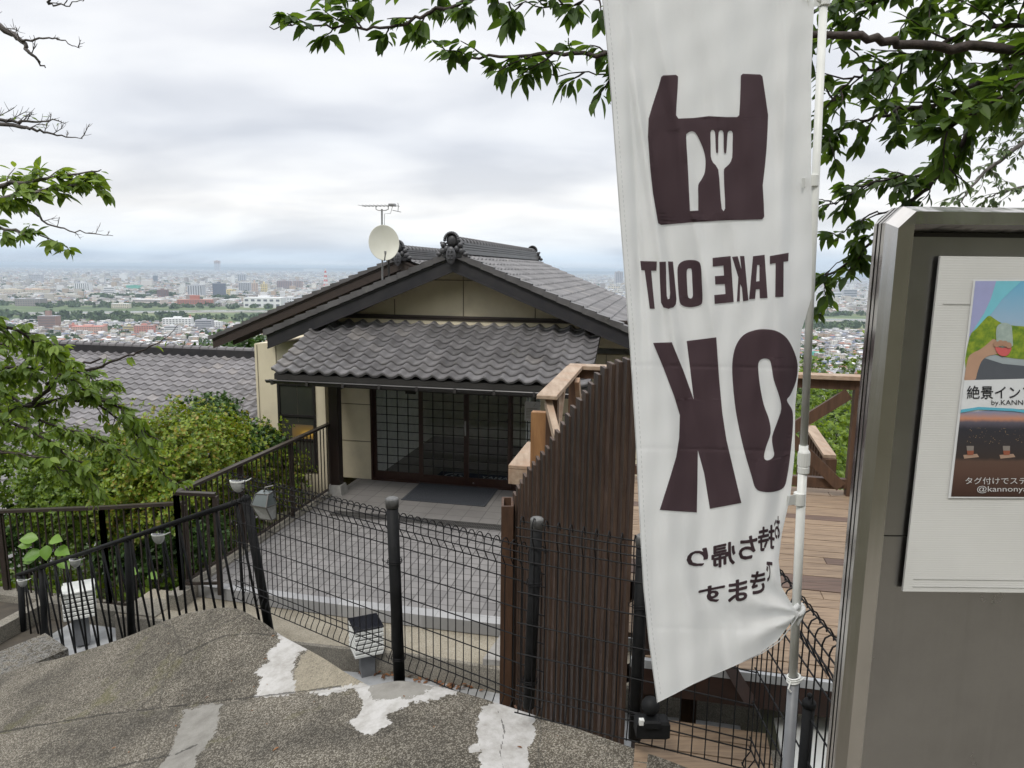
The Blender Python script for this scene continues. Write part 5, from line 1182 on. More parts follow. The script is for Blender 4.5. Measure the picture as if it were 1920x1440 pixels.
drape(mb, Z3([(345,415),(356,407),(425,404),(436,413),(434,470),(428,560),(425,622),(438,640),(520,637),(600,627),(700,632),(755,632),(766,622),(770,560),(773,480),(775,408),(786,398),(880,402),(892,413),(905,500),(922,620),(920,690),(914,800),(905,900),(893,1000),(899,1100),(901,1170),(890,1185),(690,1190),(520,1200),(345,1215),(328,1205),(312,1110),(300,1040),(285,900),(273,740),(277,640),(296,575),(315,515),(330,470)]),
      [Z3(curve([(480,745),(486,720),(508,709),(530,718),(552,757),(575,815),(584,870),(580,930),(562,970),(545,1000),(545,1060),(545,1130),(545,1137),(540,1137),(505,1139),(500,1139),(500,1132),(496,1050),(489,900)], 3)),
       Z3(curve([(611,716),(622,701),(635,714),(638,770),(641,822),(652,823),(653,770),(655,716),(668,703),(681,716),(682,770),(684,822),(696,825),(700,770),(704,717),(717,706),(731,718),(730,780),(728,850),(712,886),(688,908),(683,930),(686,1020),(690,1126),(672,1128),(662,1020),(653,915),(625,878),(613,845),(612,780)], 2))])
ic = mb.build('bag_symbol', M['print'], bn, smooth=True)
mb = MB()
drape(mb, Z4([(729,103),(820,87),(818,128),(796,131),(795,300),(755,301),(757,137),(729,142)]))
drape(mb, Z4([(648,104),(704,97),(718,305),(681,307),(679,262),(662,264),(658,309),(629,312)]), [Z4([(668,146),(679,146),(679,224),(663,226)])])
drape(mb, Z4([(547,107),(574,104),(592,168),(585,103),(606,103),(626,317),(600,321),(594,255),(586,238),(584,322),(570,323),(577,205)]))
drape(mb, Z4([(453,112),(540,103),(555,325),(463,334),(461,291),(515,286),(512,238),(466,240),(464,200),(508,197),(505,149),(454,154)]))
drape(mb, Z4(curve([(284,200),(287,150),(310,128),(345,122),(380,127),(396,150),(401,230),(404,310),(395,338),(350,350),(308,342),(292,312)], 4)), [Z4(curve([(328,185),(332,166),(343,163),(352,170),(355,230),(358,290),(352,306),(343,307),(334,296),(330,240)], 3))])
drape(mb, Z4([(196,131),(228,130),(230,240),(232,295),(237,312),(246,308),(248,280),(243,200),(238,129),(262,130),(270,210),(279,310),(276,335),(265,350),(240,358),(216,351),(204,328),(199,230)]))
drape(mb, Z4([(104,127),(184,129),(182,174),(157,174),(165,265),(174,357),(150,357),(138,265),(125,173),(109,171)]))
mb.build('lettering_top', M['print'], bn, smooth=True)
mb = MB()
drape(mb, Z4([(166,522),(256,519),(312,655),(362,795),(345,650),(328,513),(471,495),(478,600),(485,700),(500,860),(520,990),(560,1160),(592,1294),(440,1322),(412,1150),(382,1040),(380,1190),(377,1340),(198,1328),(245,1180),(278,1070),(292,980),(295,870),(268,780),(215,640)]))
drape(mb, Z4(curve([(660,460),(710,456),(765,466),(812,500),(845,560),(863,625),(857,700),(830,770),(812,800),(838,850),(840,930),(828,1060),(812,1170),(795,1220),(750,1240),(695,1240),(660,1222),(640,1160),(600,1020),(565,850),(549,690),(550,600),(568,530),(605,482)], 4)),
      [Z4(curve([(673,640),(680,608),(703,597),(728,605),(738,640),(748,700),(775,780),(784,840),(766,900),(740,975),(745,1030),(750,1062),(736,1082),(712,1088),(701,1070),(712,1020),(733,955),(725,890),(700,820),(682,730)], 3))])
mb.build('lettering_large', M['print'], bn, smooth=True)
mb = MB()
for ch, x0, x1, y0, y1 in (('り', 1289, 1326, 1027, 1066), ('帰', 1335, 1378, 1015, 1066), ('ち', 1386, 1419, 1003, 1051), ('持', 1422, 1452, 984, 1034), ('お', 1452, 1462, 968, 1010),
                           ('す', 1311, 1358, 1093, 1135), ('ま', 1366, 1400, 1084, 1131), ('き', 1407, 1434, 1069, 1115), ('で', 1437, 1448, 1052, 1090)):
    V, Fc = text_mesh(ch, 1.0, 0.0)
    if not V: continue
    xs = [v[0] for v in V]; ys = [v[1] for v in V]; a0, a1, b0, b1 = min(xs), max(xs), min(ys), max(ys); sh = 0.22*(x1-x0)
    V0, F0 = V, Fc; V, Fc = [], []
    for k_ in range(9):      # a heavy face: the strokes laid over each other a little apart
        ox, oy = (0, 0) if k_ == 8 else (0.026*math.cos(k_*math.pi/4), 0.026*math.sin(k_*math.pi/4)); b_ = len(V)
        V += [(v[0]+ox, v[1]+oy) for v in V0]; Fc += [tuple(b_+i for i in f) for f in F0]
    kz = [i//len(V0) for i in range(len(V))]
    out = []
    for v in V:
        a = 1-(v[0]-a0)/(a1-a0); b = 1-(v[1]-b0)/(b1-b0); x = x0+(x1-x0)*a; y = y0+(y1-y0-sh)*b + sh*(1-a); out.append((x, y))
    m_ = len(V0); k9 = [conform(mb, out[q*m_:(q+1)*m_], F0, off=0.0022+0.00008*q) for q in range(9)]
mb.build('lettering_small', M['print'], bn)
mb = MB()
for j in range(60):
    pass
hem = [clothpt(lerp_tab(LE, y)+1.0, y, 0.0005) for y in np.linspace(-160, 1316, 160)]
hem2 = [clothpt(lerp_tab(LE, y)+9, y, 0.0007) for y in np.linspace(-160, 1306, 160)]
mb.tube(hem, 0.0012, 5)
for i in range(0, 159): mb.add([hem2[i], hem2[i].lerp(hem2[i+1], 0.55), hem2[i].lerp(hem2[i+1], 0.55)+Vector((0.0009, -0.0003, 0)), hem2[i]+Vector((0.0009, -0.0003, 0))], [(0,1,2,3)])
bt = [clothpt(x, y-1, 0.0005) for x, y in BE]; mb.tube(bt, 0.0014, 5)
mb.build('hem', mat('hem_stitch', (0.55, 0.56, 0.56), rough=0.8), bn)
bpn = thing('banner_pole', tuple(atZ(1480, 1470, 1.5)), 'white telescopic banner pole standing in a grey pipe', 'pole')
YP = 1.83
T0, T1, T2 = atY(1547, -60, YP), atY(1507, 835, YP), atY(1487, 1268, YP)
mb = MB(); mb.tube([T0, T1], 0.0098, 14); mb.tube([T1, T2], 0.0118, 14)
mb.tube([atY(1550, 2, YP), atY(1500, -1, YP-0.02)], 0.006, 8); mb.build('shaft', M['white'], bpn, smooth=True)
ax = (T0-T2).normalized()
mb = MB(); c_ = atY(1506, 888, YP); mb.lathe(c_, [(0.0125, 0), (0.0150, 0.003), (0.0150, 0.018), (0.0135, 0.020), (0.0150, 0.022), (0.0155, 0.058), (0.0135, 0.062), (0.0105, 0.066)], 20, axis=tuple(ax))
for k in range(16):
    a = 2*math.pi*k/16; q = ax.to_track_quat('Z', 'Y'); o_ = q @ Vector((0.0152*math.cos(a), 0.0152*math.sin(a), 0)); mb.tube([c_+o_+ax*0.024, c_+o_+ax*0.056], 0.0011, 4)
mb.build('clamp_joint', M['white'], bpn)
def band(cx, cy, wx, hy, name, m=M['white'], r_=0.0135):
    mb = MB(); c_ = atY(cx, cy, YP); mb.lathe(c_ - ax*hy/2, [(r_, 0), (r_+0.001, 0.001), (r_+0.001, hy-0.001), (r_, hy)], 16, axis=tuple(ax))
    e = atY(cx-wx, cy+4, 1.805); mb.beam(c_, e, 0.002, hy*0.8); mb.build(name, m, bpn, smooth=False)
band(1524, 339, 20, 0.028, 'strap'); band(1499, 935, 24, 0.034, 'strap', r_=0.0145); band(1545, 3, 30, 0.02, 'strap', r_=0.013)
mb = MB(); c_ = atY(1494, 1142, YP)
knot = [c_ + Vector((0.016*math.cos(a), 0.016*math.sin(a)-0.001, 0.010*math.sin(a+0.6))) for a in [2*math.pi*k/12 for k in range(13)]]
mb.tube(knot, 0.007, 8); mb.ell(c_+Vector((-0.012, -0.014, -0.012)), (0.014, 0.010, 0.018), 10); mb.tube([c_+Vector((0.0, -0.012, 0.02)), c_+Vector((-0.03, -0.014, -0.012)), clothpt(1455, 1175)], [0.006, 0.010, 0.002], 8); mb.tube([c_+Vector((0.012, -0.01, 0.0)), c_+Vector((0.0, -0.016, -0.04))], [0.007, 0.004], 7)
mb.build('tied_corner', M['cloth'], bn, smooth=True)
mb = MB(); G0, G1 = atY(1488, 1272, YP), Vector((atY(1481, 1500, YP).x, YP, 1.5)); mb.tube([G0, G1], 0.0150, 16); pp = mb.build('base_pipe', M['grayplastic'], bpn, smooth=True)
mb = MB()
for dz_ in (0.0, 0.006, -0.007): mb.tube([G0 + Vector((0.0165*math.cos(a), 0.0165*math.sin(a), dz_+0.004*math.cos(a))) for a in [2*math.pi*k/12 for k in range(13)]], 0.0028, 6)
mb.tube([G0+Vector((-0.012, -0.012, 0)), G0+Vector((-0.02, -0.018, -0.02)), G0+Vector((-0.012, -0.018, -0.03))], 0.0025, 5); mb.tube([G0+Vector((0.012, -0.012, 0)), G0+Vector((0.026, -0.014, 0.012))], 0.0025, 5); mb.build('cord_binding', M['white'], pp)

# ---------------------------------------------------------------- stainless notice board
def steelmat(name, col=(0.40, 0.385, 0.35), rough=0.24, st=(90, 90, 1.2)):
    m = bpy.data.materials.new(name); m.use_nodes = True; nt = m.node_tree; b = nt.nodes['Principled BSDF']; b.inputs['Metallic'].default_value = 1.0
    tcx = N(nt, 'ShaderNodeTexCoord'); mp = N(nt, 'ShaderNodeMapping'); mp.inputs['Scale'].default_value = st; Lk(nt, tcx.outputs['Object'], mp.inputs[0])
    n = N(nt, 'ShaderNodeTexNoise', ins={'Scale': 3.0, 'Detail': 4.0}); Lk(nt, mp.outputs[0], n.inputs['Vector'])
    n2_ = N(nt, 'ShaderNodeTexNoise', ins={'Scale': 3.0, 'Detail': 7.0, 'Roughness': 0.65}); Lk(nt, tcx.outputs['Object'], n2_.inputs['Vector'])
    c = ramp(nt, n2_.outputs[0], [(0.3, tuple(q*0.82 for q in col)), (0.7, col)]); Lk(nt, c, b.inputs['Base Color'])
    Lk(nt, math_(nt, 'ADD', math_(nt, 'MULTIPLY', n2_.outputs[0], 0.25), rough-0.10), b.inputs['Roughness'])
    bp = N(nt, 'ShaderNodeBump', ins={'Strength': 0.10, 'Distance': 0.0015}); Lk(nt, n.outputs[0], bp.inputs['Height'])
    mp2 = N(nt, 'ShaderNodeMapping'); mp2.inputs['Scale'].default_value = (1.0, 1.0, 0.06); Lk(nt, tcx.outputs['Object'], mp2.inputs[0])      # the sheet is not perfectly flat: soft upright ripples
    n3_ = N(nt, 'ShaderNodeTexNoise', ins={'Scale': 9.0, 'Detail': 3.0}); Lk(nt, mp2.outputs[0], n3_.inputs['Vector'])
    bp2 = N(nt, 'ShaderNodeBump', ins={'Strength': 1.0, 'Distance': 0.012}); Lk(nt, n3_.outputs[0], bp2.inputs['Height']); Lk(nt, bp.outputs[0], bp2.inputs['Normal']); Lk(nt, bp2.outputs[0], b.inputs['Normal'])
    return m
M['steel'] = steelmat('brushed_steel', (0.62, 0.595, 0.57), 0.20); M['steelh'] = steelmat('brushed_steel_panel', (0.40, 0.39, 0.385), 0.27, (1.2, 90, 90)); M['steeld'] = steelmat('dark_steel_groove', (0.16, 0.155, 0.145), 0.4)
sg = thing('notice_board', (1.4, 1.6, 1.5), 'large brushed stainless steel notice board with a chamfered corner', 'notice board')
X0, X1, ZT, ZB, CH = 0.780, 2.05, 4.058, 1.5, 0.034
def profile(y, ins):      # outline of the frame at depth y, inset by ins, with the cut top-left corner
    return [(X0+ins, y, ZB), (X1-ins, y, ZB), (X1-ins, y, ZT-ins-CH), (X1-ins-CH, y, ZT-ins), (X0+ins+CH, y, ZT-ins), (X0+ins, y, ZT-ins-CH)]
mb = MB()
rings = [profile(1.575, 0), profile(1.563, 0), profile(1.563, 0.005), profile(1.556, 0.005), profile(1.556, 0), profile(1.546, 0), profile(1.546, 0.004), profile(1.541, 0.004), profile(1.541, 0), profile(1.528, 0), profile(1.498, 0.012)]
mats_i = [0, 0, 1, 1, 0, 1, 1, 1, 0, 0]
for k in range(len(rings)-1):
    n = 6; mb.add(rings[k]+rings[k+1], [(i, (i+1) % n, n+(i+1) % n, n+i) for i in range(1, n)], 1 if mats_i[k] else 0)
mb.add(profile(1.575, 0), [(0,1,2,3,4,5)])
mb.build('outer_frame', [M['steel'], M['steeld']], sg)
XI = 0.832; ZI = 4.010     # inner edge of the frame's front band
mb = MB()
o_ = profile(1.498, 0.012)
mb.add([o_[0], (XI-0.008, 1.496, ZB), (XI-0.008, 1.496, ZI+0.01), o_[5]], [(0,1,2,3)]); mb.add([o_[5], (XI-0.008, 1.496, ZI+0.01), o_[4]], [(0,1,2)])
mb.add([o_[4], (XI-0.008, 1.496, ZI+0.01), (X1-0.04, 1.496, ZI+0.01), o_[3]], [(0,1,2,3)])
mb.add([(XI-0.008, 1.496, ZB), (XI+0.004, 1.526, ZB), (XI+0.004, 1.526, ZI-0.004), (XI-0.008, 1.496, ZI+0.01), (X1-0.05, 1.496, ZI+0.01), (X1-0.05, 1.526, ZI-0.004)], [(0,1,2,3), (3,2,5,4)])
mb.build('front_band', M['steel'], sg)
mb = MB(); mb.box((XI, 1.527, 3.338), (X1-0.03, 1.55, ZI-0.012)); mb.box((XI, 1.5275, ZB), (X1-0.03, 1.55, 3.3345)); mb.build('back_panel', M['steelh'], sg)
mb = MB(); mb.box((XI-0.001, 1.5255, ZI-0.014), (X1-0.04, 1.5285, ZI-0.006)); mb.box((XI, 1.5285, 3.334), (X1-0.04, 1.549, 3.3385))
mb.build('dark_joint', M['dark'], sg)
cb = thing('corrugated_board', (1.2, 1.5, 3.2), 'white corrugated plastic board fixed on the steel notice board', 'board')
bl, br = atY(1757, 480, 1.512), atY(1695, 1109, 1.512)
def corr(x0, x1, z0, z1, y):
    mb = MB(); n = int((z1-z0)/0.0026); vs = []
    for i in range(n+1):
        z = z0 + (z1-z0)*i/n; yy = y - (0.00015 if i % 2 else 0)
        vs += [(x0 + 0.006*(z-z0), yy, z), (x1, yy, z)]
    mb.add(vs, [(2*i, 2*i+1, 2*i+3, 2*i+2) for i in range(n)])
    b = [(x0, y+0.006, z0), (x1, y+0.006, z0), (x1, y+0.006, z1), (x0+0.006*(z1-z0), y+0.006, z1)]; f = [(x0, y-0.0, z0), (x1, y, z0), (x1, y, z1), (x0+0.006*(z1-z0), y, z1)]
    mb.add(f+b, [(4,7,6,5), (0,4,5,1), (3,2,6,7), (0,3,7,4)])
    return mb
bx = (bl.x+br.x)/2
corr(bx, 1.75, br.z, bl.z, 1.512).build('sheet', mat('corrugated_white', (0.66, 0.66, 0.64), (0.60, 0.60, 0.58), 3, rough=0.45, spec=0.4), cb)
mb = MB(); mb.box((bx+0.02, 1.5105, bl.z-0.10), (1.75, 1.5112, bl.z-0.099)); mb.box((bx+0.02, 1.5105, br.z+0.03), (1.75, 1.5112, br.z+0.031)); mb.box((bx+0.02, 1.5105, br.z+0.012), (1.75, 1.5112, br.z+0.013)); mb.build('crease', mat('crease_grey', (0.5, 0.5, 0.48)), cb)
# the poster: a printed sheet with two photographs, a lettered band between them
po = thing('poster', (1.3, 1.508, 3.4), 'colour poster with a raised cup above and a dusk view with two drinks below', 'poster')
Yp = 1.5090
def pp_(x, y, d=0.0): return atY(x, y, Yp-d)
def poly(mb, pts, d, mi=0):
    L = [[Vector((x, y, 0)) for x, y in pts]]; tr_ = tessellate_polygon(L); mb.add([pp_(x, y, d) for x, y in pts], [tuple(t) for t in tr_], mi)
def flat(name, col, rough=0.45): return mat(name, col, tuple(c*0.93 for c in col), 40, rough=rough)
def XL(y): return 1828 + (1782-1828)*(y-527)/(932-527)      # left edge of the print follows the upright sheet
mb = MB(); poly(mb, [(XL(524)-3, 524), (2330, 522), (2330, 936), (XL(934)-4, 934)], 0); mb.build('sheet', flat('poster_paper', (0.70, 0.71, 0.72)), po)
def gradm(name, stops, scale, noise=0.0, nscale=40, loc=0.0, col2=None):
    m = bpy.data.materials.new(name); m.use_nodes = True; nt = m.node_tree; b = nt.nodes['Principled BSDF']; b.inputs['Roughness'].default_value = 0.4
    ge = N(nt, 'ShaderNodeNewGeometry'); sp_ = N(nt, 'ShaderNodeSeparateXYZ'); Lk(nt, ge.outputs['Position'], sp_.inputs[0])
    f = math_(nt, 'MULTIPLY', math_(nt, 'SUBTRACT', sp_.outputs[2], loc), scale)
    if noise: n = N(nt, 'ShaderNodeTexNoise', ins={'Scale': nscale, 'Detail': 5.0}); Lk(nt, ge.outputs['Position'], n.inputs['Vector']); f = math_(nt, 'ADD', f, math_(nt, 'MULTIPLY', math_(nt, 'SUBTRACT', n.outputs[0], 0.5), noise))
    c = ramp(nt, f, stops); Lk(nt, c, b.inputs['Base Color']); return m
zA = lambda y: pp_(1850, y).z
mb = MB(); poly(mb, [(XL(527)+1, 527), (2325, 526), (2325, 700), (XL(712)+1, 712)], 0.0003)
mb.build('photo_sky', gradm('print_sky', [(0.0, (0.32, 0.36, 0.36)), (0.35, (0.38, 0.43, 0.47)), (0.6, (0.33, 0.47, 0.62)), (1.0, (0.15, 0.42, 0.62))], 1/(zA(527)-zA(712)), 0.12, 60, zA(712)), po)
mb = MB(); poly(mb, [(XL(527)+1, 527), (1870, 527), (1858, 560), (1845, 590), (1822, 625), (XL(640)+1, 640)], 0.0005); mb.build('photo_curtain', flat('print_lavender', (0.36, 0.38, 0.62)), po)
mb = MB(); poly(mb, [(1868, 527), (1915, 527), (1880, 560), (1850, 600), (1823, 622), (1845, 588), (1858, 560)], 0.0006); mb.build('photo_drape', flat('print_turquoise', (0.20, 0.55, 0.66)), po)
mb = MB(); poly(mb, curve([(XL(690)+1, 690), (XL(632)+2, 632), (1830, 617), (1845, 600), (1855, 592), (1868, 600), (1885, 608), (1920, 612), (2000, 615), (2320, 610), (2320, 672), (2000, 675), (1900, 672), (1850, 664)], 3), 0.0008)
mb.build('photo_foliage', mat('print_foliage', (0.28, 0.36, 0.04), (0.12, 0.22, 0.03), 70, rough=0.4, contrast=(0.4, 0.6)), po)
mb = MB(); poly(mb, [(1835, 668), (1880, 682), (1960, 690), (2320, 690), (2320, 705), (XL(705)+1, 714), (1822, 690)], 0.0010); mb.build('photo_road', flat('print_road', (0.10, 0.11, 0.13)), po)
mb = MB(); poly(mb, curve([(XL(706)+1, 706), (1815, 672), (1824, 662), (1838, 655), (1850, 646), (1862, 636), (1872, 640), (1886, 644), (1892, 650), (1884, 657), (1868, 664), (1852, 668), (1840, 678), (1832, 700), (1828, 712), (1810, 713)], 3), 0.0012)

mb.build('photo_hand', flat('print_skin', (0.48, 0.30, 0.21)), po)
mb = MB(); poly(mb, curve([(1868, 618), (1872, 609), (1884, 605), (1896, 610), (1898, 622), (1899, 640), (1897, 650), (1872, 650), (1868, 636)], 3), 0.0020); mb.build('photo_cup', mat('print_cup', (0.42, 0.50, 0.46), (0.30, 0.38, 0.35), 60, rough=0.4), po)
mb = MB()
for k_, (x, y) in enumerate(((1868, 643), (1876, 641), (1884, 642), (1891, 645))): poly(mb, curve([(x-5, y+1), (x-2, y-3), (x+4, y-2), (x+6, y+4), (x+2, y+8), (x-4, y+6)], 3), 0.0028+0.0002*k_)
mb.build('photo_fingers', flat('print_finger', (0.42, 0.25, 0.17)), po)
mb = MB(); poly(mb, curve([(1866, 650), (1880, 653), (1896, 650), (1893, 662), (1884, 668), (1872, 664)], 3), 0.0024); mb.build('photo_drink', flat('print_red', (0.62, 0.13, 0.13)), po)
mb = MB(); poly(mb, [(XL(713)+1, 713), (2325, 700), (2325, 782), (1990, 776), (1930, 768), (1860, 765), (XL(770)+1, 770)], 0.0014); mb.build('lettered_band', flat('print_white', (0.72, 0.74, 0.76)), po)
mb = MB(); poly(mb, [(XL(768)+1, 768), (1835, 763), (1900, 766), (1960, 774), (2060, 776), (2060, 780), (1960, 779), (1900, 771), (1835, 768), (XL(774)+1, 774)], 0.0017); mb.build('wave_line', flat('print_blue', (0.12, 0.45, 0.60)), po)
mb = MB(); poly(mb, [(XL(772)+1, 774), (1860, 769), (2325, 784), (2325, 934), (XL(931)+1, 931)], 0.0005)
mb.build('photo_dusk', gradm('print_dusk', [(0.0, (0.05, 0.024, 0.018)), (0.28, (0.10, 0.055, 0.042)), (0.42, (0.11, 0.065, 0.05)), (0.46, (0.045, 0.034, 0.032)), (0.80, (0.035, 0.035, 0.045)), (0.88, (0.12, 0.11, 0.14)), (0.92, (0.55, 0.26, 0.16)), (1.0, (0.25, 0.27, 0.38))], 1/(zA(772)-zA(931)), 0.03, 90, zA(931)), po)
mb = MB()
rl = random.Random(4)
for _ in range(90):
    x, y = rl.uniform(1812, 1960), rl.uniform(800, 832); s_ = rl.uniform(0.4, 1.0); poly(mb, [(x, y), (x+s_, y), (x+s_, y+s_), (x, y+s_)], 0.0010)
mb.build('photo_city_lights', flat('print_lights', (0.7, 0.5, 0.25)), po)
mb = MB()
gl3 = [flat('print_coaster', (0.40, 0.27, 0.20)), flat('print_glass', (0.25, 0.22, 0.20)), flat('print_drink', (0.30, 0.10, 0.06))]
for x, c in ((1818, 0), (1886, 1), (1960, 0)):
    mb = MB(); poly(mb, [(x-12, 853), (x+14, 851), (x+18, 857), (x-10, 860)], 0.0010, 0)
    poly(mb, [(x-6, 836), (x+8, 836), (x+7, 853), (x-4, 853)], 0.0013, 1)
    poly(mb, [(x-5, 845), (x+8, 845), (x+7, 853), (x-4, 853)], 0.0016, 2)
    mb.build('photo_glass', gl3, po)
def line(txt, x0, y0, x1, y1, bold, m, name, d=0.0024):
    mb = MB(); put_text(mb, txt, lambda a, b: pp_(x0+(x1-x0)*a, y1+(y0-y1)*b, d), bold); mb.build(name, m, po)
ink = flat('print_ink', (0.015, 0.015, 0.02)); wht = flat('print_pale', (0.62, 0.62, 0.62))
line('絶景インフォト', 1813, 723, 1988, 748, 0.008, ink, 'heading')
line('by.KANNONYAMA', 1859, 750, 1985, 762, 0.0, ink, 'subheading')
line('タグ付けでステッカー', 1810, 895, 1975, 908, 0.0, wht, 'caption')
line('@kannonyama', 1832, 911, 1950, 925, 0.0, wht, 'account_line')

# ---------------------------------------------------------------- trees
def branch_tree(name, label, trunk, branches, leafm, barkm, seed, group=None, twig=0.35, leaf=0.095, per=9, droop=0.5, cat='tree', tw_every=0.11):
    """trunk: [(point, radius)...]; branches: list of dict(pts, r0, r1, leafy, dens, spread)"""
    R_ = random.Random(seed); rs_ = np.random.RandomState(seed)
    t = thing(name, tuple(trunk[0][0]), label, cat, group)
    mb = MB(); mb.tube([p for p, r in trunk], [r for p, r in trunk], 12); mb.build('trunk', barkm, t, smooth=True)
    C, D, Nn, Sz = [], [], [], []; wood = MB(); tw = MB()
    for b in branches:
        P = b['pts']; n = 6
        path = []
        for i in range(len(P)-1):
            p0, p1, p2, p3 = P[max(i-1, 0)], P[i], P[i+1], P[min(i+2, len(P)-1)]
            for j in range(n):
                f = j/n; q = 0.5*((2*p1)+(p2-p0)*f+(2*p0-5*p1+4*p2-p3)*f*f+(3*p1-p0-3*p2+p3)*f**3); path.append(q + Vector((R_.gauss(0, .006), R_.gauss(0, .006), R_.gauss(0, .006))))
        path.append(P[-1]); m = len(path)
        wood.tube(path, [b['r0']+(b['r1']-b['r0'])*(i/(m-1)) for i in range(m)], 8)
        tot = sum((path[i+1]-path[i]).length for i in range(m-1)); s0 = b.get('start', 0.0)*tot
        acc = 0; nxt = s0; k = 0
        ev = tw_every/b.get('dens', 1.0)
        for i in range(m-1):
            seg = path[i+1]-path[i]; L = seg.length
            while acc + L > nxt:
                p = path[i] + seg*((nxt-acc)/L); f = nxt/tot; k += 1; nxt += ev*R_.uniform(0.6, 1.4)
                d = seg.normalized(); side = d.cross(Vector((0, 0, 1)));
                if side.length < 0.1: side = Vector((1, 0, 0))
                side.normalize(); a = R_.uniform(0, 2*math.pi); up = side.cross(d)
                out = (d*R_.uniform(0.4, 1.0) + side*math.cos(a)*R_.uniform(0.5, 1.0) + up*math.sin(a)*R_.uniform(0.3, 0.9) + Vector((0, 0, b.get('lift', 0.05)))).normalized()
                tl = twig*b.get('spread', 1.0)*R_.uniform(0.5, 1.25)*(1-0.45*f)
                q = [p]; dd = out.copy()
                for _ in range(4): dd = (dd + Vector((R_.gauss(0, .18), R_.gauss(0, .18), R_.gauss(0, .14)-0.02))).normalized(); q.append(q[-1]+dd*tl/4)
                tw.tube(q, [0.0042*b.get('tk', 1), 0.0036*b.get('tk', 1), 0.003*b.get('tk', 1), 0.0024*b.get('tk', 1), 0.0016*b.get('tk', 1)], 4)
                if b.get('fork'):
                    for _ in range(b['fork']):
                        s_ = R_.choice(q[1:4]); e1 = (dd + Vector((R_.gauss(0, .6), R_.gauss(0, .6), R_.gauss(0.1, .5)))).normalized(); e2 = (e1 + Vector((0, 0, .3))).normalized()
                        tw.tube([s_, s_+e1*tl*.2, s_+e1*tl*.2+e2*tl*.22], [0.0024*b.get('tk', 1), 0.0018*b.get('tk', 1), 0.001*b.get('tk', 1)], 3)
                if b.get('leafy', 1) > 0:
                    nl = int(per*b.get('leafy', 1)*R_.uniform(0.6, 1.3)+0.5)
                    for _ in range(nl):
                        g = R_.uniform(0.15, 1.0); x = g*4; ii = min(int(x), 3); c_ = q[ii].lerp(q[ii+1], x-ii)
                        ld = ((q[ii+1]-q[ii]).normalized()*R_.uniform(0.2, 1.0) + Vector((R_.gauss(0, .7), R_.gauss(0, .7), R_.gauss(0, .3)-droop))).normalized()
                        C.append(c_ + ld*0.012); D.append(ld); Nn.append((R_.gauss(0, .45), R_.gauss(0, .45), 1.0)); Sz.append(leaf*b.get('ls', 1)*R_.uniform(0.6, 1.2))
            acc += L
    wood.build('branches', barkm, t, smooth=True)
    tw.build('twigs', barkm, t)
    if C: leaf_cards('foliage', C, D, Nn, Sz, leafm, t, seed=seed)
    return t
def B(pts, r0, r1, **kw): return dict(pts=[atY(x, y, Y) for x, y, Y in pts], r0=r0, r1=r1, **kw)
TR = [(Vector((3.1, 2.9, 1.2)), 0.20), (Vector((3.0, 2.85, 2.4)), 0.17), (Vector((2.9, 2.7, 3.8)), 0.15), (Vector((2.75, 2.6, 4.9)), 0.13), (Vector((2.6, 2.5, 5.7)), 0.10), (Vector((2.3, 2.4, 6.6)), 0.06)]
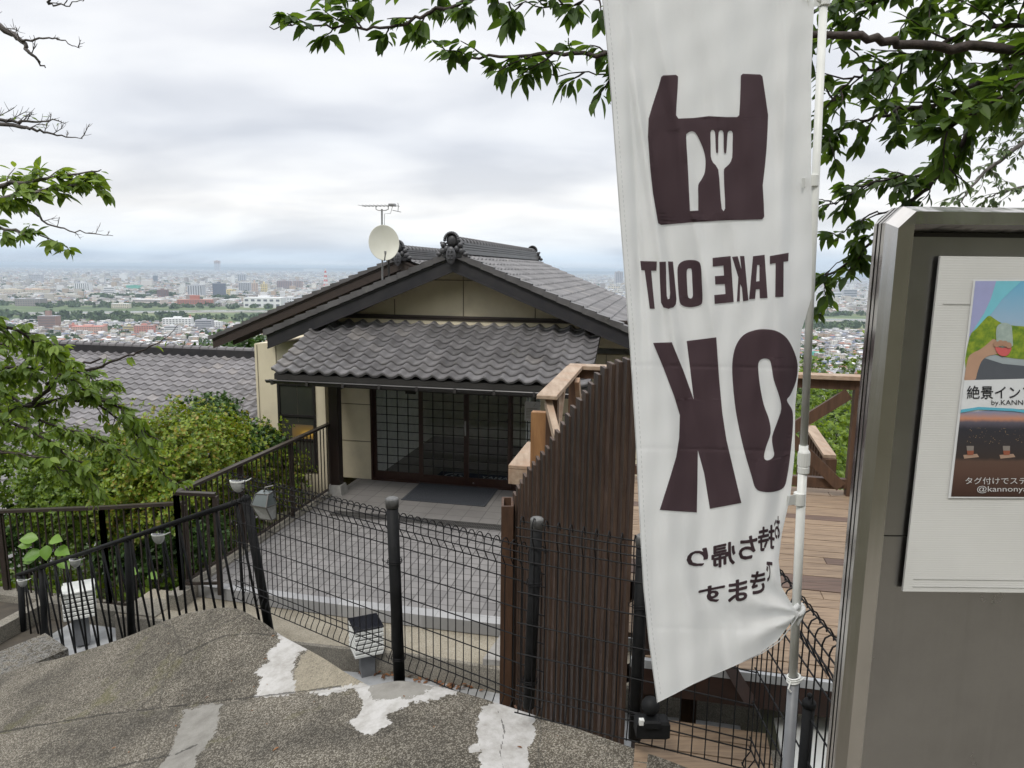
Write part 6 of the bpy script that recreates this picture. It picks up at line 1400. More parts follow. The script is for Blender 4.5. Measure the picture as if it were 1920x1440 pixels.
bs = [
 B([(2300, 150, 2.6), (1920, 95, 2.7), (1740, 88, 2.7), (1640, 74, 2.65), (1540, 66, 2.65), (1300, 82, 2.7), (1140, 97, 2.8), (1010, 104, 2.85), (900, 106, 2.9), (820, 112, 2.95)], 0.0203, 0.003, start=0.45, dens=1.15, leafy=1.0, spread=0.62),
 B([(1500, 72, 2.65), (1350, 125, 2.75), (1200, 138, 2.85), (1080, 135, 2.9), (990, 150, 2.95)], 0.0045, 0.002, dens=1.1, spread=0.55, start=0.2),
 B([(2100, -250, 2.5), (1600, -210, 2.6), (1200, -110, 2.75), (1000, -55, 2.85), (870, 2, 2.95), (800, 27, 3.0), (730, 52, 3.0), (640, 50, 3.05), (560, 47, 3.1), (505, 50, 3.1)], 0.0135, 0.002, start=0.58, dens=1.35, spread=0.52),
 B([(1400, -160, 2.6), (1250, -60, 2.7), (1120, -5, 2.8), (1030, 12, 2.85), (950, 5, 2.9)], 0.0054, 0.002, dens=1.3, spread=0.45, start=0.3),
 B([(900, -60, 2.95), (820, -30, 3.0), (720, -10, 3.05), (620, 5, 3.1)], 0.0036, 0.002, dens=1.2, spread=0.5, leafy=0.9),
 B([(2150, 60, 3.0), (1990, 105, 3.0), (1860, 140, 3.1), (1760, 190, 3.1), (1690, 205, 3.1), (1620, 228, 3.1), (1545, 250, 3.1)], 0.0144, 0.004, dens=3.0, spread=0.75, start=0.15),
 B([(2150, 60, 3.2), (1990, 30, 3.2), (1860, 160, 3.3), (1805, 265, 3.35), (1760, 325, 3.4), (1700, 390, 3.4), (1620, 470, 3.45), (1530, 530, 3.5)], 0.0153, 0.005, dens=2.0, spread=0.60, start=0.22),
 B([(1760, 325, 3.4), (1690, 330, 3.4), (1620, 350, 3.4), (1550, 390, 3.45)], 0.0054, 0.003, dens=2.4, spread=0.55),
 B([(1700, 390, 3.4), (1650, 400, 3.4), (1600, 420, 3.4), (1555, 460, 3.4)], 0.0045, 0.003, dens=1.3, spread=0.5),
 B([(2300, -120, 2.7), (1950, -60, 2.8), (1780, -20, 2.9), (1650, 0, 2.9), (1540, 20, 2.9), (1480, 40, 2.9)], 0.0135, 0.003, dens=3.4, spread=0.85, start=0.1),
 B([(2150, 0, 2.6), (1950, 40, 2.7), (1820, 60, 2.8), (1700, 110, 2.85), (1600, 150, 2.9), (1560, 190, 2.9)], 0.0117, 0.003, dens=3.0, spread=0.8, start=0.1),
 B([(2150, 100, 2.5), (2000, 120, 2.5), (1900, 170, 2.55), (1820, 215, 2.6), (1760, 240, 2.6)], 0.0090, 0.003, dens=3.0, spread=0.6, start=0.1, ls=1.15),
 B([(1620, 470, 3.45), (1560, 500, 3.5), (1545, 560, 3.55), (1540, 600, 3.55)], 0.0027, 0.002, dens=0.8, spread=0.35),
]
branch_tree('cherry_tree', 'large dark leaved cherry tree reaching over the banner and notice board', TR, bs, M['leafcherry'], M['bark'], 11, leaf=0.076, per=14)
TB = [(Vector((9.2, 8.0, -1.0)), 0.2), (Vector((9.0, 8.0, 3.0)), 0.16), (Vector((8.6, 8.0, 6.2)), 0.09)]
bs = [B([(2420, 120, 8), (2150, 160, 8), (2000, 210, 7.8), (1900, 280, 7.6), (1830, 340, 7.5), (1800, 380, 7.5)], 0.05, 0.005, dens=2.0, spread=1.4, start=0.3),
      B([(2150, 160, 8), (2000, 150, 7.9), (1920, 190, 7.7), (1870, 240, 7.6)], 0.03, 0.005, dens=2.0, spread=1.3, start=0.2),
      B([(2100, 350, 8), (2000, 340, 7.9), (1920, 350, 7.7), (1850, 370, 7.6)], 0.03, 0.005, dens=2.2, spread=1.3, start=0.1)]
branch_tree('cherry_tree', 'paler small leaved tree above the right end of the notice board', TB, bs, M['leafgrey'], M['greybark'], 12, leaf=0.085, per=10, tw_every=0.14)
TL = [(Vector((-5.6, 4.6, -0.2)), 0.18), (Vector((-5.5, 4.6, 2.0)), 0.16), (Vector((-5.3, 4.6, 4.2)), 0.13), (Vector((-5.2, 4.7, 5.6)), 0.09), (Vector((-5.0, 4.8, 6.6)), 0.05)]
bs = [B([(-420, -60, 4.6), (-120, 5, 4.7), (0, 52, 4.8), (40, 78, 4.8), (60, 105, 4.8), (85, 127, 4.85)], 0.03, 0.004, start=0.45, dens=0.9, leafy=0, fork=5, tk=1.0, spread=0.75, lift=0.5),
      B([(40, 78, 4.8), (80, 72, 4.8), (115, 77, 4.9), (150, 90, 4.9)], 0.008, 0.002, dens=0.7, leafy=0, fork=3, spread=0.4, lift=0.5),
      B([(-300, -120, 4.6), (60, -20, 4.7), (90, 5, 4.8), (125, 11, 4.8), (158, -4, 4.8)], 0.01, 0.002, start=0.8, dens=0.8, leafy=0, fork=2, spread=0.4, lift=0.6),
      B([(-420, 180, 4.8), (-100, 215, 5), (0, 225, 5.2), (60, 229, 5.2), (110, 225, 5.3)], 0.022, 0.003, start=0.5, dens=1.5, leafy=0.12, fork=5, spread=0.6, lift=0.5, ls=0.5),
      B([(-300, 215, 5), (0, 233, 5.2), (60, 243, 5.2), (105, 252, 5.3), (155, 260, 5.4)], 0.018, 0.002, start=0.5, dens=1.5, leafy=0.08, fork=5, spread=0.55, lift=0.7, ls=0.5),
      B([(-420, 300, 4.4), (-100, 360, 4.4), (0, 348, 4.4), (60, 340, 4.4), (120, 330, 4.4), (190, 318, 4.45)], 0.022, 0.003, start=0.4, dens=2.7, spread=0.42, leafy=1.3),
      B([(-420, 360, 4.3), (-60, 375, 4.3), (40, 365, 4.3), (110, 352, 4.35), (190, 350, 4.4)], 0.018, 0.003, start=0.4, dens=2.7, spread=0.42, leafy=1.3),
      B([(-300, 400, 4.3), (-60, 420, 4.3), (20, 432, 4.3), (70, 440, 4.35), (125, 462, 4.4)], 0.014, 0.002, start=0.45, dens=2.2, spread=0.36, leafy=1.1),
      B([(-300, 380, 5.2), (20, 385, 5.2), (90, 420, 5.3), (150, 435, 5.4), (212, 442, 5.5)], 0.012, 0.002, start=0.4, dens=1.3, leafy=0, fork=3, spread=0.45, lift=0.8, tk=0.8)]
branch_tree('cherry_tree', 'half bare cherry tree reaching in from the left edge above the city', TL, bs, M['leafpale'], M['greybark'], 13, leaf=0.085, per=9, tw_every=0.12)
TL2 = [(Vector((-5.9, 5.2, -0.8)), 0.14), (Vector((-5.8, 5.3, 1.2)), 0.12), (Vector((-5.6, 5.4, 2.6)), 0.09), (Vector((-5.2, 5.4, 3.5)), 0.05)]
bs = [B([(-420, 640, 4.9), (-100, 600, 4.8), (0, 610, 4.7), (60, 635, 4.7), (120, 680, 4.7)], 0.02, 0.003, start=0.35, dens=3.6, spread=0.6, leafy=1.5),
      B([(-420, 680, 5.2), (-60, 690, 5.1), (40, 690, 5.1), (110, 700, 5.1), (160, 735, 5.1)], 0.02, 0.003, start=0.35, dens=4.0, spread=0.7, leafy=1.4),
      B([(-420, 700, 5.4), (-60, 770, 5.2), (60, 760, 5.2), (160, 740, 5.2), (240, 775, 5.2), (285, 820, 5.25)], 0.022, 0.002, start=0.35, dens=3.2, spread=0.65, leafy=1.1),
      B([(60, 755, 5.2), (125, 702, 5.2), (180, 690, 5.2), (240, 668, 5.2), (300, 640, 5.25), (335, 610, 5.3)], 0.016, 0.0015, start=0.2, dens=0.6, spread=0.4, leafy=0.25, fork=2, tk=0.8),
      B([(90, 720, 5.2), (140, 690, 5.2), (190, 672, 5.2)], 0.014, 0.006, dens=0.3, spread=0.2, leafy=0.1),
      B([(-420, 760, 5.0), (-60, 790, 4.9), (40, 800, 4.9), (110, 840, 4.9), (160, 880, 4.95), (185, 930, 5.0)], 0.016, 0.002, start=0.35, dens=3.2, spread=0.62, leafy=1.0),
      B([(-60, 830, 4.8), (20, 850, 4.8), (80, 860, 4.8), (140, 900, 4.9)], 0.010, 0.002, dens=2.6, spread=0.5, leafy=0.9),
      B([(120, 745, 5.2), (200, 770, 5.3), (270, 830, 5.3), (300, 880, 5.4), (330, 910, 5.4)], 0.010, 0.002, dens=2.2, spread=0.6, leafy=0.9),
      B([(-420, 560, 5.6), (-100, 620, 5.6), (20, 650, 5.6), (90, 655, 5.6), (150, 700, 5.6), (200, 720, 5.6)], 0.016, 0.002, start=0.3, dens=3.4, spread=0.7, leafy=1.4),
      B([(-300, 720, 6.0), (-40, 720, 6.0), (80, 790, 6.0), (180, 820, 6.0), (260, 870, 6.0)], 0.016, 0.002, start=0.25, dens=3.4, spread=0.8, leafy=1.4)]
branch_tree('cherry_tree', 'pale green drooping cherry boughs before the low tiled roof', TL2, bs, M['leafpale'], M['bark'], 14, leaf=0.078, per=10, tw_every=0.10, droop=0.75)

def shrub(name, label, c, R, n, lm, leaf, seed, group, stems=7, rz=None, cat='shrub', clump=0.48, trunk_h=None):
    rs_ = np.random.RandomState(seed); c = np.array(c, float); rz = rz or R
    t = thing(name, (c[0], c[1], c[2]-rz*1.1), label, cat, group)
    # shoots: short twigs ending in whorls of leaves, over an uneven mound
    ns = n//7
    a = rs_.rand(ns)*2*math.pi; ph = np.arccos(1-1.55*rs_.rand(ns)); k = rs_.rand(9)*6
    lump = 1 + clump*(np.sin(a*3+k[0])*np.sin(ph*4+k[1])*0.5 + np.sin(a*7+k[2]+ph*3)*0.3 + np.sin(a*13+k[3])*np.sin(ph*11+k[4])*0.3)
    rr = lump*(0.50+0.50*rs_.rand(ns)**0.5) * (1 + 0.22*(rs_.rand(ns) > 0.93))
    base = np.stack([R*rr*np.sin(ph)*np.cos(a), R*rr*np.sin(ph)*np.sin(a), rz*rr*np.cos(ph)], 1) + c
    nd = (base-c); nd /= np.linalg.norm(nd, axis=1, keepdims=True)+1e-9; nd[:, 2] += 0.5; nd += rs_.randn(ns, 3)*0.25; nd /= np.linalg.norm(nd, axis=1, keepdims=True)
    C = np.repeat(base, 7, 0); Dn = np.repeat(nd, 7, 0); m = len(C)
    rnd = rs_.randn(m, 3); rnd -= Dn*(rnd*Dn).sum(1, keepdims=True); rnd /= np.linalg.norm(rnd, axis=1, keepdims=True)
    D = rnd*0.85 + Dn*0.55; C = C - Dn*(rs_.rand(m, 1)*leaf*0.8)
    leaf_cards('foliage', C, D, Dn+rs_.randn(m, 3)*0.2, leaf*(0.4+1.0*rs_.rand(m)), lm, t, shape='s', wid=1.25, seed=seed)
    mb = MB()
    for i in range(stems):
        a_ = rs_.rand()*6.28; p0 = Vector((c[0]+0.1*math.cos(a_), c[1]+0.1*math.sin(a_), c[2]-rz*1.1 - (trunk_h or 0)))
        p2 = Vector((c[0]+R*0.6*math.cos(a_), c[1]+R*0.6*math.sin(a_), c[2]+rz*rs_.uniform(0.0, 0.6))); p1 = p0.lerp(p2, 0.5)+Vector((0, 0, rz*0.15))
        mb.tube([p0, p1, p2], [0.022 if not trunk_h else 0.07, 0.014 if not trunk_h else 0.045, 0.006], 5)
    mb.build('stems' if not trunk_h else 'trunk', M['bark'], t)
    return t
AZ = [(438, 875, 10.2, .9), (352, 850, 9.6, .85), (276, 878, 9.0, .85), (200, 905, 8.6, .75), (120, 930, 8.4, .7), (330, 920, 8.5, .7), (420, 935, 8.6, .6), (250, 960, 8.1, .55), (500, 905, 11.0, .7), (160, 985, 8.0, .5)]
nm = ['yellow green azalea bush %s' % s for s in ('just left of the courtyard railing middle', 'directly below the low tiled roof', 'in the middle of the hillside planting', 'behind the drooping cherry twigs', 'at the left behind the path railing', 'behind the railing corner', 'pressed against the courtyard railing near its corner', 'low behind the sloping path railing', 'next to the wing window', 'low down at the left above the broad lime leaves')]
def clear_of(x, y, Y, r_):
    for _ in range(60):
        L = toL(atY(x, y, Y))
        if (L.x + r_*1.12 < -5.72 or L.x > 0) and L.y - r_*1.12 > 7.62: break
        Y += 0.12
    return Y
for i, ((x, y, Y, r_), lb) in enumerate(zip(AZ, nm)):
    Y = clear_of(x, y, Y, r_); shrub('azalea_bush', lb, atY(x, y, Y), r_, 11000, M['leafazalea'] if i not in (3, 4, 9) else M['leafmid'], 0.052, 40+i, 'azalea bushes on the slope', rz=r_*0.85)
DS = [((398, 790, 12.0), .52, 'small dark glossy shrub standing above the azaleas near the wing'), ((478, 845, 11.6), .50, 'dark shrub below the wing window at the house corner'), ((30, 900, 8.6), .95, 'deep green shrub at the far left behind the path railing'), ((60, 1010, 7.9), .6, 'dark low shrub at the left edge behind the railing bars'), ((370, 1010, 8.1), .42, 'dark low shrub between the two brown railings'), ((250, 1040, 7.9), .45, 'dark low shrub behind the middle of the path railing'), ((-60, 800, 9.5), 1.2, 'tall deep green shrub at the left picture edge')]
for i, ((x, y, Y), r_, lb) in enumerate(DS):
    Y = clear_of(x, y, Y, r_); shrub('green_shrub', lb, atY(x, y, Y), r_, 7000, M['leafdark'] if i not in (2, 6) else M['leafmid'], 0.062, 60+i, 'dark green shrubs on the slope', rz=r_*0.9)
# bits of leaf and twig lying on the sloping concrete
C = []; rs_ = np.random.RandomState(77)
bpy.context.view_layer.update()
slabs = [o for o in bpy.data.objects if o.name in ('stair_parapet_ground', 'upper_parapet_ground')]
for _ in range(150):
    x, y = rs_.uniform(-4.2, 1.2), rs_.uniform(2.0, 5.4); best = None
    for o in slabs:
        ok, loc_, nn, ii = o.ray_cast(Vector((x, y, 6)), Vector((0, 0, -1)))
        if ok and nn.z > 0.7 and (best is None or loc_.z > best): best = loc_.z
    if best is not None: C.append((x, y, best+0.004))
D = rs_.randn(len(C), 3); D[:, 2] *= 0.15
tag(leaf_cards('fallen_leaf_bits', C, D, np.array([0, 0, 1.0])+rs_.randn(len(C), 3)*.15, 0.012+0.03*rs_.rand(len(C))**2, M['deadleaf'], wid=0.8, seed=6), 'small dry leaf bits scattered over the sloping concrete', 'leaf litter', kind='stuff')
# hillside ground cover between the shrubs
C = []; rs_ = np.random.RandomState(9)
for _ in range(9000):
    u, v = rs_.uniform(-11, -5.8), rs_.uniform(7.6, 15.5); P = HL((u, v, 0)); C.append((P.x, P.y, terrain(P.x, P.y)+rs_.uniform(0, 0.45)))
D = rs_.randn(len(C), 3); tag(leaf_cards('ground_cover', C, D, rs_.randn(len(C), 3)*.5+np.array([0, 0, 1]), 0.09+0.05*rs_.rand(len(C)), M['leafmid'], shape='s', wid=1.4, seed=5), 'low green undergrowth covering the slope between the bushes', 'undergrowth', kind='stuff')
# broad leaved lime plant behind the railing
bp_ = thing('broad_leaf_plant', tuple(atY(88, 1060, 7.9)), 'young plant with broad lime green leaves behind the path railing', 'plant')
C, D, Nn, Sz = [], [], [], []; mb = MB()
for x, y, dx, dy, s_ in ((72, 1010, -1, .1, .22), (95, 1012, .8, .15, .2), (80, 1035, -.6, -.3, .24), (105, 1030, .9, -.2, .22), (88, 1022, .1, -.8, .2), (70, 1045, -.9, -.5, .18), (112, 1048, .6, -.6, .2), (60, 1022, -.8, .1, .16), (280, 1075, .5, -.2, .16), (262, 1070, -.6, -.1, .16)):
    p = atY(x, y, 7.75); C.append(p); D.append((dx, -0.3, dy*0.6)); Nn.append((0.1, -0.7, 0.8)); Sz.append(s_*0.9); mb.tube([p, p+Vector((-.03, .05, -.35))], 0.004, 4)
leaf_cards('leaves', C, D, Nn, Sz, M['lime'], bp_, wid=1.7); mb.build('stems', M['leafdark'], bp_)
# trees down the slope: behind the low roof, and right of the deck
for i, (x, y, Y, r_, lb, lm) in enumerate(((452, 700, 27, 1.7, 'dark green tree top between the low roof and the big eave', M['leafdark']), (1540, 850, 13, 1.6, 'bright green leafy crown right below the deck railing', M['leafpale']), (1500, 905, 10.5, 1.1, 'bright green bush seen through the deck railing braces', M['leafpale']),
                                          (1600, 815, 22, 2.6, 'greyish green tree down the slope beyond the deck', M['leafgrey']), (1490, 800, 26, 2.8, 'dull green tree farthest down the slope behind the banner', M['leafmid']), (1720, 800, 24, 3.0, 'green slope tree hidden mostly by the notice board', M['leafmid']), (1380, 830, 24, 2.8, 'green slope tree mostly behind the banner cloth', M['leafmid']))):
    P = atY(x, y, Y); shrub('slope_tree', lb, P, r_, 9000 if Y > 12 else 6000, lm, 0.07*max(1, Y/11), 80+i, 'trees on the slope below', rz=r_*0.9, cat='tree', stems=4, trunk_h=max(0.3, P.z-r_*0.9-terrain(P.x, P.y)))
# wooded hill rising behind the viewer (it is what the steel mirrors)
C = []; rs_ = np.random.RandomState(19)
cen = [(rs_.uniform(-34, 34), rs_.uniform(-34, -11), rs_.uniform(1.6, 3.2)) for _ in range(30)]
for x, y, r_ in cen:
    a = rs_.randn(420, 3); a /= np.linalg.norm(a, axis=1, keepdims=True); a *= r_*(0.7+0.3*rs_.rand(420, 1)); a[:, 2] *= 1.2; C.append(a + np.array([x, y, terrain(x, y)+3.2+r_*0.5]))
C = np.concatenate(C); D = rs_.randn(len(C), 3); tag(leaf_cards('hill_wood', C, D, rs_.randn(len(C), 3), 0.5+0.3*rs_.rand(len(C)), M['leafmid'], shape='s', wid=1.6, seed=15), 'dense green wood on the hill rising behind the viewpoint', 'woodland', kind='stuff')

# ---------------------------------------------------------------- the city on the plain
CR_ = random.Random(21)
def citymat(name, cols, rough=0.8, bands=True):
    m = bpy.data.materials.new(name); m.use_nodes = True; nt = m.node_tree; b = nt.nodes['Principled BSDF']; b.inputs['Roughness'].default_value = rough
    at = N(nt, 'ShaderNodeAttribute', attribute_name='rnd'); k = len(cols)
    c = ramp(nt, at.outputs['Fac'], [(i/k, q) for i, q in enumerate(cols)], 'CONSTANT')
    if bands:
        ge = N(nt, 'ShaderNodeNewGeometry'); sp_ = N(nt, 'ShaderNodeSeparateXYZ'); Lk(nt, ge.outputs['Position'], sp_.inputs[0])
        fz = math_(nt, 'FRACT', math_(nt, 'MULTIPLY', math_(nt, 'SUBTRACT', sp_.outputs[2], PLAIN+0.9), 1/3.1))
        fx = math_(nt, 'FRACT', math_(nt, 'MULTIPLY', math_(nt, 'ADD', sp_.outputs[0], sp_.outputs[1]), 1/3.7))
        win = math_(nt, 'MULTIPLY', math_(nt, 'LESS_THAN', fz, 0.45), math_(nt, 'LESS_THAN', fx, 0.6))
        c = mixc(nt, math_(nt, 'MULTIPLY', win, 0.75), c, (0.08, 0.09, 0.10))
    Lk(nt, c, b.inputs['Base Color']); return m
WALLC = [(0.74, 0.74, 0.72), (0.80, 0.80, 0.79), (0.55, 0.52, 0.45), (0.50, 0.40, 0.30), (0.60, 0.57, 0.50), (0.42, 0.40, 0.38), (0.70, 0.68, 0.62), (0.33, 0.28, 0.25)]
ROOFC = [(0.12, 0.12, 0.135), (0.20, 0.20, 0.22), (0.16, 0.15, 0.155), (0.50, 0.50, 0.51), (0.30, 0.24, 0.21), (0.34, 0.35, 0.38), (0.70, 0.70, 0.70), (0.13, 0.16, 0.24), (0.36, 0.17, 0.12), (0.22, 0.22, 0.23)]
M['citywall'] = citymat('city_walls', WALLC); M['cityroof'] = citymat('city_roofs', ROOFC, bands=False)
HV, HF, HM, HR = [], [], [], []
def bld(V, F, Mi, Rn, x, y, w, d, h, a, roof, rng, z0=PLAIN):
    c, s = math.cos(a), math.sin(a); b = len(V); X = lambda p, q, z: (x+p*c-q*s, y+p*s+q*c, z0+z)
    hw, hd = w/2, d/2; r1, r2 = rng.random(), rng.random()
    V += [X(-hw,-hd,-1.5), X(hw,-hd,-1.5), X(hw,hd,-1.5), X(-hw,hd,-1.5), X(-hw,-hd,h), X(hw,-hd,h), X(hw,hd,h), X(-hw,hd,h)]
    F += [(b,b+1,b+5,b+4),(b+1,b+2,b+6,b+5),(b+2,b+3,b+7,b+6),(b+3,b,b+4,b+7)]; Mi += [0]*4; Rn += [r1]*4
    if roof == 'flat': F.append((b+4,b+5,b+6,b+7)); Mi.append(1); Rn.append(0.65 if r2 < 0.5 else r2)
    else:
        e = 0.5; rh = hd*0.42; g = hd*0.7 if roof == 'hip' else -e*0.2
        V += [X(-hw-e,-hd-e,h-0.2), X(hw+e,-hd-e,h-0.2), X(hw+e,hd+e,h-0.2), X(-hw-e,hd+e,h-0.2), X(-hw+g,0,h+rh), X(hw-g,0,h+rh)]
        q = b+8; F += [(q,q+1,q+5,q+4),(q+2,q+3,q+4,q+5),(q+1,q+2,q+5),(q+3,q,q+4)]; Mi += [1]*4; Rn += [r2]*4
def mesh_from(name, V, F, Mi, Rn, base=None):
    mb = MB(); mb.v, mb.f, mb.m = V, F, Mi
    o = mb.build(name, [M['citywall'], M['cityroof']], base=base); a = o.data.attributes.new('rnd', 'FLOAT', 'FACE'); a.data.foreach_set('value', Rn); return o
# landmarks: (px x centre, px y base, px width, px height, colours, name, label)
def cm(c): 
    k = 'city_%02d_%02d_%02d' % tuple(int(q*99) for q in c)
    return bpy.data.materials.get(k) or mat(k, c, tuple(q*0.93 for q in c), 0.05, rough=0.8, coord='Object')
winm = mat('far_window_dark', (0.09, 0.10, 0.12), (0.13, 0.14, 0.16), 0.1, rough=0.3)
taken = []
def landmark(xc, yb, wp, hp, wall, roofc, name, label, cat='building', nwx=8, nwz=6, depth=0.5, a=0.15, style='grid', top=None, group=None):
    P = atZ(xc, yb, PLAIN); k = (P-CAM).dot(FW)/FPX; w_, h_ = wp*k, hp*k; d_ = w_*depth
    taken.append((P.x, P.y+d_/2, max(w_, d_)*0.62))
    t = thing(name, (P.x, P.y, PLAIN), label, cat, group)
    q = Matrix.Rotation(a, 3, 'Z'); X = lambda p: Vector((P.x, P.y, PLAIN)) + q @ Vector(p)
    mb = MB(X); mb.box((-w_/2, 0, -1), (w_/2, d_, h_)); mb.build('wall', cm(wall), t)
    mb = MB(X); mb.box((-w_/2-k*.2, -k*.2, h_+0.01), (w_/2+k*.2, d_+k*.2, h_+k*0.8)); 
    rf = mb.build('roof', cm(roofc), t)
    mb = MB(X); mb.box((-w_*0.15, d_*0.3, h_+k*0.8), (w_*0.12, d_*0.7, h_+k*(0.8+(top or 2.5)))); mb.build('roof_house', cm(wall), rf)
    mb = MB(X); e = k*0.12
    if style == 'grid':
        for i in range(nwx):
            for j in range(nwz):
                x0 = -w_/2 + w_*(i+0.22)/nwx; z0 = h_*(j+0.3)/nwz; mb.add([(x0, -e, z0), (x0+w_*0.56/nwx, -e, z0), (x0+w_*0.56/nwx, -e, z0+h_*0.45/nwz), (x0, -e, z0+h_*0.45/nwz)], [(0,1,2,3)])
        for j in range(nwz): z0 = h_*(j+0.3)/nwz; mb.add([(-w_/2-e, d_*.15, z0), (-w_/2-e, d_*.85, z0), (-w_/2-e, d_*.85, z0+h_*.4/nwz), (-w_/2-e, d_*.15, z0+h_*.4/nwz)], [(3,2,1,0)])
    elif style == 'bands':
        for j in range(nwz): z0 = h_*(j+0.25)/nwz; mb.box((-w_*0.48, -e, z0), (w_*0.48, -e*.2, z0+h_*0.45/nwz))
    elif style == 'vert':
        for i in range(nwx): x0 = -w_/2 + w_*(i+0.3)/nwx; mb.box((x0, -e, h_*.05), (x0+w_*0.4/nwx, -e*.2, h_*.95))
    mb.build('window', winm, t)
    return t
Wt, Cr, Br, Gy, Dk, Pk, Yl = (0.74, 0.75, 0.75), (0.68, 0.62, 0.50), (0.30, 0.20, 0.17), (0.42, 0.43, 0.46), (0.13, 0.15, 0.20), (0.55, 0.24, 0.20), (0.66, 0.55, 0.28)
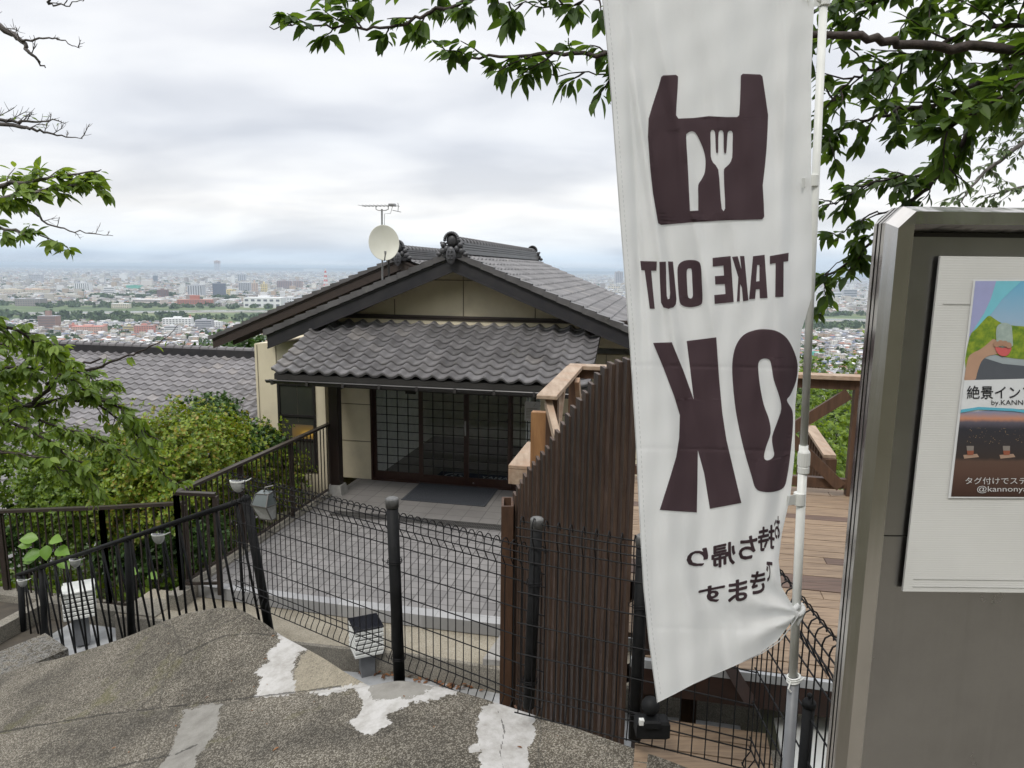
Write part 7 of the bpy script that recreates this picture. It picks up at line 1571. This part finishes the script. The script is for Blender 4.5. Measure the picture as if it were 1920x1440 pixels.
LM = [
 (89, 617, 33, 24, Br, Gy, 'apartment_block', 'tall brown apartment block standing alone by the river trees', 5, 8, 'bands', 9),
 (163, 624, 54, 11, (0.62, 0.42, 0.36), Pk, 'apartment_block', 'long pink and cream block with a red roof this side of the river', 14, 3, 'grid', 3),
 (137, 619, 13, 9, Pk, Pk, 'corner_building', 'small orange pink building with pointed top beside the long pink block', 2, 3, 'grid', 4),
 (215, 614, 22, 9, Wt, Gy, 'apartment_block', 'white block behind the yellow fronted house near the river', 8, 3, 'grid', 2),
 (241, 622, 20, 10, Yl, Gy, 'apartment_block', 'cream yellow building between white and pink blocks near the river', 4, 3, 'bands', 2),
 (270, 626, 34, 15, (0.55, 0.26, 0.22), (0.4, 0.3, 0.28), 'apartment_block', 'salmon brick block with rows of windows near the river', 8, 4, 'grid', 3),
 (332, 612, 50, 14, Wt, Wt, 'office_building', 'broad white building complex nearest the river on the right', 9, 4, 'grid', 3),
 (322, 626, 26, 14, Wt, Gy, 'office_building', 'white building in front of the broad white complex', 5, 4, 'bands', 2),
 (382, 617, 30, 16, Gy, Gy, 'office_building', 'grey office block right of the broad white complex', 7, 4, 'bands', 3),
 (357, 606, 5, 12, (0.5, 0.08, 0.06), Wt, 'sign_tower', 'slim red and white sign tower above the white complex', 1, 1, 'none', 3),
 (404, 614, 20, 10, Wt, Wt, 'office_building', 'white flat roofed building at the edge of the big eave', 4, 3, 'grid', 2),
 (154, 546, 26, 15, Wt, Gy, 'apartment_block', 'white ribbed apartment slab beyond the river at left', 7, 5, 'vert', 2),
 (205, 553, 18, 14, Wt, Wt, 'office_building', 'white stepped office building right of the ribbed slab', 4, 4, 'bands', 3),
 (366, 557, 28, 22, (0.5, 0.52, 0.55), Gy, 'office_building', 'tall grey glass office tower with a dark left side', 6, 7, 'vert', 2),
 (411, 556, 22, 24, Dk, (0.3, 0.32, 0.36), 'tower_block', 'dark blue grey tower block beyond the river', 7, 10, 'grid', 2),
 (52, 574, 46, 13, (0.30, 0.27, 0.26), Gy, 'apartment_block', 'dark grey brown apartment block beyond the river at the left', 10, 4, 'grid', 2),
 (19, 551, 38, 8, Cr, Cr, 'school_building', 'long cream school building at the far left', 14, 3, 'grid', 1),
 (62, 551, 40, 8, Cr, (0.6, 0.4, 0.3), 'school_building', 'long cream building with an orange end right of the first one', 14, 3, 'grid', 2),
 (67, 527, 22, 11, (0.5, 0.5, 0.53), Gy, 'apartment_block', 'wide grey block far off at the left', 8, 4, 'grid', 1),
 (45, 527, 8, 9, Wt, Wt, 'office_building', 'small white block left of the wide grey block', 2, 4, 'bands', 1),
 (231, 526, 13, 12, Wt, Wt, 'tower_block', 'bright white square tower in the middle of the city', 1, 1, 'none', 1),
 (275, 537, 19, 11, (0.66, 0.62, 0.60), Wt, 'office_building', 'pale beige windowless block in the mid city', 1, 1, 'none', 1),
 (291, 528, 7, 11, Dk, Gy, 'tower_block', 'narrow dark tower beside the pale beige block', 2, 5, 'grid', 1),
 (250, 541, 26, 5, (0.12, 0.42, 0.33), (0.12, 0.40, 0.32), 'warehouse', 'green sided warehouse in the mid city', 1, 1, 'none', 0.5),
 (225, 578, 30, 8, Cr, Wt, 'school_building', 'cream building with arched windows on the far river bank', 9, 2, 'grid', 1),
 (275, 571, 54, 9, (0.66, 0.58, 0.52), Wt, 'school_building', 'long pale pinkish building on the far river bank', 12, 2, 'bands', 1.5),
 (365, 572, 60, 9, (0.42, 0.16, 0.11), (0.4, 0.2, 0.15), 'brick_building', 'long red brick building with a raised middle on the far bank', 14, 3, 'grid', 8),
 (304, 558, 18, 14, (0.17, 0.10, 0.09), Br, 'apartment_block', 'dark reddish brown block rising from the trees', 4, 4, 'grid', 2),
 (492, 577, 70, 18, Wt, Wt, 'factory', 'large white factory building beside the big eave', 6, 2, 'grid', 3),
 (545, 571, 40, 12, Wt, Gy, 'office_building', 'white building with window rows right of the white factory', 9, 3, 'grid', 2),
 (458, 546, 20, 16, Gy, Wt, 'office_building', 'grey glass block left of the beige stepped building', 6, 4, 'vert', 1),
 (478, 549, 11, 18, (0.55, 0.42, 0.34), Cr, 'apartment_block', 'beige brown stepped building above the white factory', 3, 5, 'grid', 5),
 (495, 549, 11, 16, Yl, Cr, 'apartment_block', 'cream twin of the beige stepped building above the factory', 3, 5, 'grid', 4),
 (533, 542, 26, 15, (0.32, 0.22, 0.22), Gy, 'apartment_block', 'wide dark brown apartment slab right of the cream blocks', 8, 5, 'vert', 1),
 (558, 540, 16, 13, (0.38, 0.27, 0.24), Gy, 'apartment_block', 'brown apartment block next to the wide dark brown slab', 5, 5, 'vert', 1),
 (453, 528, 14, 13, (0.44, 0.46, 0.50), Gy, 'tower_block', 'bluish grey tower pair centre behind the dark tower', 4, 5, 'vert', 1),
 (437, 530, 6, 12, Wt, Wt, 'tower_block', 'slim white tower left of the bluish grey tower', 1, 1, 'none', 1),
 (407, 508, 10, 18, (0.50, 0.44, 0.46), (0.5, 0.45, 0.46), 'tower_block', 'lone hazy pinkish skyscraper on the horizon', 3, 1, 'vert', 1),
 (587, 509, 34, 4, Wt, Wt, 'warehouse', 'long white hall on the hazy horizon', 1, 1, 'none', .5),
 (430, 553, 18, 9, Yl, Yl, 'apartment_block', 'yellow low block right of the dark tower', 4, 3, 'grid', 1),
 (1161, 532, 14, 22, (0.40, 0.37, 0.38), Gy, 'tower_block', 'grey tower block between roof edge and banner', 4, 8, 'vert', 1),
 (1152, 542, 22, 6, Cr, Gy, 'apartment_block', 'low beige block below the grey tower by the banner', 5, 2, 'grid', 1),
 (1594, 557, 30, 14, Gy, Wt, 'office_building', 'grey and white hall beside the steel notice board', 8, 3, 'bands', 1),
 (1560, 558, 44, 9, Wt, (0.55, 0.57, 0.6), 'factory', 'long pale factory right of the banner pole', 9, 2, 'bands', 1),
 (1576, 674, 18, 9, Cr, (0.5, 0.5, 0.52), 'apartment_block', 'cream house block low at the right above the deck rail', 4, 3, 'grid', 1),
 (1600, 682, 18, 10, Cr, Wt, 'apartment_block', 'beige flats next to the steel notice board above the deck rail', 4, 3, 'grid', 1),
 (1533, 668, 22, 7, (0.1, 0.42, 0.33), (0.1, 0.45, 0.36), 'warehouse', 'turquoise roofed hall right of the banner pole', 1, 1, 'none', .3),
 (1530, 680, 20, 5, (0.6, 0.55, 0.5), (0.62, 0.28, 0.12), 'house', 'orange roofed house right of the banner pole', 3, 1, 'grid', .3),
 (1565, 684, 20, 5, Wt, (0.10, 0.16, 0.36), 'house', 'blue roofed white house above the deck rail', 3, 1, 'grid', .3),
]
for (xc, yb, wp, hp, wl_c, rc, nm_, lb, nwx, nwz, sty, tp) in LM: landmark(xc, yb, wp, hp, wl_c, rc, nm_, lb, nm_.replace('_', ' '), nwx, nwz, a=CR_.uniform(-0.05, 0.3), style=sty, top=tp)
# red and white lattice mast above the eave
P = atZ(611, 540, PLAIN); k = (P-CAM).dot(FW)/FPX
mt = thing('radio_mast', (P.x, P.y, PLAIN), 'red and white lattice radio mast above the eave', 'mast')
mr, mw = MB(), MB(); Hm = 36*k
for j in range(9):
    z0, z1 = Hm*j/9, Hm*(j+1)/9; w0, w1 = k*(3.4-0.33*j), k*(3.4-0.33*(j+1)); tgt = mr if j % 2 else mw
    for sx, sy in ((-1,-1),(1,-1),(1,1),(-1,1)): tgt.beam((P.x+sx*w0, P.y+sy*w0, PLAIN+z0), (P.x+sx*w1, P.y+sy*w1, PLAIN+z1), k*0.9, k*0.9)
    tgt.beam((P.x-w0, P.y-w0, PLAIN+z0), (P.x+w1, P.y-w1, PLAIN+z1), k*0.6, k*0.6); tgt.beam((P.x+w0, P.y-w0, PLAIN+z0), (P.x-w1, P.y-w1, PLAIN+z1), k*0.6, k*0.6)
mr.build('red_section', cm((0.6, 0.10, 0.07)), mt); mw.build('white_section', cm(Wt), mt)
def is_taken(x, y, r_):
    return any(abs(x-a) < c+r_ and abs(y-b) < c+r_ for a, b, c in taken)
# individual nearest houses: the 240 that show largest, the rest of the town as one mass
houses = []
def px2(x, y): p = pix(Vector((x, y, PLAIN))); return p
grid_used = set()
cand = []
for _ in range(26000):
    Y = 1000*math.exp(CR_.random()*math.log(1.88)); 
    X = Y*CR_.uniform(-0.95, 0.75)
    g = (int(X/15), int(Y/15))
    if g in grid_used: continue
    grid_used.add(g)
    if is_taken(X, Y, 8): continue
    cand.append((X, Y))
vis = []
for X, Y in cand:
    x, y = px2(X, Y)
    if (95 < x < 432 and 606 < y < 650) or (1505 < x < 1615 and 605 < y < 697): vis.append((Y, X))
vis.sort(); ind = set(vis[:246])
print('visible near houses', len(vis), 'cands', len(cand))
KL = {('hip', 0): 'small hipped roof house in the town on this side of the river', ('gable', 0): 'small gabled house in the town on this side of the river', ('flat', 0): 'small flat roofed building in the town on this side of the river',
      ('hip', 1): 'small hipped roof house in the town right of the banner pole', ('gable', 1): 'small gabled house in the town right of the banner pole', ('flat', 1): 'small flat roofed building in the town right of the banner pole'}
for X, Y in cand:
    roof = CR_.choice(['hip', 'gable', 'gable', 'hip', 'flat']); w_, d_ = CR_.uniform(9, 13), CR_.uniform(8, 10); h_ = CR_.choice([5.5, 6, 6.2, 3.5]) if roof != 'flat' else CR_.choice([7, 9, 12]); a = CR_.choice([0.1, 0.3, 1.7, 1.9])+CR_.gauss(0, .06)
    if (Y, X) in ind:
        V, F, Mi, Rn = [], [], [], []; bld(V, F, Mi, Rn, X, Y, w_, d_, h_, a, roof, CR_)
        o = mesh_from('town_house', V, F, Mi, Rn, base=(X, Y, PLAIN)); sd_ = 1 if X > 0 else 0
        tag(o, KL[(roof, sd_)], 'house', ('%s roofed buildings in the ' % {'hip': 'hipped', 'gable': 'gable', 'flat': 'flat'}[roof]) + ('town right of the pole' if sd_ else 'town left of the eave'))
    else: bld(HV, HF, HM, HR, X, Y, w_, d_, h_, a, roof, CR_)
# the far city, denser and larger grained with distance
for _ in range(46000):
    Y = 2740*math.exp(CR_.random()**0.85*math.log(9.5)); X = Y*CR_.uniform(-0.95, 0.75)
    if CR_.random() < 0.06 and False: continue
    if is_taken(X, Y, 12): continue
    s = 1 + (Y-2700)/9000
    z = CR_.random()
    if z < 0.86: bld(HV, HF, HM, HR, X, Y, CR_.uniform(9, 16)*s, CR_.uniform(8, 12)*s, CR_.uniform(5, 8), CR_.uniform(-.2, .5), CR_.choice(['hip', 'gable', 'flat']), CR_)
    elif z < 0.985: bld(HV, HF, HM, HR, X, Y, CR_.uniform(20, 46)*s, CR_.uniform(12, 24)*s, CR_.uniform(8, 18), CR_.uniform(-.2, .5), 'flat', CR_)
    else: bld(HV, HF, HM, HR, X, Y, CR_.uniform(18, 32)*s, CR_.uniform(14, 20)*s, CR_.uniform(22, 46), CR_.uniform(-.2, .5), 'flat', CR_)
tag(mesh_from('far_city', HV, HF, HM, HR, base=(0, 5000, PLAIN)), 'dense mass of far city houses and blocks fading towards the horizon', 'city', kind='stuff')
# clumps of trees along the river and between the houses
C, Sz = [], []; rs_ = np.random.RandomState(31)
def clump(x, y, r_, h_, n):
    a = rs_.randn(n, 3); a /= np.linalg.norm(a, axis=1, keepdims=True); rr = (0.75+0.25*rs_.rand(n, 1)); a = a*rr*np.array([r_, r_, h_*0.55]); C.append(a + np.array([x, y, PLAIN+h_*0.5])); Sz.append(np.full(n, r_*0.75))
for _ in range(950):
    Y = rs_.uniform(1930, 2180) if rs_.rand() < 0.62 else rs_.uniform(2560, 2740); X = Y*rs_.uniform(-0.95, 0.75)
    clump(X, Y, rs_.uniform(7, 15), rs_.uniform(9, 16), 26)
for _ in range(1300):
    Y = 1050*math.exp(rs_.rand()*math.log(7)); X = Y*rs_.uniform(-0.95, 0.75)
    if 1900 < Y < 2500: continue
    if is_taken(X, Y, 14): continue
    for _k in range(rs_.randint(1, 4)): clump(X+rs_.uniform(-14, 14), Y+rs_.uniform(-14, 14), rs_.uniform(5, 11)*(1+Y/9000), rs_.uniform(8, 14), 18)
for x, y in ((245, 559), (270, 560), (318, 556), (285, 552), (430, 563), (415, 562), (446, 560), (200, 560), (218, 559), (185, 558)):
    P = atZ(x, y, PLAIN)
    for _k in range(10): clump(P.x+rs_.uniform(-28, 28), P.y+rs_.uniform(-25, 25), rs_.uniform(12, 18), rs_.uniform(14, 22), 26)
C = np.concatenate(C); Sz = np.concatenate(Sz); D = rs_.randn(len(C), 3)
tag(leaf_cards('far_woods', C-D/np.linalg.norm(D, axis=1, keepdims=True)*Sz[:, None]*0.5, D, rs_.randn(len(C), 3), Sz, mat('far_foliage', (0.045, 0.085, 0.03), (0.08, 0.12, 0.04), 0.02, rough=0.9), shape='s', wid=2.2, base=(0, 2000, PLAIN)), 'dark green tree clumps along the river and among the houses', 'woodland', kind='stuff')

# ---------------------------------------------------------------- air
hb = MB(); hb.box((-30500, -600, PLAIN-3), (30500, 29500, 34)); 
vm = bpy.data.materials.new('haze_air'); vm.use_nodes = True; nt = vm.node_tree; nt.nodes.remove(nt.nodes['Principled BSDF'])
pv = N(nt, 'ShaderNodeVolumePrincipled', ins={'Density': 7e-5, 'Anisotropy': 0.0}); pv.inputs['Color'].default_value = (0.72, 0.86, 1.0, 1)
Lk(nt, pv.outputs[0], nt.nodes['Material Output'].inputs['Volume'])
hz_ = hb.build('haze', vm, base=(0, 14000, PLAIN-3)); tag(hz_, kind='stuff')
